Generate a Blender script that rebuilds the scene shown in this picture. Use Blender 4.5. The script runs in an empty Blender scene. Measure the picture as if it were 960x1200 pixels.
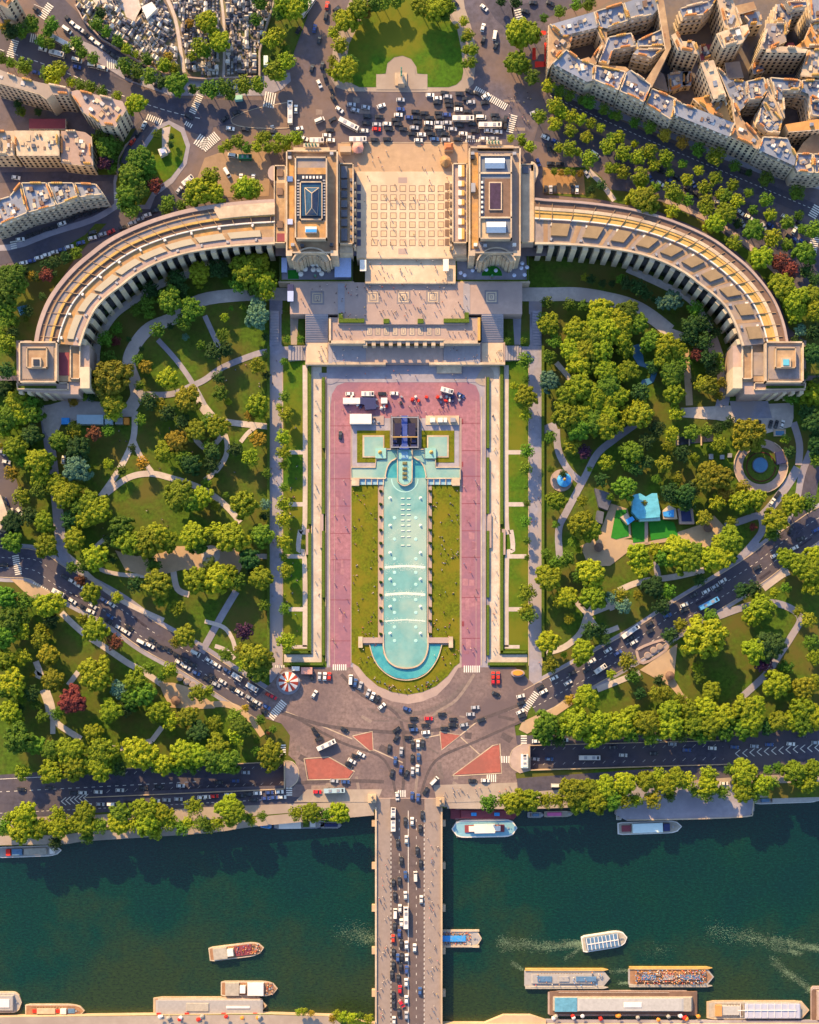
import bpy, bmesh, math, random
from mathutils import Vector, Matrix
from mathutils.geometry import tessellate_polygon
random.seed(7)
S=.45; H=700.0; NX,NY=480.,820.
U=12.0; WZ=-6.0
scene=bpy.context.scene
col=scene.collection
CAM=Vector(((NX-480)*S,(600-NY)*S,H))
def P(px,py,z=0.0):
    gx=(px-480)*S; gy=(600-py)*S; k=1-z/H
    return Vector((CAM.x+(gx-CAM.x)*k, CAM.y+(gy-CAM.y)*k, z))
BND=[(-4000,446),(20,446),(62,440),(68,400),(75,370),(90,345),(115,315),(150,290),(190,275),(240,268),(322,262),(323,300),(641,300),(642,262),(724,268),(774,275),(814,290),(849,315),(874,345),(889,370),(896,400),(902,440),(944,446),(5000,446)]
def yb(px):
    for (a,b),(c,d) in zip(BND,BND[1:]):
        if a<=px<=c: return b+(d-b)*(px-a)/max(c-a,1e-6)
    return 446
def gz(px,py): return U if py<yb(px) else 0.0
# ---------------------------------------------------------------- materials
MATS={}
def mat(name,c,rough=.85,var=.18,sc=.25,metal=0,c2=None,sc2=None,rnd=0.0,bump=0,spec=.3,objc=False,emit=0):
    if name in MATS: return MATS[name]
    m=bpy.data.materials.new(name); m.use_nodes=True; nt=m.node_tree; N=nt.nodes; L=nt.links
    b=N['Principled BSDF']; b.inputs['Roughness'].default_value=rough; b.inputs['Metallic'].default_value=metal
    b.inputs['Specular IOR Level'].default_value=spec
    tc=N.new('ShaderNodeTexCoord'); geo=N.new('ShaderNodeNewGeometry')
    src=tc.outputs['Object'] if objc else geo.outputs['Position']
    n1=N.new('ShaderNodeTexNoise'); n1.inputs['Scale'].default_value=sc; n1.inputs['Detail'].default_value=5; n1.inputs['Roughness'].default_value=.65
    L.new(src,n1.inputs['Vector'])
    r=N.new('ShaderNodeValToRGB'); r.color_ramp.elements[0].position=.3; r.color_ramp.elements[1].position=.72
    a=[max(0,x*(1-var)) for x in c]; d=[x*(1+var) for x in c]
    r.color_ramp.elements[0].color=(*a,1); r.color_ramp.elements[1].color=(*d,1)
    L.new(n1.outputs['Fac'],r.inputs['Fac']); out=r.outputs['Color']
    if c2:
        n2=N.new('ShaderNodeTexNoise'); n2.inputs['Scale'].default_value=sc2 or .03; n2.inputs['Detail'].default_value=6; n2.inputs['Roughness'].default_value=.6
        L.new(src,n2.inputs['Vector'])
        r2=N.new('ShaderNodeValToRGB'); r2.color_ramp.elements[0].position=.42; r2.color_ramp.elements[1].position=.62
        r2.color_ramp.elements[0].color=(0,0,0,1); r2.color_ramp.elements[1].color=(1,1,1,1)
        L.new(n2.outputs['Fac'],r2.inputs['Fac'])
        mx=N.new('ShaderNodeMix'); mx.data_type='RGBA'; L.new(r2.outputs['Color'],mx.inputs['Factor'])
        L.new(out,mx.inputs['A']); mx.inputs['B'].default_value=(*c2,1); out=mx.outputs['Result']
    if rnd:
        oi=N.new('ShaderNodeObjectInfo'); hs=N.new('ShaderNodeHueSaturation')
        mr=N.new('ShaderNodeMapRange'); mr.inputs['To Min'].default_value=1-rnd; mr.inputs['To Max'].default_value=1+rnd
        at=N.new('ShaderNodeAttribute'); at.attribute_name='tv'; sm=N.new('ShaderNodeMath'); sm.operation='ADD'; L.new(oi.outputs['Random'],sm.inputs[0]); L.new(at.outputs['Fac'],sm.inputs[1]); fr=N.new('ShaderNodeMath'); fr.operation='FRACT'; L.new(sm.outputs[0],fr.inputs[0]); L.new(fr.outputs[0],mr.inputs['Value']); L.new(mr.outputs['Result'],hs.inputs['Value'])
        mh=N.new('ShaderNodeMapRange'); mh.inputs['To Min'].default_value=.5-rnd*.06; mh.inputs['To Max'].default_value=.5+rnd*.06
        mm=N.new('ShaderNodeMath'); mm.operation='FRACT'; m3=N.new('ShaderNodeMath'); m3.operation='MULTIPLY'; m3.inputs[1].default_value=17.3
        L.new(fr.outputs[0],m3.inputs[0]); L.new(m3.outputs[0],mm.inputs[0]); L.new(mm.outputs[0],mh.inputs['Value']); L.new(mh.outputs['Result'],hs.inputs['Hue'])
        L.new(out,hs.inputs['Color']); out=hs.outputs['Color']
    L.new(out,b.inputs['Base Color'])
    if bump:
        bp=N.new('ShaderNodeBump'); bp.inputs['Strength'].default_value=bump; bp.inputs['Distance'].default_value=.3
        L.new(n1.outputs['Fac'],bp.inputs['Height']); L.new(bp.outputs['Normal'],b.inputs['Normal'])
    MATS[name]=m; return m
asphalt=mat('asphalt',(.105,.085,.092),.9,.25,.35,c2=(.15,.115,.112),sc2=.02)
asphalt_dark=mat('asphalt_dark',(.064,.064,.100),.85,.3,.4,c2=(.10,.088,.108),sc2=.03)  # bluish tint of shade put into the road colour
asphalt_u=mat('asphalt_upper',(.105,.098,.135),.9,.3,.35,c2=(.19,.135,.11),sc2=.015)  # upper roads carry the same blue shade tint in their colour
cobble=mat('cobbles',(.21,.158,.155),.9,.35,.6,c2=(.125,.098,.11),sc2=.025)
pave=mat('paving',(.36,.31,.27),.85,.12,.3,c2=(.30,.25,.22),sc2=.05)
pave_g=mat('grey_paving',(.32,.31,.37),.85,.18,.3,c2=(.24,.23,.29),sc2=.05)
allee=mat('allee_gravel',(.27,.275,.36),.9,.18,.4,c2=(.33,.29,.30),sc2=.04)
gravel=mat('white_gravel',(.54,.48,.42),.9,.2,.5,c2=(.44,.38,.33),sc2=.1)
path_m=mat('path_gravel',(.52,.47,.44),.9,.18,.4,c2=(.43,.38,.37),sc2=.06)
sand=mat('sand',(.46,.34,.22),.95,.12,.3,c2=(.38,.29,.21),sc2=.05)
stone=mat('stone',(.50,.39,.27),.8,.14,.25,c2=(.42,.32,.22),sc2=.05)
stone_l=mat('light_stone',(.56,.46,.34),.8,.24,.35,c2=(.41,.33,.25),sc2=.08)
stone_p=mat('pinkish_stone',(.40,.31,.28),.8,.14,.3,c2=(.34,.265,.25),sc2=.06)
parvis_m=mat('parvis_stone',(.62,.50,.37),.8,.12,.3,c2=(.52,.40,.29),sc2=.06)
roof_tan=mat('tan_roof',(.40,.285,.175),.85,.28,.35,c2=(.29,.19,.12),sc2=.09)
roof_or=mat('ochre_roof',(.47,.27,.10),.85,.3,.35,c2=(.34,.22,.13),sc2=.1)
roof_grey=mat('grey_roof',(.24,.215,.225),.8,.25,.35,c2=(.32,.26,.22),sc2=.1)
roof_brown=mat('brown_roof',(.17,.11,.085),.7,.2,.3)
roof_beige=mat('beige_skylight',(.42,.38,.29),.6,.06,.3)
zinc=mat('zinc',(.20,.235,.32),.45,.2,.3,metal=.25,c2=(.28,.31,.38),sc2=.08,rnd=.12)
zinc_d=mat('slate',(.10,.11,.15),.5,.2,.5,rnd=.1)
cream=mat('cream_wall',(.54,.46,.34),.85,.12,.3,rnd=.1)
white=mat('white_paint',(.72,.70,.67),.6,.06,.3)
gold=mat('sunny_ochre',(.52,.34,.11),.8,.2,.4)
glass_d=mat('dark_glass',(.03,.035,.05),.15,.1,1,spec=.6)
glass_b=mat('blue_glass',(.06,.19,.36),.2,.15,.4,spec=.6)
grass=mat('grass',(.056,.115,.008),.95,.5,.5,c2=(.10,.095,.020),sc2=.045)
lawn=mat('lawn',(.050,.130,.005),.95,.35,.6,c2=(.13,.145,.010),sc2=.04)
lawn_y=mat('esplanade_lawn',(.105,.135,.004),.95,.5,.9,c2=(.165,.150,.008),sc2=.09)
hedge_m=mat('hedge_leaves',(.075,.125,.012),.9,.4,1.5,bump=.6)
pink=mat('pink_asphalt',(.32,.150,.190),.85,.25,.5,c2=(.235,.120,.180),sc2=.035)
redp=mat('red_paving',(.36,.11,.09),.85,.22,.5,c2=(.28,.10,.085),sc2=.08)
pool_m=mat('pool_water',(.16,.37,.37),.2,.14,.15,c2=(.33,.46,.40),sc2=.035,spec=.5)
pool_b=mat('deep_pool_water',(.03,.27,.38),.15,.2,.2,c2=(.10,.40,.40),sc2=.05,spec=.5)
foam=mat('foam',(.62,.72,.64),.6,.15,1)
mark=mat('road_paint',(.72,.70,.66),.8,.15,1.2)
bark=mat('bark',(.12,.085,.06),.95,.2,1)
tyre=mat('tyre_rubber',(.02,.02,.02),.9,.05,1)
wood=mat('deck_wood',(.30,.17,.10),.8,.2,.6)
maroon=mat('maroon',(.22,.05,.07),.7,.1,.5)
redc=mat('red_cloth',(.65,.03,.02),.7,.05,.5)
bluec=mat('blue_cloth',(.04,.30,.75),.6,.1,.5)
navy=mat('navy_cloth',(.03,.04,.13),.7,.1,.5)
green_art=mat('artificial_grass',(.02,.20,.02),.9,.15,.6)
metal=mat('grey_metal',(.4,.41,.44),.4,.08,.5,metal=.5)
orange=mat('orange_cloth',(.75,.28,.04),.7,.08,.5)
bronze=mat('verdigris_bronze',(.12,.30,.22),.6,.15,.8)
stair_m=mat('stair_stone',(.30,.29,.33),.85,.1,.3)
leafm={}
for k,c in dict(y=(.165,.222,.005),g=(.070,.148,.007),d=(.020,.062,.010),m=(.15,.165,.006),b=(.08,.18,.12),r=(.12,.035,.022),o=(.26,.18,.012),p=(.05,.015,.05)).items():
    leafm[k]=mat('leaves_'+k,c,.8,.45,.9,rnd=.34,objc=False)
# ---------------------------------------------------------------- mesh helpers
def link(name,me,m,parent=None):
    o=bpy.data.objects.new(name,me); col.objects.link(o)
    if m is not None:
        for x in (m if isinstance(m,(list,tuple)) else [m]): me.materials.append(x)
    if parent is not None: o.parent=parent
    return o
class MB:
    def __init__(s): s.v=[]; s.f=[]; s.mi=[]
    def add(s,v,f,mi=0):
        n=len(s.v); s.v+=[tuple(x) for x in v]; s.f+=[tuple(i+n for i in q) for q in f]; s.mi+=[mi]*len(f)
    def prism(s,top,z0,mi=0,cap=True,bottom=None,side=True):
        """top: list of Vectors (any z); drops to z0 straight below"""
        top=[Vector(t) for t in top]
        ar=sum(a.x*b.y-b.x*a.y for a,b in zip(top,top[1:]+top[:1]))
        if ar<0: top=top[::-1]
        n=len(top); v=list(top)+[Vector((t.x,t.y,z0)) for t in top]
        f=[]
        if cap: f.append(tuple(range(n)))
        if side: f+=[(i,n+i,n+(i+1)%n,(i+1)%n) for i in range(n)]
        s.add(v,f,mi)
    def box(s,c,size,ang=0,mi=0,taper=1.0):
        ca,sa=math.cos(ang),math.sin(ang); v=[]
        for z,k in ((0,1),(1,taper)):
            for x,y in ((-1,-1),(1,-1),(1,1),(-1,1)):
                X=x*size[0]/2*k; Y=y*size[1]/2*k
                v.append((c[0]+X*ca-Y*sa,c[1]+X*sa+Y*ca,c[2]+z*size[2]))
        s.add(v,[(3,2,1,0),(4,5,6,7),(0,1,5,4),(1,2,6,5),(2,3,7,6),(3,0,4,7)],mi)
    def cyl(s,c,r0,r1,h,n=12,mi=0,cap=True):
        v=[(c[0]+r0*math.cos(2*math.pi*i/n),c[1]+r0*math.sin(2*math.pi*i/n),c[2]) for i in range(n)]
        if r1<1e-4:
            v.append((c[0],c[1],c[2]+h)); f=[(i,(i+1)%n,n) for i in range(n)]
        else:
            v+=[(c[0]+r1*math.cos(2*math.pi*i/n),c[1]+r1*math.sin(2*math.pi*i/n),c[2]+h) for i in range(n)]
            f=[(i,(i+1)%n,n+(i+1)%n,n+i) for i in range(n)]
            if cap: f.append(tuple(range(n,2*n)))
        f.append(tuple(range(n))[::-1]); s.add(v,f,mi)
    def ball(s,c,r,n=8,m=5,mi=0,sz=1):
        v=[(c[0],c[1],c[2]+r*sz)]
        for j in range(1,m):
            t=math.pi*j/m
            for i in range(n):
                a=2*math.pi*i/n; v.append((c[0]+r*math.sin(t)*math.cos(a),c[1]+r*math.sin(t)*math.sin(a),c[2]+r*sz*math.cos(t)))
        v.append((c[0],c[1],c[2]-r*sz)); f=[(0,1+i,1+(i+1)%n) for i in range(n)]
        for j in range(m-2):
            for i in range(n):
                a=1+j*n+i; b=1+j*n+(i+1)%n; f.append((a,a+n,b+n,b))
        e=len(v)-1; f+=[(e,e-n+(i+1)%n,e-n+i) for i in range(n)]
        s.add(v,f,mi)
    def build(s,name,m,parent=None):
        me=bpy.data.meshes.new(name); me.from_pydata(s.v,[],s.f)
        if isinstance(m,(list,tuple)): me.polygons.foreach_set('material_index',s.mi)
        o=link(name,me,m,parent); me.update()
        if isinstance(m,(list,tuple)) : me.polygons.foreach_set('material_index',s.mi)
        return o
def tag(o,label=None,cat=None,group=None,kind=None):
    if label: o['label']=label
    if cat: o['category']=cat
    if group: o['group']=group
    if kind: o['kind']=kind
    return o
def empty(name,loc,rz=0):
    o=bpy.data.objects.new(name,None); o.empty_display_size=.5; col.objects.link(o); o.location=loc; o.rotation_euler=(0,0,rz); return o
def rootmesh(o,base):
    """parent mesh made in world space under empty at base"""
    return o
def flat(name,pts,z,m,holes=(),kind='structure',parent=None,side=0):
    """sheet from px outline at height z, holes supported"""
    loops=[[P(x,y,z) for x,y in pts]]+[[P(x,y,z) for x,y in h] for h in holes]
    tris=tessellate_polygon(loops); vs=[v for l in loops for v in l]
    me=bpy.data.meshes.new(name)
    f=[]
    for t in tris:
        a,b,c=[vs[i] for i in t]
        f.append(t if (b-a).cross(c-a).z>0 else t[::-1])
    if side:
        n0=len(vs); vv=vs+[Vector((v.x,v.y,z-side)) for v in vs]; k=0
        for l in loops:
            n=len(l)
            for i in range(n): f.append((k+i,n0+k+i,n0+k+(i+1)%n,k+(i+1)%n))
            k+=n
        vs=vv
    me.from_pydata([tuple(v) for v in vs],[],f); me.update()
    o=link(name,me,m,parent)
    if kind: o['kind']=kind
    return o
def smooth(pts,n=6,closed=False):
    out=[]; m=len(pts)
    rng=range(m) if closed else range(m-1)
    for i in rng:
        g=lambda j:pts[j%m] if closed else pts[min(max(j,0),m-1)]
        p0,p1,p2,p3=g(i-1),g(i),g(i+1),g(i+2)
        for k in range(n):
            t=k/n
            out.append(tuple(.5*((2*p1[d])+(-p0[d]+p2[d])*t+(2*p0[d]-5*p1[d]+4*p2[d]-p3[d])*t*t+(-p0[d]+3*p1[d]-3*p2[d]+p3[d])*t**3) for d in (0,1)))
    if not closed: out.append(tuple(pts[-1]))
    return out
def offs(pts,d):
    """offset polyline (px) to its left by d"""
    o=[]
    for i,p in enumerate(pts):
        a=pts[max(i-1,0)]; b=pts[min(i+1,len(pts)-1)]
        tx,ty=b[0]-a[0],b[1]-a[1]; l=math.hypot(tx,ty) or 1
        o.append((p[0]-ty/l*d,p[1]+tx/l*d))
    return o
def ribbon(name,pts,w,z,m,n=5,kind='structure',thick=0,parent=None):
    sp=smooth(pts,n) if n>1 else pts
    a=offs(sp,w/2); b=offs(sp,-w/2); k=len(sp)
    zz=(lambda i:z[0]+(z[1]-z[0])*i/(k-1)) if isinstance(z,tuple) else (lambda i:z)
    v=[P(*a[i],zz(i)) for i in range(k)]+[P(*b[i],zz(i)) for i in range(k)]
    f=[(i,i+1,k+i+1,k+i) for i in range(k-1)]
    if thick:
        v+=[Vector((q.x,q.y,q.z-thick)) for q in v]
        f+=[(i+1,i,2*k+i,2*k+i+1) for i in range(k-1)]+[(k+i,k+i+1,3*k+i+1,3*k+i) for i in range(k-1)]
        f+=[(0,k,3*k,2*k),(2*k-1,k-1,3*k-1,4*k-1)]
    me=bpy.data.meshes.new(name); me.from_pydata([tuple(q) for q in v],[],f); me.update()
    o=link(name,me,m,parent)
    if kind: o['kind']=kind
    return o
def slab(name,pts,zt,zb,m,parent=None,kind=None):
    b=MB(); b.prism([P(x,y,zt) for x,y in pts],zb); o=b.build(name,m,parent)
    if kind:o['kind']=kind
    return o
def rect(x0,y0,x1,y1): return [(x0,y0),(x1,y0),(x1,y1),(x0,y1)]
def circ(cx,cy,r,n=32,a0=0,a1=360): 
    return [(cx+r*math.cos(math.radians(a0+(a1-a0)*i/(n-(0 if a1-a0==360 else 1)))),cy+r*math.sin(math.radians(a0+(a1-a0)*i/(n-(0 if a1-a0==360 else 1))))) for i in range(n)]
def ptin(x,y,poly):
    c=False; j=len(poly)-1
    for i in range(len(poly)):
        a,b=poly[i],poly[j]
        if (a[1]>y)!=(b[1]>y) and x<(b[0]-a[0])*(y-a[1])/(b[1]-a[1])+a[0]: c=not c
        j=i
    return c
def cpy(root,loc,rz=0,sc=None):
    r=root.copy(); col.objects.link(r); r.location=loc; r.rotation_euler=(0,0,rz)
    if sc is not None: r.scale=sc
    for ch in root.children:
        c=ch.copy(); col.objects.link(c); c.parent=r
        for g in ch.children:
            d=g.copy(); col.objects.link(d); d.parent=c
    return r
ORD=lambda n:str(n)+('th' if 10<=n%100<=20 else {1:'st',2:'nd',3:'rd'}.get(n%10,'th'))
REG=[]
def reg(o,px,py,phrase,where,cat,group,one=None): REG.append((o,px,py,phrase,where,cat,group,one or cat))
def finish_labels():
    g={}
    for r in REG: g.setdefault((r[3],r[4]),[]).append(r)
    for (ph,wh),L in g.items():
        xs=[r[1] for r in L]; ys=[r[2] for r in L]
        hor=(max(xs)-min(xs))>=(max(ys)-min(ys))*.8
        L.sort(key=lambda r:(r[1],r[2]) if hor else (r[2],r[1]))
        for i,r in enumerate(L):
            t=f'{ph} {wh}'
            if len(L)>1:
                e='left' if hor else 'top'; e2='right' if hor else 'bottom'; k=i+1; kk=len(L)-i
                if k<=kk: t+=f', {"" if k==1 else ORD(k)+" "}{"leftmost" if k==1 and hor else "topmost" if k==1 else "from the "+e}'
                else: t+=f', {"" if kk==1 else ORD(kk)+" "}{"rightmost" if kk==1 and hor else "lowest" if kk==1 else "from the "+e2}'
            tag(r[0],t,r[5],r[6])
LM=[(30,60,'in the top left street'),(110,60,'on the avenue beside the cemetery'),(200,100,'along the cemetery wall'),(230,30,'inside the cemetery'),(280,20,'on the cemetery edge'),(75,110,'above the pale left block'),(120,175,'behind the terraced block'),(165,210,'in the small rounded park'),(215,225,'by the street left of the palace'),(290,170,'left of the left palace block'),(320,70,'at the cemetery corner'),(330,10,'at the top of the avenue'),(400,30,'left of the round lawn'),(400,85,'at the lower left of the round lawn'),(480,5,'above the round lawn'),(552,60,'right of the round lawn'),(430,130,'in the square left of the statue'),(520,135,'in the square below the statue'),(570,150,'on the right of the square'),(560,20,'on the upper right street'),(610,50,'by the red awnings'),(625,85,'below the red awnings'),(670,10,'above the long zinc roofed block'),(600,170,'right of the right palace block'),(660,130,'at the start of the tree lined boulevard'),(700,150,'along the boulevard below the long block'),(750,180,'in the middle of the boulevard'),(810,210,'further along the boulevard'),(860,225,'towards the far end of the boulevard'),(925,240,'at the right end of the boulevard'),(900,270,'beside the parked cars at right edge'),(850,255,'above the right wing'),(760,240,'just above the right wing roof'),(920,330,'outside the curve of right wing'),(940,370,'near the right edge by the right wing'),(20,340,'near left edge by the left wing'),(60,310,'outside the curve of left wing'),(60,270,'on the diagonal street at left'),(150,262,'on the street above the left wing'),(15,400,'beside the left end pavilion'),(20,480,'below the left end pavilion'),(125,445,'beside the foot of left wing'),(150,400,'inside the curve of left wing'),(200,350,'under the middle of left wing'),(225,380,'beside the pale curving path'),(190,445,'on the small lawn in left garden'),(220,470,'above the left garden lawn'),(290,330,'by the left palace terrace'),(300,375,'by the blue spruce'),(260,400,'on the lawn left of terrace stairs'),(265,460,'beside the top of left allee'),(110,510,'near the red leaved tree in left garden'),(60,545,'beside the left service lane'),(20,600,'by the street at left edge'),(30,630,'at the left edge above the boulevard'),(100,600,'left of the wide left garden lawn'),(170,625,'below the wide left garden lawn'),(210,580,'right of the wide left garden lawn'),(210,510,'in the middle of left garden'),(260,510,'near the curling path in left garden'),(290,590,'near the blue conifer in left garden'),(250,650,'around the sandy playground'),(270,685,'below the sandy playground'),(190,680,'left of the lower playground path'),(105,690,'above the left curving boulevard'),(332,500,'in the upper row beside the left allee'),(332,600,'in the middle row beside the left allee'),(333,700,'in the lower row beside the left allee'),(20,720,'in the left corner below boulevard'),(30,800,'at left edge of the lower left garden'),(110,740,'beside the path under the boulevard'),(85,820,'near the brown tree in lower left garden'),(130,800,'in the middle of lower left garden'),(165,810,'right of the middle of lower left garden'),(210,840,'near the sandy spot in lower left garden'),(280,770,'at the foot of the left garden'),(240,735,'on the right bank of left boulevard'),(290,850,'by the red and white carousel corner'),(30,870,'at the left of the quay tree belt'),(100,895,'in the left quay tree belt'),(190,890,'in the middle of left quay tree belt'),(260,885,'at the right of left quay tree belt'),(40,965,'on the lower left riverbank'),(120,960,'on the left riverbank'),(200,955,'on the riverbank below the quay'),(280,950,'on the riverbank near the left bridge end'),(380,952,'beside the left end of the bridge'),(620,500,'in the upper row beside the right allee'),(617,620,'in the middle row beside the right allee'),(617,720,'in the lower row beside the right allee'),(645,400,'beside the right terrace stairs'),(690,400,'in the big tree mass of right garden'),(720,440,'in the middle of the right tree mass'),(690,480,'at the foot of the right tree mass'),(650,450,'at the top of right allee'),(780,420,'near the curving pond of right garden'),(820,390,'under the middle of right wing'),(760,340,'under the start of right wing'),(835,450,'beside the foot of right wing'),(950,470,'beside the right end pavilion'),(660,570,'near the blue carousel'),(690,620,'left of the right sandy path'),(650,670,'below the blue carousel'),(700,680,'below the right sandy path'),(750,530,'above the blue aquarium roof'),(780,560,'right of the blue aquarium roof'),(840,510,'left of the round fountain'),(850,580,'below left of the round fountain'),(925,545,'right of the round fountain'),(910,600,'near the fork of right boulevard'),(800,650,'below the blue aquarium roof'),(750,700,'above the right curving boulevard'),(935,660,'right of the boulevard fork'),(880,710,'at the top of lower right garden'),(660,760,'at the foot of the right garden'),(825,750,'at the big round tree of lower right garden'),(900,770,'on the right path of lower right garden'),(760,800,'by the triangular plaza'),(690,840,'left of the lower right garden'),(650,860,'by the right traffic island'),(720,855,'in the right quay tree belt'),(810,850,'in the middle of right quay tree belt'),(900,840,'at the right of right quay tree belt'),(610,940,'beside the right end of the bridge'),(690,930,'on the right riverbank'),(780,925,'on the riverbank above the quay platform'),(870,915,'on the riverbank near right edge'),(940,905,'on the riverbank at right edge'),(100,720,'on the upper left boulevard'),(190,770,'on the middle of left boulevard'),(270,810,'on the lower end of left boulevard'),(390,790,'beside the red and white carousel'),(430,800,'along the left of fountain tip'),(400,860,'in the left of the big junction'),(480,840,'in the top of the big junction'),(490,880,'in the centre of the big junction'),(560,840,'in the right of the big junction'),(440,890,'around the left red traffic island'),(600,890,'around the right red traffic island'),(640,800,'on the lower end of right boulevard'),(710,760,'on the middle of right boulevard'),(830,700,'on the upper right boulevard'),(100,925,'on the left quay road'),(250,905,'in the left underpass'),(260,935,'on the quay road above the left bank'),(650,885,'in the right underpass'),(820,880,'on the right quay road'),(472,980,'at the top of the bridge'),(472,1050,'on the upper half of the bridge'),(472,1110,'on the middle of the bridge'),(472,1170,'at the bottom of the bridge'),(492,1000,'on the right lane of the bridge'),(492,1120,'on the lower right lane of the bridge')]
def near(px,py): return min(LM,key=lambda l:(l[0]-px)**2+(l[1]-py)**2)[2]
# ================================================================= SETTING
BIG=3500
trL=[(100,903),(333,893),(333,924),(100,934)]
trR=[(621,874),(855,868),(855,895),(621,902)]
# lower ground sheet with river and underpass holes
river=[(-3400,1010),(0,991),(72,990),(105,985),(240,977),(300,968),(440,952),(520,947),(640,947),(760,940),(960,934),(3400,900),(3400,1201),(818,1201),(600,1201),(560,1200),(440,1200),(395,1191),(300,1188),(0,1192),(-3400,1194)]
bl=[(x,y) for x,y in BND if x>-3000 and x<4000]
low_out=[(-BIG,446)]+bl+[(BIG,446),(BIG,BIG),(-BIG,BIG)]
def eqz(pts,z): # px outline at z of the same plan as z=0 outline
    return pts
flat('ground',low_out,0,grass,holes=[river,trL,trR])
flat('upper_ground',[(-BIG,-BIG),(BIG,-BIG),(BIG,446)]+[(x,y) for x,y in bl[::-1]]+[(-BIG,446)],U,asphalt_u)
# terrain face between the levels (garden retaining wall)
b=MB(); L=[(-BIG,446)]+bl+[(BIG,446)]
for (a,c),(d,e) in zip(L,L[1:]):
    p=P(a,c,U);q=P(d,e,U);r=P(a,c,0);s=P(d,e,0); b.add([p,q,s,r],[(3,2,1,0)])
o=b.build('hillside',stone); o['kind']='structure'
# river water
def water():
    m=bpy.data.materials.new('river_water'); m.use_nodes=True; N=m.node_tree.nodes; L=m.node_tree.links; bs=N['Principled BSDF']
    geo=N.new('ShaderNodeNewGeometry'); bs.inputs['Roughness'].default_value=.1; bs.inputs['Specular IOR Level'].default_value=.6
    def noise(sc,det=6,r=.6,sx=1,sy=1):
        mp=N.new('ShaderNodeMapping'); mp.inputs['Scale'].default_value=(sx,sy,1); L.new(geo.outputs['Position'],mp.inputs['Vector'])
        n=N.new('ShaderNodeTexNoise'); n.inputs['Scale'].default_value=sc; n.inputs['Detail'].default_value=det; n.inputs['Roughness'].default_value=r
        L.new(mp.outputs[0],n.inputs['Vector']); return n
    sp=N.new('ShaderNodeSeparateXYZ'); L.new(geo.outputs['Position'],sp.inputs[0])
    mr=N.new('ShaderNodeMapRange'); mr.inputs['From Min'].default_value=-160; mr.inputs['From Max'].default_value=-265; L.new(sp.outputs['Y'],mr.inputs['Value'])
    n=noise(.022,5,.6); ad=N.new('ShaderNodeMath'); ad.operation='MULTIPLY_ADD'; ad.inputs[1].default_value=2.2; ad.inputs[2].default_value=-1.1
    L.new(n.outputs['Fac'],ad.inputs[0]); a2=N.new('ShaderNodeMath'); a2.operation='ADD'; a2.use_clamp=True; L.new(ad.outputs[0],a2.inputs[0]); L.new(mr.outputs[0],a2.inputs[1])
    cr=N.new('ShaderNodeValToRGB'); cr.color_ramp.elements[0].color=(.0008,.020,.016,1); cr.color_ramp.elements[1].color=(.015,.030,.006,1)
    e=cr.color_ramp.elements.new(.45); e.color=(.0014,.025,.014,1); L.new(a2.outputs[0],cr.inputs['Fac'])
    n3=noise(.5,4,.7,1,2.2); r3=N.new('ShaderNodeMapRange'); r3.inputs['From Min'].default_value=.3; r3.inputs['From Max'].default_value=.75; r3.inputs['To Min'].default_value=.6; r3.inputs['To Max'].default_value=1.9
    L.new(n3.outputs['Fac'],r3.inputs['Value']); mu=N.new('ShaderNodeVectorMath'); mu.operation='SCALE'; L.new(cr.outputs['Color'],mu.inputs[0]); L.new(r3.outputs[0],mu.inputs['Scale'])
    L.new(mu.outputs[0],bs.inputs['Base Color'])
    bp=N.new('ShaderNodeBump'); bp.inputs['Strength'].default_value=.8; bp.inputs['Distance'].default_value=.25; n4=noise(.9,6,.7,1,1.8); L.new(n4.outputs['Fac'],bp.inputs['Height']); L.new(bp.outputs[0],bs.inputs['Normal'])
    return m
wm=water()
def plan(pts): return [P(x,y,0) for x,y in pts]
b=MB(); w=[Vector((v.x,v.y,WZ)) for v in plan([(-BIG,900),(BIG,860),(BIG,1260),(-BIG,1260)])]; b.add(w,[(3,2,1,0)]); o=b.build('river',wm); o['kind']='structure'
# quay walls
def wallline(name,pts,z1,z0,m,label,closed=False,flip=False,th=.0):
    b=MB(); q=plan(pts)
    for a,c in zip(q,q[1:]):
        b.add([(a.x,a.y,z1),(c.x,c.y,z1),(c.x,c.y,z0),(a.x,a.y,z0)],[(0,1,2,3)])
    o=b.build(name,m); tag(o,label,'wall'); return o
wallline('quay_wall',river[:7],.02,WZ-2,stone,'stone quay wall along the river left of the bridge')
wallline('quay_wall',river[7:12],.02,WZ-2,stone,'stone quay wall along the river right of the bridge')
wallline('quay_wall',river[12:],.02,WZ-2,stone,'stone quay wall at the bottom edge of the picture')
# lower quays (walkway strips beside river)
ribbon('lower_quay',[(-200,992),(0,985),(72,984),(105,980),(240,971),(300,963),(438,950)],11,.06,pave,5)
ribbon('lower_quay',[(524,943),(640,943),(760,936),(900,930)],9,.06,pave,5)
slab('quay_platform',[(730,912),(884,921),(884,950),(878,957),(735,962),(722,955)],.5,WZ-1,pave_g); tag(bpy.data.objects['quay_platform'],'grey concrete quay platform jutting into the river at right','quay')
ribbon('kerb',[(735,961),(800,960),(874,957),(882,951),(884,930)],1.4,.75,stone_l,3,thick=.3)
slab('lower_quay',[(640,1195),(830,1196),(960,1196),(1100,1196),(1100,1300),(640,1300)],-3.5,WZ-1,pave_g,kind='structure')
slab('lower_quay',[(566,1200),(590,1190),(622,1190),(640,1196),(640,1300),(566,1300)],-2,WZ-1,stone,kind='structure')
flat('left_bank_path',[(-100,1193),(300,1189),(388,1191),(400,1200),(400,1300),(-100,1300)],.08,pave)
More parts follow.
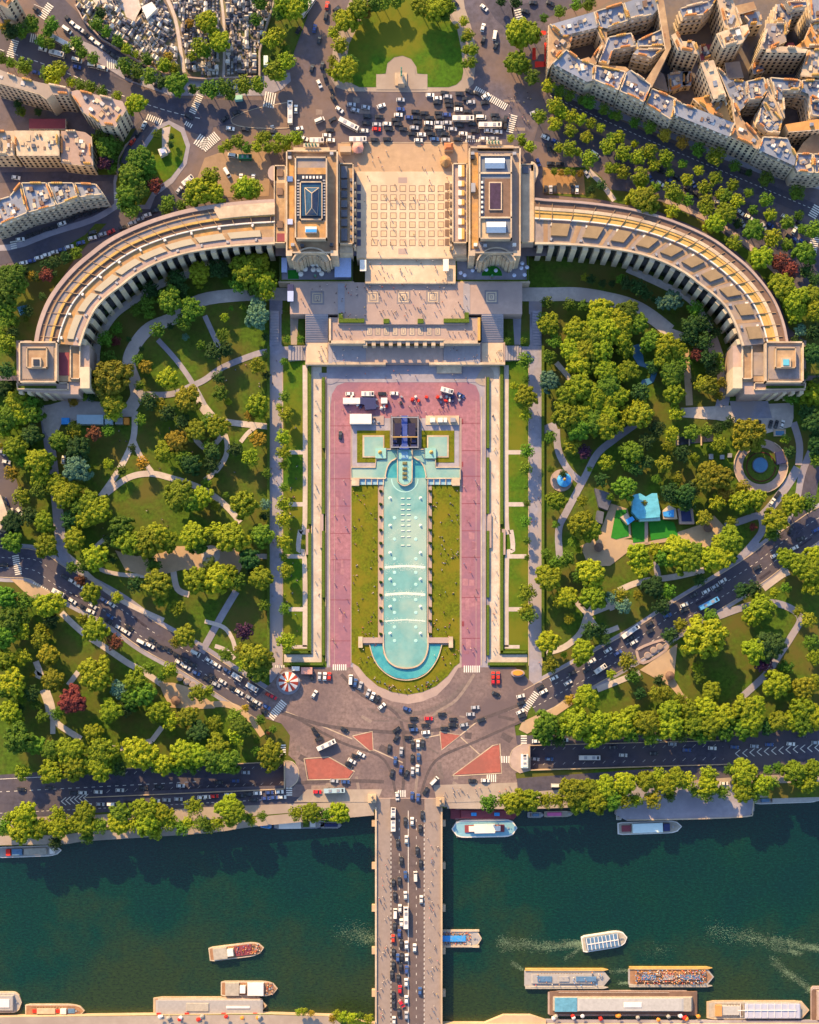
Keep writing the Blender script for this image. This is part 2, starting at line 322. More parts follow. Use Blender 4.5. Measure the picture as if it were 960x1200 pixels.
# ---- roads of the lower level
RD=.05
LB=[(-260,620),(-60,652),(0,659),(40,662),(68,680),(130,713),(175,745),(220,770),(262,797),(312,829)]
RB=[(622,824),(690,787),(755,750),(800,720),(850,690),(890,664),(930,634),(1010,590),(1300,480)]
ribbon('boulevard_pavement',LB,45,RD,pave_g,6); ribbon('boulevard_pavement',RB,43,RD,pave_g,6)
ribbon('boulevard',LB,36,RD+.05,asphalt_dark,6); ribbon('boulevard',RB,34,RD+.05,asphalt_dark,6)
ribbon('side_road',[(925,632),(940,590),(948,550),(975,490)],20,RD+.02,pave_g,5)
ribbon('side_road',[(925,632),(945,590),(955,550),(985,490)],17,RD+.11,asphalt_dark,5)
ribbon('side_road',[(-40,470),(-8,530),(8,570),(12,612),(-10,660)],26,RD+.02,asphalt_dark,5)
junction=[(333,782),(413,782),(540,782),(604,782),(627,803),(617,842),(603,850),(606,872),(616,878),(616,900),(604,906),(610,935),(520,940),(440,940),(335,933),(345,922),(350,905),(346,892),(338,885),(340,862),(330,848),(312,842),(300,818),(318,800)]
flat('junction',junction,RD+.14,cobble)
ribbon('quay_road',[(-700,950),(0,947),(100,942),(240,935),(340,931),(440,928)],22,RD+.03,asphalt_dark,3)
ribbon('quay_road',[(-700,933),(0,925),(60,921),(106,918)],34,RD+.07,asphalt_dark,1)
ribbon('quay_pavement',[(-700,972),(0,966),(240,953),(340,945),(440,941)],15,RD+.02,pave,3)
ribbon('quay_road',[(520,932),(604,921),(700,914),(850,903),(960,898),(1500,880)],17,RD+.03,asphalt_dark,3)
ribbon('quay_road',[(848,882),(960,876),(1500,850)],36,RD+.07,asphalt_dark,3)
ribbon('quay_pavement',[(520,940),(604,931),(720,925),(850,916),(960,910),(1500,893)],12,RD+.025,pave,3)
ribbon('quay_road',[(604,868),(720,866),(850,861),(960,858)],12,RD+.03,asphalt_dark,3)
flat('forecourt',[(508,920),(606,917),(606,938),(512,941)],RD+.19,pave)
flat('forecourt',[(360,925),(448,925),(442,940),(345,940)],RD+.19,pave)
# underpasses
def underpass(tr,xa,xb,lab,zx=-5.5):
    # road surface sloping from 0 (xa) to zx at portal (xb)
    q=plan(tr); za=[0,zx,zx,0] if xb>xa else [zx,0,0,zx]
    b=MB(); v=[Vector((p.x,p.y,z)) for p,z in zip(q,za)]; b.add(v,[(3,2,1,0)]); o=b.build('underpass_road',asphalt_dark); o['kind']='structure'
    b=MB()
    for i in (0,2) if True else ():
        a=q[i]; c=q[i+1]; d=Vector((-(c-a).y,(c-a).x,0)).normalized()*.45
        if i==0: d=d if (a+d-q[2]).length>(a-q[2]).length else -d
        else: d=d if (a+d-q[0]).length>(a-q[0]).length else -d
        b.add([(a.x,a.y,1),(c.x,c.y,1),(c.x+d.x,c.y+d.y,1),(a.x+d.x,a.y+d.y,1),(a.x,a.y,-6.5),(c.x,c.y,-6.5),(c.x+d.x,c.y+d.y,-6.5),(a.x+d.x,a.y+d.y,-6.5)],[(0,1,2,3),(0,4,5,1),(3,2,6,7),(0,3,7,4),(1,5,6,2)])
    i,j=(1,2) if xb>xa else (0,3); s=1 if xb>xa else -1
    a,c=q[i],q[j]
    b.add([(a.x,a.y,1),(c.x,c.y,1),(c.x+s*.6,c.y,1),(a.x+s*.6,a.y,1),(a.x,a.y,-6.5),(c.x,c.y,-6.5),(c.x+s*.6,c.y,-6.5),(a.x+s*.6,a.y,-6.5)],[(0,1,2,3),(0,4,5,1),(3,2,6,7)])
    tag(b.build('underpass_wall',stone),lab,'wall')
underpass(trL,100,333,'low stone walls round the underpass mouth at left of junction')
underpass([trR[0],trR[1],trR[2],trR[3]],855,621,'low stone walls round the underpass mouth at right of junction')
# red islands
for pts in ([(358,890),(385,888),(414,904),(408,912),(362,913)],[(414,863),(436,858),(437,879),(433,879)],[(516,858),(539,862),(518,878)],[(532,908),(577,875),(585,873),(587,905)]):
    flat('traffic_island',pts,.34,redp,side=.2)
    cx=sum(p[0] for p in pts)/len(pts); cy=sum(p[1] for p in pts)/len(pts)
    ring=[(cx+(p[0]-cx)*1.06,cy+(p[1]-cy)*1.08) for p in pts]; ribbon('kerb',ring+[ring[0]],1.1,.33,stone_l,1,thick=.2)
flat('traffic_island',[(333,893),(342,893),(349,900),(350,912),(344,921),(335,923)],.34,stone_p,side=.2)
flat('traffic_island',[(597,890),(602,877),(612,872),(622,872),(622,903),(610,906),(600,900)],.34,stone_p,side=.2)
ribbon('kerb',[(333,892),(343,893),(350,903),(348,916),(338,924)],1,.36,stone_l,4,thick=.2)
ribbon('kerb',[(610,906),(598,897),(600,880),(612,872)],1,.36,stone_l,4,thick=.2)
# ---- markings
def dashes(pts,w,l,gap,z,name='road_marking'):
    sp=smooth(pts,12); b=MB(); acc=0; on=True; cur=[sp[0]]; segs=[]
    for a,c in zip(sp,sp[1:]):
        d=math.hypot(c[0]-a[0],c[1]-a[1]); k=max(1,int(d/0.5))
        for i in range(1,k+1):
            p=(a[0]+(c[0]-a[0])*i/k,a[1]+(c[1]-a[1])*i/k); acc+=d/k
            if on: cur.append(p)
            if acc>=(l if on else gap):
                acc=0
                if on: segs.append((cur[0],cur[-1])); cur=[]
                else: cur=[p]
                on=not on
    for a,c in segs:
        tx,ty=c[0]-a[0],c[1]-a[1]; q=math.hypot(tx,ty) or 1; nx,ny=-ty/q*w/2,tx/q*w/2
        b.add([P(a[0]+nx,a[1]+ny,z),P(c[0]+nx,c[1]+ny,z),P(c[0]-nx,c[1]-ny,z),P(a[0]-nx,a[1]-ny,z)],[(0,1,2,3)])
    o=b.build(name,mark); o['kind']='structure'
def zebra(cx,cy,length,width,ang,z=None,n=None):
    """stripes laid along 'ang' (px deg, y-up) repeated across 'length'"""
    if z is None: z=gz(cx,cy)+.26
    a=math.radians(ang); ux,uy=math.cos(a),-math.sin(a); vx,vy=-uy,ux
    n=n or max(3,int(length/2.4)); b=MB()
    for i in range(n):
        t=(i+.5)/n*length-length/2; hw=length/n*.27
        c=[(t-hw,-width/2),(t+hw,-width/2),(t+hw,width/2),(t-hw,width/2)]
        b.add([P(cx+ux*p+vx*q,cy+uy*p+vy*q,z) for p,q in c],[(0,1,2,3)])
    o=b.build('zebra_crossing',mark); o['kind']='structure'
for off in (-6,6): dashes(offs(LB,off),.5,3,4,.16); dashes(offs(RB,off),.5,3,4,.16)
for off in (-17.3,17.3): ribbon('kerb',offs(smooth(LB,4),off),.9,.26,stone_l,1,thick=.15); ribbon('kerb',offs(smooth(RB,4),off),.9,.26,stone_l,1,thick=.15)
ribbon('road_marking',[(-60,916),(60,910),(100,908)],.6,.18,mark,2)
for x0,x1,ya,yb_ in ((0,230,935,922),): dashes([(x0-20,ya-6),(x1,yb_-6)],.6,4,5,.18)
dashes([(0,953),(240,941),(330,936)],.5,3,3,.2)
def chevrons(x0,x1,y0,y1,n,z,sgn=1):
    b=MB()
    for i in range(n):
        t=i/(n-1); x=x0+(x1-x0)*t; y=y0+(y1-y0)*t; hh=4.5
        for sx,sy in ((1,-1),(1,1)):
            a=(x,y); c=(x+sgn*hh*1.2,y+sy*hh); w=.7
            b.add([P(a[0]-w,a[1],z),P(a[0]+w,a[1],z),P(c[0]+w,c[1],z),P(c[0]-w,c[1],z)],[(0,1,2,3)])
    o=b.build('road_marking',mark); o['kind']='structure'
chevrons(72,98,939,935,6,.2); chevrons(862,955,883,876,12,.2)
def lanehatch(tr,xa,xb,zx,y0,y1,n):
    b=MB()
    for i in range(n):
        t=(i+.5)/n; x=xa+(xb-xa)*t; y=y0+(y1-y0)*t; z=zx*t+.04
        v=[P(x-2.4,y+2,z),P(x-1.9,y+2,z),P(x+2.4,y-2,z),P(x+1.9,y-2,z)]; b.add(v,[(0,1,2,3)])
    o=b.build('road_marking',mark); o['kind']='structure'
lanehatch(trL,100,333,-5.5,929,918,22); lanehatch(trL,100,333,-5.5,908,899,22); lanehatch(trR,855,621,-5.5,888,895,20); lanehatch(trR,855,621,-5.5,873,877,20)
for z_ in ((325,832,26,9,50),(20,662,24,8,-80+180),(331,880,16,8,90),(339,925,16,7,90),(398,782,17,7,0),(553,784,20,8,0),(622,822,26,8,-65+120),(614,868,14,7,90),(576,912,12,9,0),(471,930,10,8,0),(591,890,14,8,0),(47,688,20,5,-30),(328,781,12,3,0)):
    zebra(*z_,z=.24)
for pts in ([(335,834),(380,852),(413,866)],[(437,878),(475,895)],[(480,868),(516,861)],[(539,862),(560,845),(610,828)],[(540,864),(562,884)]):
    ribbon('paving_seam',pts,1.2,.21,stone_l,1)
# ---- esplanade
flat('esplanade',[(383,500),(383,440),(574,440),(574,500),(574,782),(383,782)],.10,pave_g)
pk=[(387,782)]+[(387,480)]+[(389,462),(395,452),(405,448)]+[(548,448),(558,452),(562,462),(563,480)]+[(563,782)]+[(541,782),(541,490),(411,490),(411,782)]
flat('pink_roadway',pk,.16,pink)
for x in (392,558): ribbon('paving_seam',[(x,470),(x,780)],.5,.2,stone_p,1)
for y in (496,528,558,590,622,653,700,748):
    ribbon('paving_seam',[(541,y),(563,y)],.6,.2,maroon,1); ribbon('paving_seam',[(387,y+3),(411,y+3)],.5,.2,maroon,1)
for x,y in ((540,494),(540,544),(541,731)): flat('paving_patch',rect(x-2,y-3,x+3,y+3),.2,maroon)
tip=[(411,490),(541,490),(541,782),(539,784),(534,782),(526,793),(512,806),(495,814),(478,817),(460,814),(442,806),(428,794),(420,783),(413,784),(411,782)]
flat('esplanade_pavement',[(411,490),(541,490),(541,782),(537,783),(527,800),(512,815),(495,822),(478,825),(460,822),(442,815),(424,800),(414,784)],.22,stone_p,side=.2)
flat('esplanade_lawn',[(412,568),(443,568),(443,748),(426,750),(426,756),(434,756),(438,772),(449,787),(462,795),(476,798),(490,795),(503,787),(512,772),(516,756),(527,756),(527,749),(506,748),(506,568),(540,568),(540,776),(533,781),(525,792),(511,804),(495,811),(478,814),(460,811),(443,804),(429,792),(420,781),(412,776)],.32,lawn_y,side=.15)
# side promenades
for sgn in (0,1):
    X=(lambda x:x) if not sgn else (lambda x:951-x)
    flat('promenade',[(X(366),430),(X(377),430),(X(377),768),(X(377),776),(X(333),776),(X(333),767),(X(366),767)],.18,gravel)
    flat('garden_strip',[(X(332),405),(X(361),405),(X(361),762),(X(332),762)],.14,lawn)
    ribbon('path',[(X(357.5),428),(X(357.5),610),(X(352),622),(X(350),645),(X(357),655),(X(357.5),758)],5.5,.2,path_m,3)
    ribbon('path',[(X(342),758),(X(360),758)],4,.2,path_m,1)
    for y in (530,591,652,714): ribbon('path',[(X(334),y),(X(356),y)],5,.19,path_m,1)
    flat('allee',rect(min(X(316),X(331)),352,max(X(316),X(331)),800),.16,allee)
    ribbon('kerb',[(X(331.5),420),(X(331.5),780)],.7,.3,stone_l,1,thick=.15); ribbon('kerb',[(X(315.5),420),(X(315.5),780)],.7,.3,stone_l,1,thick=.15)
    ribbon('kerb',[(X(386.5),465),(X(386.5),780)],.9,.3,stone_l,1,thick=.2)
    ribbon('kerb',[(X(411.5),492),(X(411.5),778)],.9,.34,stone_p,1,thick=.2)
# garden beds in side strips
# ---- palace forecourt lower level
flat('forecourt',[(383,428),(574,428),(574,448),(383,448)],.22,pave_g)
# ---- gardens paths
def pth(w,m,*pts,n=5): ribbon('garden_path',list(pts),w*1.12+.4,gz(*pts[0])+.17+random.random()*.05,m,n)
pth(13,path_m,(345,345),(290,345),(235,352),(205,372),(175,385),(158,405),(151,425),(158,448),(160,465),(150,482))
pth(5,pave_g,(185,398),(205,420),(220,440),(232,460),(240,475)); pth(6,pave_g,(160,462),(200,462),(225,452),(240,445),(262,430),(300,415),(316,412))
pth(5,pave_g,(240,370),(250,392),(258,410)); pth(6,path_m,(228,452),(235,475),(255,492),(316,500))
pth(6,path_m,(158,482),(156,515),(140,550),(118,582)); pth(5,path_m,(156,515),(165,535),(178,553))
pth(6,path_m,(125,578),(150,560),(175,555),(200,560),(235,572),(262,590),(282,612)); pth(5,path_m,(240,475),(262,505),(266,530),(255,550),(240,563))
pth(5,path_m,(225,510),(240,525),(252,520),(262,508)); pth(4,path_m,(300,500),(290,508),(282,518))
pth(4,path_m,(122,632),(110,645),(115,665),(140,673),(175,675)); pth(5,path_m,(78,650),(92,662),(110,680),(145,705),(192,727))
pth(11,allee,(52,475),(58,520),(66,580),(72,640),(80,660)); pth(6,path_m,(203,668),(208,690),(222,697)); pth(7,pave_g,(277,693),(262,718),(247,745),(236,765))
pth(4,path_m,(240,728),(262,735),(272,748),(276,762)); pth(5,path_m,(316,652),(300,652)); pth(4,path_m,(252,757),(265,762),(275,772))
pth(12,allee,(316,413),(358,413),n=1); pth(6,path_m,(172,618),(180,630),(190,640))
flat('garden_plaza',[(46,478),(80,468),(155,474),(162,488),(100,490),(72,497),(62,520),(52,505)],.26,path_m)
flat('playground',[(135,645),(160,652),(190,648),(207,640),(222,640),(240,645),(255,640),(262,630),(280,645),(286,660),(280,672),(272,665),(245,668),(212,668),(196,672),(170,675),(147,668)],.25,sand)
flat('playground',circ(247,650,11),.3,path_m)
pth(6,path_m,(72,718),(98,742),(125,760),(150,777),(165,785),(190,802)); flat('playground',[(186,800),(203,800),(225,806),(252,826),(252,830),(228,831),(200,829),(192,815)],.25,sand)
pth(6,sand,(240,827),(262,825),(282,832),(298,848),(308,862)); pth(6,path_m,(42,775),(48,792),(40,788)); pth(10,path_m,(52,808),(58,825),(60,838)); pth(6,path_m,(60,838),(70,850),(95,866)); pth(5,path_m,(178,868),(190,852)); pth(5,path_m,(92,787),(80,803)); pth(5,path_m,(62,838),(62,860)); pth(5,path_m,(105,870),(140,877),(178,868))
flat('garden_plaza',[(12,678),(28,680),(58,692),(62,700),(45,705),(30,695)],.25,sand)
# right garden
pth(14,path_m,(606,345),(640,345),(680,345),(720,352),(745,360),(765,372),(785,388)); pth(12,allee,(592,413),(636,413),n=1)
pth(7,pave_g,(652,503),(655,530),(668,553),(682,565)); pth(7,pave_g,(745,497),(720,515),(700,532),(685,560),(665,598),(655,620),(656,655)); pth(8,pave_g,(634,505),(652,498)); 
pth(5,path_m,(652,425),(665,440),(668,445)); flat('garden_plaza',[(798,478),(860,475),(930,472),(930,490),(927,500),(898,508),(885,500),(840,492),(800,489)],.25,path_m)
ribbon('garden_path',circ(892,546,26.5,41)[:41]+[circ(892,546,26.5,41)[0]],10,.24,stone_p,1)
pth(7,allee,(930,495),(937,520),(936,545)); pth(7,allee,(850,617),(870,610),(890,605),(893,622),(880,640),(866,655)); pth(9,allee,(893,605),(905,592),(925,565),(935,548)); pth(5,allee,(886,636),(890,642))
flat('playground',[(680,640),(700,630),(735,632),(760,635),(820,615),(837,604),(850,618),(830,642),(790,634),(745,640),(715,663),(690,664)],.25,sand)
flat('playground',[(716,590),(735,596),(738,605),(740,630),(720,634),(700,632)],.24,sand)
pth(6,path_m,(725,692),(750,682),(790,676),(825,668)); pth(6,pave_g,(768,658),(772,678)); pth(6,path_m,(640,765),(662,758),(680,742),(688,722),(695,712)); pth(5,path_m,(675,705),(690,722),(705,740),(725,735)); pth(5,path_m,(690,720),(720,708),(735,700))
pth(7,allee,(868,818),(898,790),(915,765),(928,745),(938,725),(925,712),(900,706),(870,712),(842,722)); pth(6,path_m,(895,690),(915,675),(925,670)); pth(6,path_m,(700,808),(725,798),(750,788)); 
flat('garden_plaza',[(750,785),(794,754),(790,795),(800,812),(815,826),(808,830),(785,804),(765,793)],.25,sand)
flat('garden_plaza',[(612,846),(650,828),(668,815),(672,825),(650,840),(632,852),(618,860),(608,855)],.24,sand)
pth(9,path_m,(780,388),(800,395)); pth(7,sand,(803,410),(806,440),(808,475)); pth(5,path_m,(712,700),(718,715))
pth(7,pave_g,(848,455),(842,478)); pth(10,pave_g,(852,452),(848,475)); pth(8,path_m,(830,400),(843,430),(846,452)); pth(7,path_m,(735,315),(775,333),(810,352),(832,385),(845,420))
flat('side_strip',[(855,470),(900,470),(905,490),(860,490)],.3,allee)
# left wing foot path
pth(8,path_m,(230,318),(190,332),(160,350),(135,368),(120,390),(113,410),(112,445)); pth(12,allee,(45,485),(75,478),(110,470))
# ---- upper level
def up(name,pts,m,dz=.1,side=.0,holes=()): return flat(name,pts,U+dz,m,side=side,holes=holes)
up('avenue',[(-300,30),(0,30),(30,38),(90,75),(150,100),(200,115),(330,118),(330,135),(245,150),(190,133),(120,118),(60,95),(0,62),(-300,20)],asphalt_dark,.05)
ribbon('avenue',[(-200,20),(0,50),(60,75),(120,98),(190,128),(250,150)],26,U+.06,asphalt_dark,3)
ribbon('avenue',[(40,-20),(70,12),(100,40),(135,72),(165,88)],26,U+.07,asphalt_dark,3)
ribbon('avenue',[(-80,210),(0,208),(70,207),(135,206)],12,U+.09,asphalt_dark,1)
ribbon('avenue',[(-100,315),(0,292),(60,280),(120,262),(170,245),(205,225)],36,U+.06,asphalt_dark,4)
ribbon('avenue',[(135,215),(138,185),(155,160),(175,140)],12,U+.08,asphalt_dark,3)
ribbon('avenue',[(640,110),(700,138),(760,165),(860,207),(960,250),(1200,350)],17,U+.06,asphalt_dark,2)
ribbon('avenue',[(630,150),(680,165),(740,190),(800,215),(860,245),(920,290),(1000,345)],30,U+.055,asphalt_dark,3)
ribbon('avenue',[(560,-40),(590,15),(610,18),(660,0),(750,-40)],24,U+.06,asphalt_dark,3)
dashes([(0,58),(60,78),(120,103),(190,128),(240,140)],.7,5,3,U+.14); dashes([(645,112),(700,137),(760,164),(860,206),(960,248)],.6,3,3,U+.14)
dashes([(10,290),(60,275),(130,255)],.6,200,2,U+.14); dashes([(40,5),(75,20)],.5,20,2,U+.14)
ribbon('pavement',[(-60,290),(10,290),(60,273),(110,257),(138,240)],7,U+.1,pave_g,3)
for z_ in ((54,13,20,9,55),(15,57,22,9,72),(40,45,10,10,-10),(131,75,12,11,0),(181,140,20,7,-22),(230,122,24,8,65),(221,146,10,5,-30),(236,166,14,14,-35),(316,117,14,18,-10),(320,153,14,4,-80),(246,166,24,12,40),(575,115,44,8,-30),(600,145,22,8,75),(560,165,30,3,0),(608,17,14,8,-75),(16,287,10,7,-80),(954,285,22,10,80),(136,230,10,4,-85),(955,8+240,16,10,60)):
    zebra(*z_)
lw=[(421,102),(413,98),(408,90),(406,75),(409,52),(420,30),(430,10),(436,-25),(530,-25),(528,10),(527,22),(536,35),(541,60),(543,84),(541,93),(535,99),(526,102),(501,102),(501,87),(489,86),(488,78),(482,69),(472,65),(462,67),(454,74),(452,86),(441,87),(441,102)]
up('lawn_pavement',[(388,92),(394,102),(408,107),(480,108),(545,107),(555,98),(559,60),(552,30),(545,10),(540,-25),(420,-25),(402,20),(390,60)],pave,.12,side=.12)
up('round_lawn',lw,lawn,.22,side=.12)
park=[(160,200),(172,172),(185,152),(198,146),(212,155),(218,172),(214,190),(200,208),(180,222),(170,240),(138,240),(136,215),(142,190)]
up('park_pavement',[(cx_,cy_) for cx_,cy_ in [(150,205),(165,172),(182,148),(198,141),(216,150),(223,170),(219,192),(203,214),(182,230),(176,245),(134,245),(133,212),(138,188)]],pave_g,.12,side=.1)
up('park_lawn',park,lawn,.2,side=.05)
up('park_path',[(190,150),(200,148),(197,170),(200,178),(194,182),(190,172)],path_m,.26)
up('traffic_island',[(271,141),(280,135),(300,128),(336,120),(337,150),(290,150),(275,146)],asphalt_u,.2,side=.1)
ribbon('kerb',[(336,120),(300,127),(275,136),(271,142),(278,147),(300,150),(336,150),(338,146),(337,122),(336,120)],.8,U+.26,stone_l,2,thick=.2)
cem=[(80,-30),(95,20),(140,58),(185,80),(240,92),(303,90),(305,60),(322,0),(322,-30)]
up('cemetery_ground',cem,mat('cemetery_soil',(.20,.16,.13),.95,.2,.5,c2=(.14,.15,.06),sc2=.1),.12)
ribbon('cemetery_path',[(192,-10),(205,20),(212,60),(216,85)],4,U+.2,path_m,3)
up('cemetery_path',[(105,-10),(160,-10),(165,8),(180,5),(180,-20),(160,20),(158,25),(148,20),(145,12),(110,2)],path_m,.2)
ribbon('cemetery_path',[(258,-10),(262,20),(263,60),(262,90)],3,U+.2,path_m,3)
up('pavement',[(300,90),(340,85),(341,95),(330,105),(310,112),(200,112),(150,95),(110,70),(90,45),(130,62),(180,85),(240,95)],pave_g,.11,side=.08)
up('roadside_green',[(300,60),(312,20),(330,-30),(372,-30),(360,20),(345,60),(340,80),(310,88)],grass,.16)
up('roadside_green',[(-100,325),(0,315),(40,305),(75,290),(100,275),(112,262),(125,262),(90,300),(60,345),(50,380),(42,400),(20,400),(20,440),(-100,440)],grass,.15)
up('roadside_green',[(640,196),(690,196),(705,208),(715,222),(740,225),(780,238),(830,262),(880,295),(940,350),(1100,420),(1100,440),(945,440),(945,400),(925,385),(912,350),(890,320),(860,292),(820,268),(770,247),(700,233),(640,228)],grass,.15)
pth(5,path_m,(690,200),(705,215),(720,235)); pth(5,stone_p,(780,235),(840,262),(880,290),(930,340)); 
up('garden_ground',[(105,160),(160,150),(148,170),(138,200),(137,205),(105,205),(100,170)],grass,.14)
up('square_paving',[(396,168),(548,168),(548,203),(416,203),(396,180)],mat('square_stone',(.44,.31,.2),.85,.12,.3,c2=(.38,.27,.19),sc2=.05),.1)
ribbon('paving_seam',[(400,167),(548,167)],.7,U+.16,stone_l,1)
up('side_yard',[(240,185),(260,178),(310,172),(318,190),(315,230),(240,232),(225,225)],mat('yard',(.30,.21,.14),.9,.15,.3),.1)
up('car_park',[(636,196),(684,200),(686,228),(636,226)],mat('car_park_dirt',(.34,.2,.09),.9,.15,.3),.2)
up('pavement',[(655,95),(900,190),(960,212),(960,222),(895,205),(640,105)],pave_g,.12,side=.1)

# repair patches and tyre polished arcs on the big paved squares
rp=random.Random(77)
pm=[mat('patch_dark',(.10,.082,.09),.9,.25,.6),mat('patch_light',(.25,.20,.18),.9,.2,.6),mat('patch_mid',(.155,.125,.125),.9,.25,.6)]
for i in range(26):
    x,y=rp.uniform(345,600),rp.uniform(832,925); w_,h_=rp.uniform(4,22),rp.uniform(2,9); a=rp.choice([0,.2,-.45,.5,1.4]); ca,sa=math.cos(a),math.sin(a)
    if y<838 and 400<x<560: continue
    flat('asphalt_patch',[(x+u*ca-v*sa,y+u*sa+v*ca) for u,v in ((-w_/2,-h_/2),(w_/2,-h_/2),(w_/2*.9,h_/2),(-w_/2,h_/2*.8))],RD+.15+i*.0012,pm[i%3])
for i,(pts,w_) in enumerate((([(330,835),(380,850),(430,856),(480,858),(540,850),(610,826)],4),([(420,800),(445,822),(478,836),(515,828),(545,802)],5),([(400,790),(425,815),(470,845),(472,935)],3.5),([(556,790),(535,820),(500,850),(486,935)],3.5),([(345,840),(400,870),(450,890),(465,935)],3),([(612,845),(560,868),(510,892),(492,935)],3),([(340,918),(400,915),(450,916)],4),([(430,830),(478,845),(530,834)],2.5))):
    ribbon('tyre_worn_lane',pts,w_,RD+.185+i*.0015,pm[(i+1)%3 if i%2 else 0],6)
for i in range(22):
    x,y=rp.uniform(345,610),rp.uniform(112,163); w_,h_=rp.uniform(5,26),rp.uniform(2,7)
    flat('asphalt_patch',[(x-w_/2,y-h_/2),(x+w_/2,y-h_/2*.8),(x+w_/2,y+h_/2),(x-w_/2*.9,y+h_/2)],U+.012+i*.0012,pm[i%3])
for i in range(26):
    sd=rp.choice([0,1]); x=(rp.uniform(390,405) if sd==0 else rp.uniform(545,557)); y=rp.uniform(560,765); w_,h_=rp.uniform(1.5,7),rp.uniform(3,16)
    flat('asphalt_patch',[(x-w_/2,y-h_/2),(x+w_/2,y-h_/2*.8),(x+w_/2,y+h_/2),(x-w_/2*.9,y+h_/2)],.175+i*.0006,mat('pink_patch',(.26,.12,.165),.85,.2,.5) if i%2 else mat('pink_patch_light',(.34,.17,.205),.85,.2,.5))
for p_,n_ in ((LB,14),(RB,14)):
    sp=smooth(p_,6)
    for i in range(n_):
        k=rp.randrange(6,len(sp)-3); o_=rp.uniform(-13,13); q=offs(sp[k:k+3],o_)
        ribbon('asphalt_patch',q,rp.uniform(1.5,4),RD+.104+i*.001,mat('patch_blue',(.085,.075,.10),.9,.2,.6) if i%2 else mat('patch_black',(.045,.04,.06),.9,.2,.6),1)
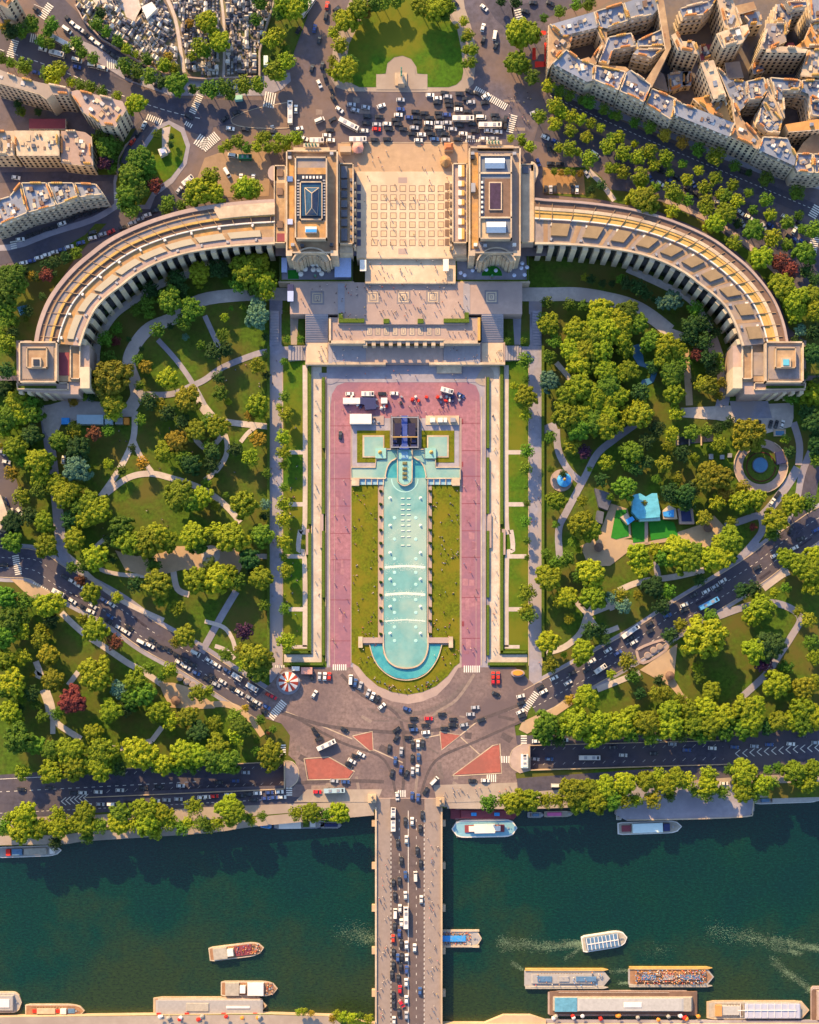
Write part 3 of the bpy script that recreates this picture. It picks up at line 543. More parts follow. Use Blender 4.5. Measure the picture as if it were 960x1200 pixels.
# ================================================================= PALACE
outer=[(322,233),(280,236),(240,241),(210,247),(180,256),(150,268),(125,281),(105,296),(85,313),(66,335),(53,356),(44,380),(40,400)]
inner=[(322,286),(296,287),(270,289),(245,292),(222,296),(200,302),(180,310),(160,321),(143,334),(126,347),(112,362),(101,384),(94,405)]
outer=smooth(outer,5); inner=smooth(inner,5); NW=len(outer)
def wing(mir):
    global outer,inner,NW
    if mir: outer=[(337,231.5),(332,232),(327,232.6)]+outer; inner=[(337,286),(332,286),(327,286)]+inner; NW=len(outer)
    X=(lambda p:p) if not mir else (lambda p:(964-p[0],p[1]))
    side='right' if mir else 'left'
    r=empty('palace_wing',P(*X((110,330)),0)); tag(r,f'long curved stone palace wing with banded roof on the {side} of the esplanade','palace wing')
    inv=r.location.copy()
    def bl(i,f): a,b=outer[i],inner[i]; return X((a[0]*(1-f)+b[0]*f,a[1]*(1-f)+b[1]*f))
    def part(name,mb,m):
        mb.v=[(v[0]-inv.x,v[1]-inv.y,v[2]-inv.z) for v in mb.v]; return mb.build(name,m,r)
    def band(name,f0,f1,z0,z1,m,i0=0,i1=NW-1):
        b=MB(); i1=min(i1,NW-1)
        for i in range(i0,i1):
            q=[P(*bl(i,f0),z1),P(*bl(i+1,f0),z1),P(*bl(i+1,f1),z1),P(*bl(i,f1),z1)]
            b.prism(q,z0)
        return part(name,b,m)
    if not mir:
        band('roof_parapet',0,.09,U,U+10.4,stone_p); band('roof',.09,.17,U,U+9.6,roof_brown); band('roof_ridge',.17,.2,U,U+10.1,roof_tan)
        band('roof',.2,.32,U,U+9.5,roof_grey); band('gutter',.32,.37,U,U+9.7,gold); band('roof',.37,.49,U,U+8.9,roof_brown)
        band('cornice',.49,.515,U,U+9.4,white)
        band('terrace',.515,.67,U,U+8.4,roof_or); band('terrace',.67,.96,U,U+8.41,roof_tan)
        band('skylight',.08,.34,U,U+10.6,stone_l,0,9)
        for k in range(3,NW-8,7): band('skylight',.68,.82,U,U+9.3,roof_beige,k,k+6)
        band('walkway',.84,.95,U,U+8.6,stone_p)
    else:
        band('roof_parapet',0,.05,U,U+10.4,stone_p); band('roof',.05,.19,U,U+9.4,roof_brown); band('gutter',.19,.26,U,U+9.9,stone_l); band('roof',.26,.32,U,U+9.6,gold)
        band('roof',.32,.43,U,U+9.2,gold); band('cornice',.43,.455,U,U+9.5,white); band('terrace',.455,.96,U,U+8.2,roof_grey)  # gold roof bands: sunlight on the inner side put into the colour
        for k in range(4,NW-4,6): band('skylight',.53,.8,U,U+9.7,mat('box_brown',(.27,.20,.12),.8,.15,.3),k,k+3)
        for k in range(2,NW-4,6): band('sunlight_patch',.47,.95,U,U+8.25,roof_tan,k,k+1)  # tan strips imitate patches of sunlight between the boxes
    band('cornice',.955,1,U+7.4,U+9.2,stone_l)
    # facade: glazed bays and buttress piers at uniform arc spacing
    b=MB()
    for i in range(NW-1):
        b.prism([P(*bl(i,.9),U+8),P(*bl(i+1,.9),U+8),P(*bl(i+1,.975),U+8),P(*bl(i,.975),U+8)],0)
    part('glazing',b,glass_d)
    b=MB()
    for i in range(NW-1):
        q=[P(*bl(i,.9),U+3),P(*bl(i+1,.9),U+3),P(*bl(i+1,1.0),U+3),P(*bl(i,1.0),U+3)]
        a,c=P(*bl(i,.98),U),P(*bl(i+1,.98),U); n=Vector(((c-a).y,-(c-a).x,0)).normalized(); n=n if n.dot(Vector((CAM.x,CAM.y,0))-a)>0 else -n
        a.z=c.z=2.0; b.prism([a-n*1,c-n*1,c+n*2.6,a+n*2.6],0)
    part('plinth',b,stone_p)
    # arc-length param
    pts=[P(*bl(i,.985),U+9) for i in range(NW)]; d=[0]
    for a,c in zip(pts,pts[1:]): d.append(d[-1]+(c-a).length)
    Ltot=d[-1]; n=int(Ltot/5.6)
    for k in range(n):
        s=(k+.5)/n*Ltot; i=max(j for j in range(NW) if d[j]<=s); i=min(i,NW-2); t=(s-d[i])/(d[i+1]-d[i]); p=pts[i].lerp(pts[i+1],t); tg=(pts[i+1]-pts[i]).normalized(); nn=Vector((tg.y,-tg.x,0)); nn=nn if nn.dot(Vector((CAM.x,CAM.y,0))-p)>0 else -nn
        b=MB(); b.box((p.x+nn.x*.7,p.y+nn.y*.7,.1),(2.7,2.6,U+7.3),math.atan2(tg.y,tg.x)+0,0); part('pier',b,cream)
    for k in range(1,NW-1,3):
        b=MB(); q0,q1=bl(k,.1),bl(k,.48); a,c=P(*q0,U+9.9),P(*q1,U+9.9); d=(c-a).normalized(); n_=Vector((-d.y,d.x,0))*.12
        b.prism([a-n_,c-n_,c+n_,a+n_],U+8); part('roof_seam',b,roof_tan)
        if k%2==0:
            for f_ in (.57,.9):
                b=MB(); p=P(*bl(k,f_),U+8.4); b.box((p.x,p.y,U+8.2),(1.4,1,1.1),.3*k); part('roof_vent',b,white if f_<.6 else metal)
    return r
wing(0); wing(1)
def house(name,label,cat,px,py,z=0): 
    r=empty(name,P(px,py,z)); tag(r,label,cat); return r
def pt(r,name,mb,m):
    l=r.location; mb.v=[(v[0]-l.x,v[1]-l.y,v[2]-l.z) for v in mb.v]; return mb.build(name,m,r)
def pslab(r,name,pts,zt,zb,m):
    b=MB(); b.prism([P(x,y,zt) for x,y in pts],zb); return pt(r,name,b,m)
def rim(r,name,pts,w,zt,zb,m):
    cx=sum(p[0] for p in pts)/len(pts); cy=sum(p[1] for p in pts)/len(pts); b=MB()
    for i in range(len(pts)):
        a=P(*pts[i],zt); c=P(*pts[(i+1)%len(pts)],zt); d=(c-a); n=Vector((-d.y,d.x,0)).normalized()*w*S
        C=P(cx,cy,zt)
        if n.dot(C-a)<0:n=-n
        e=d.normalized()*w*S
        b.prism([a,c,c+n,a+n],zb)
    return pt(r,name,b,m)
# end pavilions
for mir in (0,1):
    X=(lambda pts:pts) if not mir else (lambda pts:[(964-x,y) for x,y in pts])
    sd='right' if mir else 'left'
    r=house('end_pavilion',f'square stone pavilion with stepped roof closing the {sd} palace wing','pavilion',*(X([(60,430)])[0]))
    zt=U+8
    pslab(r,'wall',X([(19,399),(37,399),(37,403),(92,403),(105,405),(105,448),(92,456),(92,462),(78,462),(20,457)]),U+5,-.5,stone_p)
    pslab(r,'roof',X([(23,402),(66,402),(66,446),(23,446)]),zt+2,U+3,stone_l)
    pslab(r,'roof_terrace',X([(26,405),(63,405),(63,444),(26,444)]),zt+2.4,zt,roof_grey)
    rim(r,'parapet',X([(22,400),(67,400),(67,448),(22,448)]),1.6,zt+3.4,zt,stone_l)
    pslab(r,'attic',X([(31,407),(55,407),(55,431),(31,431)]),zt+5,zt,roof_tan)
    rim(r,'parapet',X([(31,407),(55,407),(55,431),(31,431)]),1,zt+5.6,zt+4,stone)
    pslab(r,'lantern',X([(37,419),(48,419),(48,430),(37,430)]),zt+6.4,zt+4,stone_l)
    pslab(r,'skylight',X([(39,421),(46,421),(46,428),(39,428)]),zt+6.8,zt+6,glass_d if not mir else mat('sky_glass',(.12,.45,.6),.2,.1,1))
    pslab(r,'terrace',X([(68,404),(93,404),(93,447),(68,447)]),U+6,U,roof_tan); pslab(r,'light_well',X([(69,413),(81,413),(81,440),(69,440)]),U+6.2,U+4,maroon if not mir else roof_grey)
    rim(r,'parapet',X([(82,404),(94,404),(94,444),(82,444)]),1.1,U+7,U+4,stone_l)
    rim(r,'parapet',X([(19,448),(80,448),(80,457),(20,456)]),1,U+6.2,U+3,stone_l)
    pslab(r,'planter',X([(22,452),(66,452),(66,455),(22,455)]),U+5.4,U+4.8,hedge_m)
    # front piers and tall windows (slanted bars seen from above)
    for k in range(6):
        x=24+k*10; b=MB(); q=X([(x,457.5)])[0]; p=P(*q,U+5); b.box((p.x,p.y-.8,-.4),(1.9,1.6,U+5),0); pt(r,'pier',b,cream)
        if k<5:
            q=X([(x+5,457.5)])[0]; p=P(*q,U+5); b=MB(); b.box((p.x,p.y-.1,1),(2.2,.5,U+2),0); pt(r,'window',b,glass_d)
    pslab(r,'bay_wall',X([(94,430),(105,430),(105,455),(94,455)]),U+7,0,cream)
# main pavilions
def Z(mir):
    return (lambda x,y:(300+x/5.3333,160+y/5.3333)) if not mir else (lambda x,y:(480+x/5.3333,160+y/5.3333))
def pavil(mir):
    z=Z(mir); R_=lambda x0,y0,x1,y1:[z(x0,y0),z(x1,y0),z(x1,y1),z(x0,y1)]
    sd='right' if mir else 'left'
    r=house('palace_pavilion',f'stone palace block on the {sd} with a '+('dark sunken roof court' if mir else 'blue glass pyramid roof'),'palace block',*z(350,800))
    t=U+13
    if not mir: M=R_(188,85,512,728); wx0,wx1=188,512; cx=345; ix0,ix1=243,445
    else: M=R_(372,62,695,728); wx0,wx1=372,695; cx=535; ix0,ix1=435,640
    pslab(r,'wall',M,t,-1,stone)
    pslab(r,'wall',R_(cx-110,68 if not mir else 55,cx+115,90),t,U-1,stone)
    pslab(r,'roof',[(x,y) for x,y in M] and R_(wx0+8,95,wx1-8,722),t+.05,t-1,roof_tan if not mir else roof_grey)
    rim(r,'parapet',M,1.5,t+1.4,t-1,stone_l)
    pslab(r,'attic',R_(ix0,125 if not mir else 112,ix1,640),t+4,t,stone); rim(r,'parapet',R_(ix0,125 if not mir else 112,ix1,640),1.5,t+5.2,t+2,stone_l)
    pslab(r,'roof',R_(wx0+8,100,ix0-6,700),t+.3,t,roof_or)
    # top mid panel
    if not mir:
        pslab(r,'roof_terrace',R_(ix0+8,134,ix1-8,235),t+4.3,t+3,roof_grey); pslab(r,'roof_terrace',R_(ix0+8,195,ix1-8,235),t+4.4,t+3,roof_or)
        pslab(r,'roof_light_frame',R_(250,238,437,520),t+4.3,t+3,glass_d)
        for k in range(6):
            pslab(r,'skylight',R_(290+k*22,246,302+k*22,262),t+4.8,t+4,white)
        for k in range(13):
            pslab(r,'roof_fin',R_(256,270+k*18,272,278+k*18),t+4.6,t+4,metal); pslab(r,'roof_fin',R_(418,270+k*18,434,278+k*18),t+4.6,t+4,metal)
        rim(r,'parapet',R_(274,280,416,520),1.2,t+5.5,t+4,stone_l)
        pslab(r,'glass_roof',R_(284,290,408,496),t+4.9,t+4,mat('deep_blue_glass',(.02,.07,.15),.2,.2,.5))
        b=MB(); q=[P(*z(*c),t+5) for c in ((305,320),(394,320),(385,492),(312,492))]; rd=[P(*z(*c),t+9) for c in ((349,355),(349,445))]
        b.add(q+rd,[(0,3,5,4),(1,0,4),(2,1,4,5),(3,2,5)]); pt(r,'glass_pyramid',b,mat('roof_glazing',(.03,.08,.16),.25,.3,.6))
        for a,c in ((q[0],rd[0]),(q[1],rd[0]),(q[2],rd[1]),(q[3],rd[1]),(rd[0],rd[1]),(q[0],q[1]),(q[1],q[2]),(q[2],q[3]),(q[3],q[0])):
            b=MB(); d=(c-a).normalized(); n=Vector((-d.y,d.x,0)).normalized()*.16; u=Vector((0,0,.15)); b.add([a-n+u,c-n+u,c+n+u,a+n+u,a-n,c-n,c+n,a+n],[(0,1,2,3),(0,4,5,1),(1,5,6,2),(2,6,7,3),(3,7,4,0)]); pt(r,'glazing_bar',b,stone_l)
        pslab(r,'roof_terrace',R_(250,535,437,632),t+4.4,t+3,roof_or)
        b=MB(); b.prism([P(*c,t+6) for c in R_(307,562,380,598)],t+4); pt(r,'skylight',b,white); pslab(r,'skylight',R_(310,578,378,596),t+6.2,t+5,bluec)
        pslab(r,'roof_unit',R_(192,248,230,280),t+1.4,t,mat('solar_blue',(.12,.22,.5),.3,.1,1)); pslab(r,'roof_unit',R_(192,515,230,548),t+1.2,t,mat('pale_blue',(.4,.5,.8),.4,.1,1))
    else:
        pslab(r,'roof_terrace',R_(443,120,632,226),t+4.3,t+3,mat('roof_court',(.16,.19,.25),.8,.1,.4)); pslab(r,'parapet',R_(437,222,640,232),t+5.2,t+3,stone_l); pslab(r,'parapet',R_(437,500,640,510),t+5.2,t+3,stone_l)
        pslab(r,'roof_terrace',R_(443,232,632,262),t+4.35,t+3,mat('roof_court',(.16,.19,.25))); pslab(r,'roof_terrace',R_(470,262,632,498),t+4.4,t+3,roof_brown); pslab(r,'roof_terrace',R_(443,264,470,498),t+4.3,t+3,zinc_d)
        for k in range(7): pslab(r,'roof_vent',R_(447,278+k*31,460,292+k*31),t+5.2,t+4,white)
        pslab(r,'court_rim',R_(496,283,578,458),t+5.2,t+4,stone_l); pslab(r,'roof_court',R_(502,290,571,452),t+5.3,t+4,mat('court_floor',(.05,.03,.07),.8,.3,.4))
        pslab(r,'roof_terrace',R_(475,510,632,600),t+4.3,t+3,mat('roof_court',(.16,.19,.25)))
        for y0,y1,x0,x1 in ((135,200,472,595),(533,602,482,603)):
            b=MB(); y=(y0+y1)/2; q=[P(*z(*c),t+5) for c in ((x0,y0),(x1,y0),(x1,y1),(x0,y1))]; rd=[P(*z(*c),t+7) for c in ((x0,y-3),(x1,y-3))]
            b.add(q+rd,[(0,4,5,1),(2,5,4,3),(0,3,4),(1,5,2)]); pt(r,'roof_light',b,mat('roof_light_glass',(.55,.62,.72),.4,.1,1))
        pslab(r,'roof_unit',R_(385,290,412,345),t+2.2,t,metal)
    # corner vents
    for x,y in ((wx0+22,105),(wx0+22,130),(wx1-40,105),(wx1-40,675),(wx0+40,675),(wx0+100,680)):
        pslab(r,'roof_vent',R_(x-10,y-10,x+12,y+8),t+2,t,random.choice([white,metal,glass_d]))
    # curved south portico: arc band
    cx=346 if not mir else 543; cyy=815
    b=MB(); ang=[math.radians(a) for a in range(200,341,10)]
    for a,c in zip(ang,ang[1:]):
        q=[z(cx+ra*math.cos(an),cyy+ra*.95*math.sin(an)) for ra,an in ((118,a),(118,c),(95,c),(95,a))]
        b.prism([P(*p,t-1) for p in q],-1)
    pt(r,'portico_wall',b,stone_l)
    b=MB()
    for a,c in zip(ang,ang[1:]):
        q=[z(cx+ra*math.cos(an),cyy+ra*.95*math.sin(an)) for ra,an in ((132,a),(132,c),(123,c),(123,a))]
        b.prism([P(*p,t+1) for p in q],U)
    pt(r,'portico_cornice',b,stone_l)
    # columns below arc
    for k,a in enumerate(range(215,331,16)):
        an=math.radians(a); b=MB(); p=P(*z(cx+88*math.cos(an),cyy+85*math.sin(an)),t-2); b.box((p.x,p.y,4),(1.7,1.7,t-7),an+.1); pt(r,'column',b,stone_l)
    for k in range(5):
        an=math.radians(238+k*16); b=MB(); p=P(*z(cx+93*math.cos(an),cyy+91*math.sin(an)),t-2.5); b.box((p.x,p.y,4),(3.2,.5,t-8),an+math.pi/2); pt(r,'window',b,glass_d)
    for x0,x1 in ((wx0,wx0+38),(wx1-45,wx1)): pslab(r,'pylon',R_(x0,712,x1,745),t+1.5,4,stone_l)
    # outer low annex toward the wing
    if not mir:
        an=R_(112,178,186,665); pslab(r,'annex_wall',an,U+8,-.5,stone); pslab(r,'annex_roof',R_(120,290,180,655),U+8.1,U+7,roof_tan); rim(r,'parapet',an,1,U+9,U+7,stone_l)
        pslab(r,'apse',[z(112+38*math.cos(math.radians(a)),228+48*math.sin(math.radians(a))) for a in range(90,271,15)]+[z(130,180),z(130,276)],U+8,U-1,stone_p)
        for y in (225,342,548): pslab(r,'roof_hatch',R_(132,y-22,168,y+22),U+9,U+8,roof_brown)
        pslab(r,'roof_hatch',R_(132,605,182,655),U+8.5,U+8,maroon)
    else:
        an=R_(698,170,780,660); pslab(r,'annex_wall',an,U+8,-.5,stone_p); pslab(r,'annex_roof',R_(705,215,773,655),U+8.1,U+7,stone_l); rim(r,'parapet',an,.8,U+9,U+7,stone_l)
        pslab(r,'apse',[z(760+45*math.cos(math.radians(a)),215+60*math.sin(math.radians(a))) for a in range(-90,91,15)],U+8,U-1,stone_l); pslab(r,'roof_hatch',R_(706,188,745,228),U+9,U+8,zinc_d)
    # annex towards the parvis
    if not mir:
        A=R_(518,165,610,672); pslab(r,'side_wing_wall',A,U+7,U-6,stone); pslab(r,'side_wing_roof',R_(524,180,602,660),U+7.1,U+6,roof_tan); rim(r,'parapet',A,1.2,U+8.2,U+6,stone_l)
        for k,(y0,y1) in enumerate(((185,258),(270,322),(338,380),(398,440),(458,500),(516,558),(575,650))): pslab(r,'roof_hatch',R_(533,y0,571,y1),U+8.4,U+7,zinc_d)
        for k in range(7): pslab(r,'roof_hatch',R_(588,260+k*59,604,280+k*59),U+8,U+7,zinc_d)
        for k in range(8):
            b=MB(); b.prism([P(*c,U+7) for c in R_(611,283+k*56,625,297+k*56)],U-1); pt(r,'pier',b,stone_l)
        for k in range(7): pslab(r,'colonnade_bay',R_(632,300+k*57,656,340+k*57),U+.5,U-.2,mat('bay_blue',(.06,.07,.14),.6,.2,.5))
        pslab(r,'step_block',R_(522,672,606,728),U+5,4,gold if 0 else stone_l)
        pslab(r,'guard_box',R_(525,60,595,96),U+4,U,stone_l)
    else:
        A=R_(268,165,362,665); pslab(r,'side_wing_wall',A,U+7,U-6,stone); pslab(r,'side_wing_roof',R_(276,175,354,655),U+7.1,U+6,stone_p); rim(r,'parapet',A,1.2,U+8.2,U+6,stone_l)
        for k,(y0,y1) in enumerate(((178,248),(275,308),(335,366),(392,425),(450,488),(512,548),(572,640))): pslab(r,'roof_hatch',R_(305,y0,342,y1),U+8.4,U+7,white); pslab(r,'roof_hatch',R_(326,y0,343,y1),U+8.5,U+7,gold)
        for k in range(8):
            b=MB(); b.prism([P(*c,U+7) for c in R_(252,280+k*56,266,294+k*56)],U-1); pt(r,'pier',b,stone_l)
        for k in range(7): pslab(r,'colonnade_bay',R_(222,290+k*58,247,332+k*58),U+.5,U-.2,roof_brown)
        pslab(r,'step_block',R_(272,675,355,735),U+5,4,stone_l)
    return r
pavil(0); pavil(1)
# ---- terraces of the centre
def terr(name,pts,zt,m,label,zb=-.5,cat='terrace'):
    o=slab(name,pts,zt,zb,m); tag(o,label,cat); return o
terr('raised_terrace',[(418,201),(548,201),(548,302),(418,302)],U+.35,parvis_m,'broad pale parvis terrace between the two palace blocks')
terr('raised_terrace',[(428,302),(534,302),(534,331),(428,331)],U-1.5,parvis_m,'sunlit stepped terrace strip just below the tiled parvis')
terr('raised_terrace',[(340,331),(612,331),(612,368),(545,368),(545,380),(396,380),(396,368),(340,368)],U-3,stone_p,'wide pale terrace with concentric square paving medallions')
terr('raised_terrace',[(386,372),(563,372),(563,402),(520,402),(386,402)],U-4.2,stone_p,'narrow stone terrace with a row of small paved panels')
terr('raised_terrace',[(358,401),(592,401),(592,426),(358,426)],3.2,stone_p,'low roof terrace above the theatre entrance facing the pool')
# parvis tiles
b=MB(); b2=MB()
z0=lambda x,y:(300+x/5.3333,160+y/5.3333)
for i in range(9):
    for j in range(7):
        x=740+i*59.5; y=325+j*56.5
        if i in(): continue
        for (k,hw,zz,bb) in ((0,20,U+.38,b),(1,16,U+.41,b2)):
            bb.add([P(*z0(x+sx*hw,y+sy*hw),zz) for sx,sy in ((-1,1),(1,1),(1,-1),(-1,-1))],[(0,1,2,3)])
o=b.build('paving_pattern',mat('dark_inlay',(.20,.15,.13),.8,.1,.5)); o['kind']='structure'; o=b2.build('paving_pattern',mat('warm_inlay',(.56,.42,.28),.8,.12,.5)); o['kind']='structure'
for (x0,y0,x1,y1) in ((890,255,945,290),(890,700,945,735),): flat('paving_pattern',[z0(x0,y0),z0(x1,y0),z0(x1,y1),z0(x0,y1)],U+.39,stone_p)
for y in (303,331): 
    b=MB(); b.box((P(481,y,U).x,P(481,y,U-1).y,U-1.6 if y==303 else U-3),(104*S,.9,1.9),0); tag(b.build('balustrade',stone_l),f'long pale stone balustrade {"below the tiled parvis" if y==303 else "above the medallion terrace"}','balustrade')
# medallions
for (cx,cy) in ((372,349),(437.5,348),(473,348),(507.5,348),(576,348)):
    b=MB()
    for k,(h,mi) in enumerate(((8,1),(6,0),(4.6,1),(3.4,0),(1.7,1),(.9,0))):
        zz=U-2.94+k*.03; b.add([P(cx+sx*h,cy+sy*h,zz) for sx,sy in ((-1,1),(1,1),(1,-1),(-1,-1))],[(0,1,2,3)],mi)
    o=b.build('paving_medallion',[stone_l,mat('grey_inlay',(.22,.2,.22),.8,.1,.5)]); o['kind']='structure'
for x in (433,443,453,463,473,483,493,503,513):
    b=MB()
    for k,(hx,hy,mi) in enumerate(((3.6,5.2,1),(2.6,4.2,0),(1.4,3,1),(.7,2.2,0))):
        zz=U-4.15+k*.03; b.add([P(x+sx*hx,388+sy*hy,zz) for sx,sy in ((-1,1),(1,1),(1,-1),(-1,-1))],[(0,1,2,3)],mi)
    o=b.build('paving_panel',[stone_l,mat('grey_inlay',(.22,.2,.22))]); o['kind']='structure'
def hedge(pts,w,h,z,label,cat='hedge',m=None,group=None):
    b=MB(); sp=pts; a=offs(sp,w/2); c=offs(sp,-w/2)
    for i in range(len(sp)-1):
        b.prism([P(*a[i],z+h),P(*a[i+1],z+h),P(*c[i+1],z+h),P(*c[i],z+h)],z)
    o=b.build('clipped_hedge',m or hedge_m); tag(o,label,cat,group); return o
hedge([(397,375.5),(427,375.5)],4.5,1.1,U-3,'clipped green hedge at the left edge of medallion terrace'); hedge([(520,375.5),(550,375.5)],4.5,1.1,U-3,'clipped green hedge at the right edge of medallion terrace')
hedge([(399.5,367),(399.5,373)],5,1.15,U-3,'short hedge return left of medallion terrace'); hedge([(547,366),(547,373)],5,1.15,U-3,'short hedge return right of medallion terrace')
for x in (453,493): hedge([(x-3.5,376),(x+3.5,376)],5,1.3,U-3,f'small planted box on the medallion terrace edge, {"left" if x<480 else "right"} one','planter')
# front wall with arched bays
fw=house('theatre_facade','pale theatre wall with nine dark square bays above the lower terrace','wall',473,402)
for k in range(10):
    x=428+k*10; pslab(fw,'pier',rect(x-2.3,399,x+2.3,405),U-3.7,0,stone_l)
for k in range(9):
    x=433+k*10; pslab(fw,'bay',rect(x-2.8,399.5,x+2.8,403.8),U-5.5,0,mat('bay_dark',(.12,.09,.03),.7,.3,.5))
for (a,c) in (((386,400.5),(428,400.5)),((520,400.5),(563,400.5))): 
    pslab(fw,'parapet',rect(a[0],399,c[0],402.5),U-3.2,0,stone_l)
pslab(fw,'parapet',rect(426,397.3,521,399),U-3.1,0,stone_l); pslab(fw,'parapet',rect(560,372,563,402),U-3.2,0,gold); pslab(fw,'parapet',rect(385.5,372,388,402),U-3.2,0,stone_l)
def stairs(px0,py0,px1,py1,z0,z1,n,axis,label,m=None):
    """steps over the px rectangle; axis 'y': z0 at py0 to z1 at py1; 'x' likewise"""
    b=MB()
    for i in range(n):
        t0=i/n; t1=(i+1)/n; z=z0+(z1-z0)*(i+.5)/n
        if axis=='y': q=rect(px0,py0+(py1-py0)*t0,px1,py0+(py1-py0)*t1)
        else: q=rect(px0+(px1-px0)*t0,py0,px0+(px1-px0)*t1,py1)
        b.prism([P(x,y,z) for x,y in q],min(z0,z1)-.6)
    o=b.build('staircase',m or stair_m); tag(o,label,'staircase'); return o
stairs(358,368,384.5,401,U-3,3.2,16,'y','wide grey stone staircase at the left of the theatre terrace'); stairs(564.5,368,590,401,U-3,3.2,16,'y','wide grey stone staircase at the right of the theatre terrace')
stairs(385,403.5,429,425.5,4.4,3.3,10,'x','broad grey steps left of the theatre roof apron'); stairs(563,403.5,520,425.5,4.4,3.3,10,'x','broad grey steps right of the theatre roof apron')
flat('terrace_apron',rect(429,404.5,519,425),3.5,stone_p)
flat('terrace_apron',rect(359,402,384,425),3.45,parvis_m); flat('terrace_apron',rect(565,402,590,425),3.45,parvis_m)
slab('terrace_parapet',rect(358,424.5,452,427.2),4.3,0,stone_l); tag(bpy.data.objects['terrace_parapet'],'pale parapet along the left front of lower theatre terrace','parapet')
o=slab('terrace_parapet',rect(503,424.5,592,427.2),4.3,0,stone_l); tag(o,'pale parapet along the right front of lower theatre terrace','parapet')
slab('stair_terrace',rect(396,332,404,367),U-2.9,U-4,stair_m,kind='structure'); slab('stair_terrace',rect(543,332,551,367),U-2.9,U-4,stair_m,kind='structure')
stairs(338,405,358,422,3.2,.5,6,'x','short grey stairs down to the left allee'); stairs(611,405,592,422,.5,3.2,6,'x','short grey stairs down to the right allee')
o=slab('stone_bench_wall',rect(512,427.5,541,437),1.6,0,stone_l); tag(o,'low white stone block on the forecourt right of the stairs','wall')
flat('forecourt_circle',circ(387,437,13,24,0,180)+[(374,437)],.3,pave_g); flat('forecourt_circle',circ(567,440,12,24,-90,150),.3,pave)
# side gardens flanking stairs
for mir in (0,1):
    X=(lambda x:x) if not mir else (lambda x:951-x)
    sd='right' if mir else 'left'
    flat('planting_bed',[(X(330),368),(X(357),368),(X(357),404),(X(330),404)],.3,grass)
    flat('planting_bed_path',[(X(340),368),(X(350),368),(X(348),404),(X(341),404)],.34,pave if not mir else pave_g)
    o=stairs(X(317),364,X(327),404,U-4 if 0 else 4,.4,12,'y',f'narrow stone stair with wide borders beside the {sd} palace terrace',allee)
    for k,(x,w) in enumerate(((363,3.6),(379,3.2))):
        y0,y1=(428,765) if k==0 else (442,768)
        for (a,c,t) in (((y0,614,'upper'),(624,y1,'lower')) if k==0 else ((y0,525,'upper'),(536,602,'upper middle'),(622,700,'lower middle'),(709,y1,'lower'))):
            hedge([(X(x),a),(X(x),c)],w,1.4,.1,f'{t} run of clipped hedge on the {"outer" if k==0 else "inner"} side of the {sd} promenade')
    hedge([(X(334),764),(X(364),764)],3,1.4,.1,f'short clipped hedge closing the foot of {sd} garden strip'); hedge([(X(336),778),(X(379),778)],3.4,1.4,.1,f'clipped hedge along the bottom of {sd} promenade')
    hedge([(X(314.5),405),(X(314.5),600),(X(314.5),770)],3,1.6,.1,f'long dark hedge along the {sd} allee on the garden side')
    for y0,y1,x in ((620,650,360.5),(602,642,377)):
        o=slab('stone_stair',rect(min(X(x-2),X(x+2)),y0,max(X(x-2),X(x+2)),y1),1.3,0,stone_p); tag(o,f'grey garden stair block beside the {sd} promenade hedge, {"outer" if x<370 else "inner"} one','stairs')
    ribbon('kerb',[(X(365.3),430),(X(365.3),766)],.9,.9,stone_l,1,thick=.9); ribbon('kerb',[(X(382),440),(X(382),775)],.8,.8,stone_p,1,thick=.8)
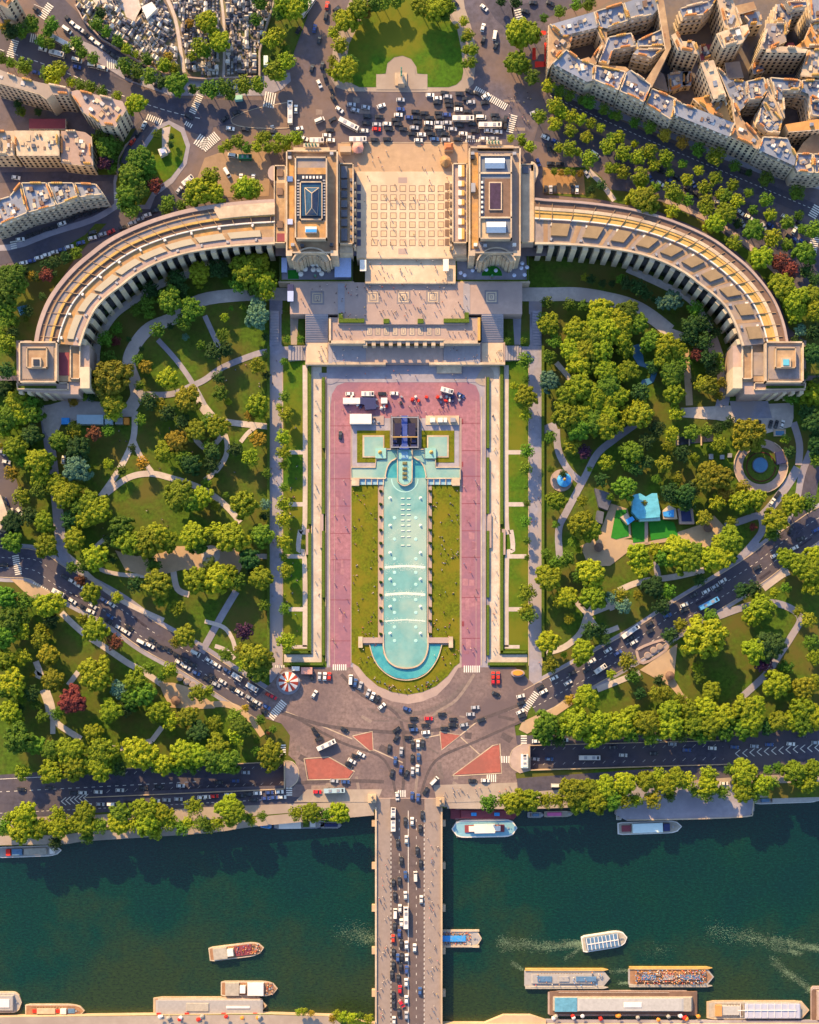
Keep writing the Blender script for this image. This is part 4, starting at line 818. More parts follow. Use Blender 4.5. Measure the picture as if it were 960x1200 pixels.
# cafe terraces
for mir in (0,1):
    z=Z(mir); sd='right' if mir else 'left'; x0,x1=(148,605) if not mir else (285,745)
    R_=lambda a,b_,c,d:[z(a,b_),z(c,b_),z(c,d),z(a,d)]
    o=slab('cafe_terrace',R_(x0,735,x1,905),U-6,-.5,pave_g); tag(o,f'walled cafe terrace garden under the {sd} palace block','terrace')
    hedge([z(x0+5,900),z(x1-5,900)],2,1,U-6,f'hedge along the front of the {sd} cafe terrace'); hedge([z(x0+6,745),z(x0+6,895)],2,1,U-6,f'hedge on the left side of {sd} cafe terrace'); hedge([z(x1-6,745),z(x1-6,895)],2,1,U-6,f'hedge on the right side of {sd} cafe terrace')
    o=slab('terrace_parapet',R_(x0-8,905,x1+8,915),U-4.6,-.5,stone_l); tag(o,f'stone parapet in front of the {sd} cafe terrace','parapet')
    if not mir:
        umb=[(355,796),(388,796),(358,830),(392,830),(308,826),(280,858),(442,824),(410,855)]
    else:
        umb=[(395,835),(420,815),(440,800),(500,790),(560,790),(600,810),(630,830),(655,865),(720,862),(345,865),(705,790),(700,820),(320,850),(480,830),(540,835),(735,815)]
    for (x,y) in umb:
        p=P(*z(x,y),U-3.4); e=empty('parasol',(p.x,p.y,U-6)); b=MB(); b.cyl((0,0,2.1),1.35 if not mir else 1.05,.05,.5,10); b.build('canopy',white if not mir else mat('pale_canopy',(.6,.66,.85),.7,.1,.5),e); b=MB(); b.cyl((0,0,0),.05,.05,2.4,6); b.build('pole',metal,e)
        q=z(x,y); reg(e,q[0],q[1],'white round parasol' if not mir else 'small pale blue parasol',f'on the {sd} cafe terrace','parasol','parasols on the cafe terraces')
    if mir==0:
        o=slab('awning_roof',R_(492,730,595,878),U-2.6,U-3,mat('pale_blue',(.4,.5,.8))); tag(o,'pale blue L shaped canopy roof on the left cafe terrace','canopy'); 
        o=slab('awning_roof',R_(160,757,195,848),U-3.4,U-3.8,mat('pale_blue',(.4,.5,.8))); tag(o,'narrow pale blue canopy at the left edge of cafe terrace','canopy')
        o=flat('artificial_lawn',R_(200,835,268,890),U-5.9,green_art)
        for q in (R_(650,770,690,840),): o=slab('market_tent',q,U+1.4,U+1,white); tag(o,'white tent at the left end of the sunlit strip terrace','tent')
        o=slab('blue_tent',[(337,333),(344,333),(344,352),(337,352)],U-.5,U-3,navy); tag(o,'dark blue tent at the left end of medallion terrace','tent'); o=slab('market_tent',[(337,341),(344,341),(344,353),(337,353)],U+.2,U-.3,mat('pale_blue',(.4,.5,.8))); tag(o,'pale blue tent roof at left end of the medallion terrace','tent')
    else:
        b=MB()
        o=slab('market_tent',R_(210,765,245,840),U+1.4,U+1,white); tag(o,'white tent at the right end of the sunlit strip terrace','tent')
        o=flat('artificial_lawn',circ(*z(515,870),12,16,180,360),U-5.9,green_art)
    e=empty('statue',P(*z(372 if not mir else 515,877),U-6)); b=MB(); b.cyl((0,0,0),.9,.7,1.4,10); b.build('plinth',stone,e); b=MB(); b.cyl((0,0,1.4),.7,.45,1.6,10); b.ball((0,0,3.3),.4); b.build('figure',bronze,e); tag(e,f'verdigris bronze group in front of the {sd} cafe terrace','statue')
    # statue at top of block
    e=empty('roof_statue',P(*((365,171) if not mir else (579,168)),U+14)); b=MB(); b.box((0,0,0),(8,1.8,1)); b.build('plinth',stone_l,e); b=MB()
    for xx in (-2.6,-1,.6,2.2): b.cyl((xx,0,1),.55,.3,1.6,8); b.ball((xx,0,2.9),.35)
    b.build('figure',bronze,e); tag(e,f'green bronze figure group on top of the {sd} palace block','statue')
# kiosks on square
e=house('kiosk','small square kiosk with a pinkish round tent on the square, left one','kiosk',420,171,U); pslab(e,'wall',rect(414,166,425,177),U+3.2,U,stone_p)
b=MB(); p=P(419.5,173,U+3.2); b.cyl((p.x,p.y,U+3.2),3,.2,1.6,12); pt(e,'roof',b,mat('rose_canvas',(.6,.3,.25),.8,.1,.5))
e=house('kiosk','small ochre kiosk with tiled roof right of the square','kiosk',525,172,U); pslab(e,'wall',rect(521,168,531,176),U+3,U,stone); b=MB(); p=P(526,171.5,U+3); b.box((p.x,p.y,U+3),(4.6,3.6,1.2),0,0,.5); pt(e,'roof',b,mat('tile_red',(.5,.18,.08),.8,.1,.5))
e=house('carousel','ochre round covered merry go round beside the right palace block','carousel',522,192,U); b=MB(); p=P(522,191,U); b.cyl((p.x,p.y,U),2.6,2.6,2.6,14); pt(e,'drum',b,roof_or); b=MB(); b.cyl((p.x,p.y,U+2.6),3.0,.2,1.8,10); pt(e,'roof',b,roof_or)
# equestrian statue
e=house('equestrian_statue','bronze rider on horseback on a tall pale plinth below round lawn','statue',470,98,U)
pslab(e,'plinth',rect(466.5,87,474.5,98),U+5,U,stone_l); pslab(e,'step',rect(463,85,477,100),U+1,U,stone_l)
b=MB(); p=P(470.5,86,U+6); b.box((p.x,p.y-.2,U+6.3),(.9,2.8,1.1),0,0,.8); b.box((p.x,p.y+1.4,U+6.9),(.5,.8,1.3)); b.ball((p.x,p.y+1.9,U+8.1),.42,8,5)
for dx,dy in((-.3,1),(.3,1),(-.3,-1.2),(.3,-1.2)): b.cyl((p.x+dx,p.y+dy,U+5),.14,.16,1.4,6)
b.cyl((p.x,p.y,U+7.3),.42,.28,1.1,8); b.ball((p.x,p.y,U+8.7),.27,8,5); pt(e,'figure',b,bronze)
flat('statue_terrace',circ(470,84,17,30,180,360)+[(487,99),(453,99)],U+.3,pave); flat('statue_terrace',rect(441,87,501,105),U+.28,pave)
# ---- FOUNTAIN
zf=lambda x,y:(400+x/6,450+y/6)
R_=lambda a,b_,c,d:[zf(a,b_),zf(c,b_),zf(c,d),zf(a,d)]
f=house('fountain','long turquoise fountain pool with round end and stepped basins','fountain',475,640)
pool=[(450,560),(500,560),(500,746),(502,752),(501,764),(497,774),(488,781),(476,783),(463,781),(454,774),(450,764),(449,752),(450,746)]
def pflat(nm,pts,z,m,side=0):
    o=flat(nm,pts,z,m,kind=None,side=side); o.parent=f; o.matrix_parent_inverse=Matrix.Translation(-f.location); return o
pflat('basin_floor',rect(432,520,518,800),.24,stone_p)
pflat('outer_basin',[(434,755),(449,755),(449,765),(455,777),(465,783),(476,785),(487,783),(496,777),(502,765),(502,755),(517,755),(514,768),(508,779),(500,788),(489,794),(476,796),(463,794),(452,788),(443,779),(437,768)],.55,pool_b,.3)
pflat('pool',pool,1.0,pool_m,.7)
def prib(nm,pts,w,z,m,th,n=4):
    o=ribbon(nm,pts,w,z,m,n,kind=None,thick=th); o.parent=f; o.matrix_parent_inverse=Matrix.Translation(-f.location); return o
prib('pool_wall',[(449.3,742),(449.3,752),(450,762),(454,773),(463,780.5),(476,783),(489,780.5),(497,773),(501,762),(501.7,752),(501.7,742)],1.7,1.5,stone_l,1.3)
prib('basin_rim',[(433,755),(437,769),(443,780),(452,789),(463,795),(476,797),(489,795),(500,789),(508,780),(514,769),(518,755)],1.1,.95,stone_l,.7)
for x in (446.5,503.8):
    prib('basin_walk',[(x,570),(x,752)],4.6,.9,stone_p,.6,1); prib('pool_coping',[(x+(2.6 if x<480 else -2.6),566),(x+(2.6 if x<480 else -2.6),752)],.9,1.3,stone_l,1,1)
for mir in (0,1):
    X=(lambda x:x) if not mir else (lambda x:951-x)
    o=slab('pool_terrace',rect(min(X(421),X(449)),747,max(X(421),X(449)),753.5),1.6,.2,stone_p,f); o.matrix_parent_inverse=Matrix.Translation(-f.location)
    o=slab('pool_terrace',rect(min(X(420),X(425)),746,max(X(420),X(425)),759),1.9,.2,stone_l,f); o.matrix_parent_inverse=Matrix.Translation(-f.location)
    # corner square pools
    XX=(lambda pts:[(X(x),y) for x,y in pts])
    pflat('head_terrace',XX([(413,490),(458,490),(458,528),(452,530),(452,560),(413,560)]),.45,pave_g,.3)
    pflat('pool_lawn',XX([(418.5,504.5),(457,504.5),(457,525),(441,525),(441,542),(418.5,542)]),.6,lawn_y,.2)
    pflat('pool_coping',XX([(425,510),(450.5,510),(450.5,525),(441,536),(425,536)]),.95,stone_l,.6); pflat('square_pool',XX([(427,512),(449,512),(449,534.5),(427,534.5)]),1.02,pool_m,.3)
    pflat('basin_step',XX([(453,526),(467,526),(467,536),(459,541),(454,548),(451,560),(412,560),(412,548),(441,548),(441,540),(453,538)]),1.3,pool_m,1)
    prib('pool_wall',XX([(411.6,562),(411.6,547.6),(440,547.6),(440.7,538),(453,537),(453,526.5),(467,526.5)]),1.3,1.8,stone_l,1.6,1)
    prib('pool_wall',XX([(467,526),(467,535),(459,540),(454,547),(451.5,558),(451.5,560.5),(436,560.5),(412,560.5)]),1.3,1.8,stone_l,1.6,2)
    pflat('cascade',XX([(421,561),(450,561),(450,568),(421,568)]),.85,mat('cascade_water',(.25,.45,.6),.3,.2,1),.5)
    for k in range(5): 
        o=slab('cascade_pier',XX(rect(421+k*7,560.5,422+k*7,568)),1.6,.2,stone_l,f); o.matrix_parent_inverse=Matrix.Translation(-f.location)
    o=slab('corner_block',XX(rect(412,561,421,569)),2.2,.2,stone_l,f); o.matrix_parent_inverse=Matrix.Translation(-f.location)
    o=slab('fountain_plinth',XX(rect(440,525,452.5,537)),2.3,.3,mat('turquoise_stone',(.25,.5,.48),.6,.1,.5),f); o.matrix_parent_inverse=Matrix.Translation(-f.location)
    b=MB(); p=P(X(445.5),530,2.3); b.cyl((p.x,p.y,2.3),1.1,.5,.9,10); b.ball((p.x,p.y,3.6),.5); o=b.build('water_nozzle',gold,f); o.matrix_parent_inverse=Matrix.Translation(-f.location)
pflat('head_pool',[(467,526),(484,526),(484,534),(492,540),(497,548),(499.5,560),(499.5,565),(451,565),(451.5,558),(454,547),(459,540),(467,534)],.9,pool_b,.5)
pflat('pool',circ(474.5,562,17,20,0,180),.95,pool_m,.1); prib('pool_step',circ(474.5,561,15.5,20,0,180),1.3,1.05,mat('pale_turquoise',(.35,.62,.6),.5,.1,.5),.3,1)
o=slab('cannon_island',[(466.5,527),(482.5,527),(482.5,560)]+circ(474.5,560,8,10,0,180)+[(466.5,560)],2.2,.3,mat('turquoise_stone',(.25,.5,.48)),f); o.matrix_parent_inverse=Matrix.Translation(-f.location)
prib('pool_wall',[(466,526),(466,560),(468,566),(474.5,569),(481,566),(483,560),(483,526)],1.1,2.6,stone_l,2.3,3)
for y in (543,549.5,555,560):
    b=MB(); p=P(474.5,y,2.2); b.box((p.x,p.y,2.2),(2.6,1.7,.7),0,0,.7)
    for k in range(4): b.cyl((p.x-1+k*.67,p.y-.2,2.9),.2,.15,.6,6)
    o=b.build('water_cannon',mat('olive_bronze',(.2,.2,.1),.5,.2,1),f); o.matrix_parent_inverse=Matrix.Translation(-f.location)
o=slab('upper_basin',rect(470.5,529,478.5,538),2.5,2,mat('cascade_water',(.25,.45,.6)),f); o.matrix_parent_inverse=Matrix.Translation(-f.location)
# foam on pool
def foamstrip(x0,y0,x1,y1,n,z,seed,sz=.5):
    rr=random.Random(seed); b=MB()
    for i in range(n):
        x=rr.uniform(x0,x1); y=rr.gauss((y0+y1)/2,(y1-y0)/4); s_=rr.uniform(.3,1)*sz
        p=P(x,y,z+rr.random()*.05); k=rr.randint(5,7); a0=rr.random()*6
        b.add([(p.x+math.cos(a0+6.283*j/k)*s_*rr.uniform(.8,2.2),p.y+math.sin(a0+6.283*j/k)*s_*rr.uniform(.5,1),p.z) for j in range(k)],[tuple(range(k))])
    return b
for (y,w_) in ((664,2.6),(696,2.8),(727,1.3)):
    prib('foam_band',[(451,y+1),(462,y),(475,y-.6),(488,y),(498.5,y+1)],w_,1.06,foam,.04,4)
for (y0,y1,n) in ((659,670,520),(691,702,520),(724,731,300),(622,636,90)):
    b=foamstrip(451,y0,498.5,y1,n,1.05,n,.15); o=b.build('foam',foam,f); o['kind']='stuff'; o.matrix_parent_inverse=Matrix.Translation(-f.location)
jets=[(x,y) for y in (584,616,648,679,711,742.5) for x in (457.5,493)]
for x,y in jets:
    b=MB(); p=P(x,y,1); b.cyl((p.x,p.y,1),.95,.6,.35,12); b.ball((p.x,p.y,1.6),.5,8,5); o=b.build('water_jet',foam,f); o.matrix_parent_inverse=Matrix.Translation(-f.location)
for y in (584,591,597,603,609.5,615.5,622,629,639):
    for x in (472,479): 
        b=MB(); p=P(x,y,1); b.box((p.x,p.y,1),(1.9,.5,.3)); o=b.build('water_nozzle',foam,f); o.matrix_parent_inverse=Matrix.Translation(-f.location)
for y in (607,632,655,671,685,703,718,735,751):
    for x in (462.5,487.5):
        b=MB(); p=P(x,y,1); b.cyl((p.x,p.y,1),.95,.8,.12,10); o=b.build('water_nozzle',mat('pale_turquoise',(.35,.62,.6)),f); o.matrix_parent_inverse=Matrix.Translation(-f.location)
# ================================================================= HOUSES
WIN={}
def CPOT():
    if 'pot' not in WIN:
        b=MB(); b.cyl((0,0,0),.22,.17,.9,6); me=bpy.data.meshes.new('chimney_pot'); me.from_pydata(b.v,[],b.f); me.materials.append(mat('terracotta',(.6,.25,.1),.9,.1,.5)); WIN['pot']=me
    return WIN['pot']
def win_mesh(w,h,m):
    k=(round(w,1),round(h,1),m.name)
    if k not in WIN:
        b=MB(); b.box((0,0,0),(w,.16,h),0,0)
        me=bpy.data.meshes.new('window'); me.from_pydata(b.v,[],b.f); me.materials.append(m); WIN[k]=me
        b=MB()
        b.box((0,-.05,-.15),(w+.35,.3,.15)); b.box((0,-.05,h),(w+.35,.3,.15))
        me2=bpy.data.meshes.new('window_frame'); me2.from_pydata(b.v,[],b.f); me2.materials.append(white); WIN[k+('f',)]=me2
    return WIN[k]
def bldg(label,pts,h,style='m',z0=None,wall=None,roof=None,nfl=None,extra=0,cat='apartment building',name='apartment_building',chim=True,seed=0,street=False):
    rr=random.Random(seed or len(label)*31+int(pts[0][0]*7))
    if z0 is None: z0=U
    if z0>0: z0=U
    zt=z0+h; top=[P(x,y,zt) for x,y in pts]
    if sum(a.x*b.y-b.x*a.y for a,b in zip(top,top[1:]+top[:1]))<0: top=top[::-1]
    c=sum(top,Vector())/len(top); r=empty(name,(c.x,c.y,z0)); tag(r,label,cat)
    wall=wall or cream; b=MB(); zc=zt if style=='f' else zt-2.6
    b.prism([Vector((v.x,v.y,zc)) for v in top],z0-1,cap=True); pt(r,'wall',b,wall)
    # roof
    bm=bmesh.new(); vs=[bm.verts.new((v.x-c.x,v.y-c.y,zc-z0+.01)) for v in top]; fc=bm.faces.new(vs); bm.normal_update()
    mats=[roof or (zinc if style=='m' else roof_tan),zinc_d if style=='m' else (wall)]
    mind=min((a-b_).length for a,b_ in zip(top,top[1:]+top[:1]))
    th=min(1.3,mind*.2)
    if style=='m':
        ret=bmesh.ops.inset_region(bm,faces=[fc],thickness=th,depth=0,use_even_offset=True)
        for f_ in ret['faces']: f_.material_index=1
        for v in fc.verts: v.co.z+=2.6
    else:
        ret=bmesh.ops.inset_region(bm,faces=[fc],thickness=.35,depth=0,use_even_offset=True)
        for f_ in ret['faces']: f_.material_index=1
        bm.faces.ensure_lookup_table()
        ex=bmesh.ops.extrude_face_region(bm,geom=list(ret['faces']))
        for e in ex['geom']:
            if isinstance(e,bmesh.types.BMVert): e.co.z+=.9
        for f_ in bm.faces:
            if f_ is not fc: f_.material_index=1
    me=bpy.data.meshes.new('roof'); bm.to_mesh(me); bm.free(); ro=link('roof',me,mats,r)
    # windows on faces toward the camera
    nw=0; wmore=MB(); nfl=nfl or max(2,int((zc-z0)/3.1)); n=len(top); cands=[]
    for i in range(n):
        a,d=top[i],top[(i+1)%n]; e=d-a; L=Vector((e.x,e.y,0)).length
        if L<4: continue
        t=Vector((e.x,e.y,0))/L; nn=Vector((t.y,-t.x,0)); mid=(a+d)/2
        fc_=nn.dot((Vector((CAM.x,CAM.y,0))-Vector((mid.x,mid.y,0))).normalized())
        if fc_<.12: continue
        cands.append((fc_*L,a,t,nn,L))
    cands.sort(key=lambda q:-q[0])
    for _,a,t,nn,L in cands:
        k=max(1,int(L/2.6))
        for fl in range(nfl):
            zz=(zc-z0)*(nfl-1-fl)/nfl+.9
            for j in range(k):
                s=(j+.5)/k*L
                if nw>=98:
                    q=(a.x+t.x*s,a.y+t.y*s,z0+zz); wmore.box(q,(1.1,.2,1.9),math.atan2(t.y,t.x)); continue
                ro_=0; o=bpy.data.objects.new('window',win_mesh(1.25,min(2.1,(zc-z0)/nfl*.66),glass_d)); col.objects.link(o); o.parent=r
                o.location=(a.x+t.x*s-c.x+nn.x*.02,a.y+t.y*s-c.y+nn.y*.02,zz); o.rotation_euler=(0,0,math.atan2(t.y,t.x)); nw+=1
        if style=='m' or street:
            for fl in range(1,nfl):
                b=MB(); zz=(zc-z0)*fl/nfl+.4; m_=a+t*(L/2)+nn*.45; b.box((m_.x,m_.y,z0+zz),(L*.96,.9 if fl in(1,nfl-1) else .35,.2),math.atan2(t.y,t.x)); pt(r,'balcony',b,stone_l)
        b=MB(); m_=a+t*(L/2)+nn*.15; b.box((m_.x,m_.y,zc-.5),(L,.5,.45),math.atan2(t.y,t.x)); pt(r,'cornice',b,stone_l)
    if wmore.v: o=pt(r,'windows',wmore,glass_d); o['kind']='stuff'
    # dormers, chimneys
    if style=='m':
        for i in range(n):
            a,d=top[i],top[(i+1)%n]; e=d-a; L=e.length
            if L<7: continue
            t=e/L; nn=Vector((t.y,-t.x,0)); k=int(L/3.2)
            if nn.dot((Vector((CAM.x,CAM.y,0))-Vector((a.x,a.y,0))).normalized())<.1: continue
            for j in range(k):
                p=a+t*((j+.5)/k*L)-nn*.7; b=MB(); b.box((p.x,p.y,zc+.3),(1.2,1.3,1.7),math.atan2(t.y,t.x)); pt(r,'dormer',b,white if rr.random()<.6 else zinc)
    if chim:
        for i in range(n):
            a,d=top[i],top[(i+1)%n]; e=d-a; L=e.length
            if L<5 or L>17: continue
            t=e/L; ni=Vector((-t.y,t.x,0)); p=a+t*L*rr.uniform(.3,.7)+ni*.5
            b=MB(); b.box((p.x,p.y,zt-1.5),(L*rr.uniform(.3,.6),.7,rr.uniform(2.8,3.8)),math.atan2(t.y,t.x)); ch=pt(r,'chimney',b,rr.choice([cream,mat('chimney_brick',(.55,.26,.1),.9,.2,.5),gold]))
            for j in range(3):
                q=p+t*(j-1)*.9-c; me_=CPOT(); o=bpy.data.objects.new('chimney_pot',me_); col.objects.link(o); o.parent=ch; o.location=(q.x,q.y,zt+1.5-z0)
            if style=='m':
                b=MB(); m_=a+t*L*.5+ni*.35; b.box((m_.x,m_.y,zc),(L*.92,.45,3.5),math.atan2(t.y,t.x)); pt(r,'party_wall',b,cream)
        for j in range((extra or 3)*3):
            # skylights / hatches inside
            for _ in range(12):
                x=rr.uniform(min(v.x for v in top),max(v.x for v in top)); y=rr.uniform(min(v.y for v in top),max(v.y for v in top))
                if all(ptin(x+dx,y+dy,[(v.x,v.y) for v in top]) for dx,dy in ((-2,-2),(2,2),(2,-2),(-2,2))):
                    b=MB(); s_=rr.uniform(.8,2.2); e=(top[1]-top[0]); b.box((x,y,zt-.05),(s_,s_*rr.uniform(.7,1.6),rr.uniform(.2,1.4)),math.atan2(e.y,e.x)); pt(r,rr.choice(['roof_hatch','skylight']),b,rr.choice([zinc,white,metal,zinc_d,stone,roof_grey,cream,stone_l,roof_brown])); break
    return r
Q=lambda ox,oy,s:(lambda *pp:[(ox+x/s,oy+y/s) for x,y in pp])
up('courtyard',[(646,28),(700,10),(770,-30),(1100,-30),(1100,208),(960,205),(900,188),(655,92)],mat('courtyard_paving',(.10,.10,.13),.85,.3,.4,c2=(.16,.13,.11),sc2=.06),.09)
z1=Q(640,0,6); z2=Q(800,0,6); z3=Q(800,100,6); z4=Q(0,0,6); z5=Q(0,150,6)
terra=mat('terracotta_roof',(.55,.28,.1),.85,.15,.3)
bldg('long zinc roofed building along the upper street, its left end by the red awnings',z1((20,175),(340,82),(372,190),(112,252)),17,extra=5)
bldg('zinc roofed building in the upper row behind the dark courtyard, middle one',z1((342,82),(540,22),(582,148),(430,200),(374,188)),17)
bldg('zinc roofed building in the upper row with ochre parapet, right of the middle courtyard',z1((542,22),(770,-50),(792,60),(745,108),(584,146)),17)
bldg('pale cornered building at the left tip of the block beside the red awnings',z1((20,178),(108,254),(190,250),(170,330),(130,345),(48,432),(15,480)),16,style='f',roof=roof_tan)
bldg('zinc roofed street building with red awnings at the left end of the long facade',z1((45,445),(140,348),(240,420),(342,458),(332,565),(288,575)),17,extra=4)
bldg('zinc roofed street building with ornate white dormers, second in the long facade',z1((344,460),(562,505),(508,642),(334,567)),18,extra=4)
bldg('zinc roofed street building below a tan gable, third in the long facade',z1((592,490),(742,600),(690,728),(512,644),(562,512)),19)
bldg('low grey roofed street building with small annex, fourth in the long facade',z1((745,622),(925,700),(880,850),(692,735)),17,roof=zinc)
bldg('narrow ochre parapet building running down the right side of the first courtyards',z1((772,-40),(822,-40),(880,330),(745,612),(702,560),(842,345),(792,60)),18,style='f',roof=roof_tan,chim=False)
bldg('narrow building with pale gable between the two left courtyards',z1((352,190),(426,215),(430,262),(345,450),(300,432),(398,288)),16,style='f',roof=roof_tan)
bldg('zinc roofed building in the middle of the block between three courtyards',z1((436,262),(600,232),(638,330),(470,355),(440,460),(365,440)),16)
bldg('blue roofed building joining the narrow ochre strip at right',z1((640,285),(828,200),(845,330),(645,332)),16)
bldg('dark zinc roofed building just below the blue roofed link',z1((642,345),(835,348),(740,415),(605,385)),16)
bldg('small tan topped building above the second street facade',z1((300,400),(350,450),(560,470),(585,490),(560,505),(344,458),(240,420)),15,style='f',roof=roof_tan,chim=False)
# second cluster
bldg('zinc roofed building along the top behind the parking court',z2((-20,60),(180,10),(230,-60),(285,-60),(200,60),(150,110),(0,125)),18,extra=4)
bldg('white slab building with small blue roof lights at the top of the right cluster',z2((245,-30),(345,-30),(420,190),(345,212),(300,195)),22,style='f',roof=stone_l)
bldg('tall white tower block with blue skylights and blank beige end wall',z2((240,235),(300,212),(458,170),(470,222),(415,298),(285,335)),25,style='f',roof=stone_l)
bldg('curved corner building with white balconies left of the tower block',z2((-75,245),(-40,225),(0,290),(85,290),(118,378),(-30,348)),22,style='f',roof=stone_l)
bldg('tall narrow slab with two blue roof lights below the tower block',z2((132,440),(218,420),(308,672),(222,690)),24,style='f',roof=stone_l)
bldg('white balconied block with yellowish roof garden in the right cluster',z2((592,165),(722,165),(730,285),(610,345),(552,335)),23,style='f',roof=roof_grey)
bldg('zinc building with pale gable at the top of the right cluster',z2((650,30),(690,30),(770,110),(740,230),(715,150),(645,150)),19)
bldg('tall dark windowed building near the upper right corner',z2((720,10),(870,10),(870,50),(760,70)),24)
bldg('zinc corner building at the top right edge of the picture',z2((885,-60),(1010,-60),(1010,148),(905,150)),22)
bldg('ochre building at right edge with orange roof',z2((905,165),(1010,155),(1010,330),(790,330),(860,280)),20,style='f',roof=terra)
bldg('broad building with a huge blank white rear wall',z2((590,345),(700,325),(880,345),(870,365),(590,362)),24,style='f',roof=stone_l)
bldg('white modern block at the right edge with small roof box',z2((885,350),(1010,345),(1010,540),(835,530)),20,style='f',roof=stone_l)
bldg('zinc roofed building with white gable left of the large courtyard',z2((610,545),(830,565),(826,640),(700,640),(700,700),(650,700)),19)
bldg('grey zinc building at the right edge above the large courtyard',z2((835,565),(1010,565),(1010,720),(900,720),(885,660),(830,640)),19)
bldg('zinc and terracotta building with many roof terraces at the heart of the block',z2((440,575),(570,545),(600,640),(560,700),(470,705)),19,extra=6)
bldg('long pale gabled building down to the street on the right of small courtyard',z2((575,545),(615,600),(705,830),(640,850),(560,720),(602,640)),19,style='f',roof=stone_l,extra=6)
bldg('jumbled blue roofed building with chimneys round the small dark courtyard',z2((545,760),(600,740),(700,850),(680,950),(590,930),(520,870)),18,extra=7)
bldg('low roof terraced building with clutter left of the small courtyard',z2((245,470),(330,560),(440,570),(465,700),(420,760),(390,800),(340,700)),17,style='f',roof=zinc,extra=8)
bldg('sunny terraced building with bright orange roof above the street',z2((75,690),(290,660),(335,830),(355,865),(190,790)),18,style='f',roof=terra)
bldg('zinc roofed street building with white dormers in the middle of the boulevard facade',z3((-70,95),(0,130),(100,165),(370,268),(335,365),(-60,205)),19,extra=5)
bldg('flat roofed street building with curved tan terrace',z3((340,80),(420,240),(560,385),(530,445),(335,360),(372,268)),19,style='f',roof=roof_tan)
bldg('pinkish zinc street building with undulating white facade',z3((562,362),(740,372),(765,430),(800,500),(785,565),(532,452)),19,extra=5)
bldg('zinc roofed street building near the right edge of the boulevard facade',z3((800,478),(912,480),(922,622),(805,610),(790,570)),18)
bldg('white gabled zinc building at the right edge by the boulevard',z3((915,482),(1020,482),(1020,622),(926,622)),18)
bldg('orange roofed building below the large courtyard near the right edge',z3((722,275),(960,235),(1010,235),(1010,305),(745,325)),18,style='f',roof=terra)
bldg('narrow pale building forming the left wall of the large courtyard',z3((652,0),(705,60),(720,230),(690,210),(650,120)),18,style='f',roof=stone_l)
bldg('narrow zinc building at the right edge of the large courtyard',z3((885,65),(1000,120),(1000,230),(905,215)),18)
for i,(q,h_) in enumerate([(z2((0,500),(60,500),(60,600),(0,600)),6),(z2((-60,480),(40,520),(20,600),(-80,580)),5),(z2((110,320),(200,310),(210,400),(130,430)),7),(z2((300,440),(400,430),(430,540),(320,550)),9),(z2((400,100),(540,80),(560,170),(470,180)),12),(z2((370,40),(500,10),(520,60),(400,95)),15),(z2((740,300),(780,300),(800,350),(720,330)),14),(z2((860,700),(1010,700),(1010,830),(900,810)),14),(z2((490,450),(560,440),(575,500),(500,520)),8),(z3((940,320),(1010,320),(1010,480),(800,480),(850,400)),12),(z3((600,60),(660,130),(690,220),(620,250),(560,190)),16),(z1((750,480),(830,520),(860,640),(760,610)),6),(z1((860,520),(1000,500),(1000,590),(870,640)),6)]):
    bldg(['low zinc roofed annex','low tan roofed annex','low maroon roofed annex','low grey annex'][i%4]+' in the courtyards of the right cluster, '+['first from left','second from left','by the tower block','behind the tall slab','above the balconied block','beside the roof lights slab','beside the ochre corner','near the right edge','beneath the blank white wall','below the orange roof','between two gabled houses','beside the fourth facade','beside the curved corner'][i],q,h_,style='f',roof=[zinc,roof_tan,maroon,roof_grey][i%4],extra=2,name='annex',cat='annex',chim=(i%2==0))
# top left
bldg('pale corner block with rows of windows in the top left corner',z4((-90,-30),(0,30),(48,55),(110,-25),(60,-90)),20,style='f',roof=roof_tan,nfl=6)
bldg('long angled apartment block with pale rear facade and pinkish roof at left edge',z4((-80,460),(0,490),(130,542),(282,580),(492,622),(482,668),(372,660),(330,695),(282,660),(-80,560)),20,style='f',roof=pave,extra=6)
bldg('curved building with gardened roof terrace and blue roof panel',z4((490,645),(545,632),(700,672),(862,712),(885,765),(812,890),(705,875),(570,770)),19,style='f',roof=stone_p,extra=7)
bldg('terraced white block with flat beige roof at the left',z5((100,18),(412,18),(412,190),(118,190)),16,style='f',roof=stone_l,extra=5)
bldg('terraced white block at left edge beside the beige roofed one',z5((-80,20),(97,20),(97,190),(-80,190)),15,style='f',roof=stone_l,extra=4)
bldg('terraced block with blue glass roof and pink terrace',z5((430,20),(540,20),(600,30),(640,60),(650,262),(560,258),(430,240)),13,style='f',roof=mat('rose_roof',(.36,.27,.24),.85,.1,.4),extra=4)
bldg('ornate zinc roofed building at the pointed end of the lower left block',z5((522,386),(680,395),(735,470),(560,492)),17,extra=4)
bldg('ornate zinc roofed building second from the pointed end of lower left block',z5((335,385),(518,385),(558,492),(400,548)),17,extra=5)
bldg('ornate zinc roofed building third from the pointed end of lower left block',z5((150,385),(330,385),(398,548),(200,600)),17,extra=5)
bldg('ornate zinc roofed building at the left edge of lower left block',z5((-60,520),(70,480),(148,385),(198,600),(0,685),(-60,705)),17,extra=5)
bldg('low maroon roofed garage with small square roof lights',z4((205,835),(460,835),(460,905),(205,905)),4,style='f',roof=maroon,chim=False,nfl=1,cat='garage',name='garage')
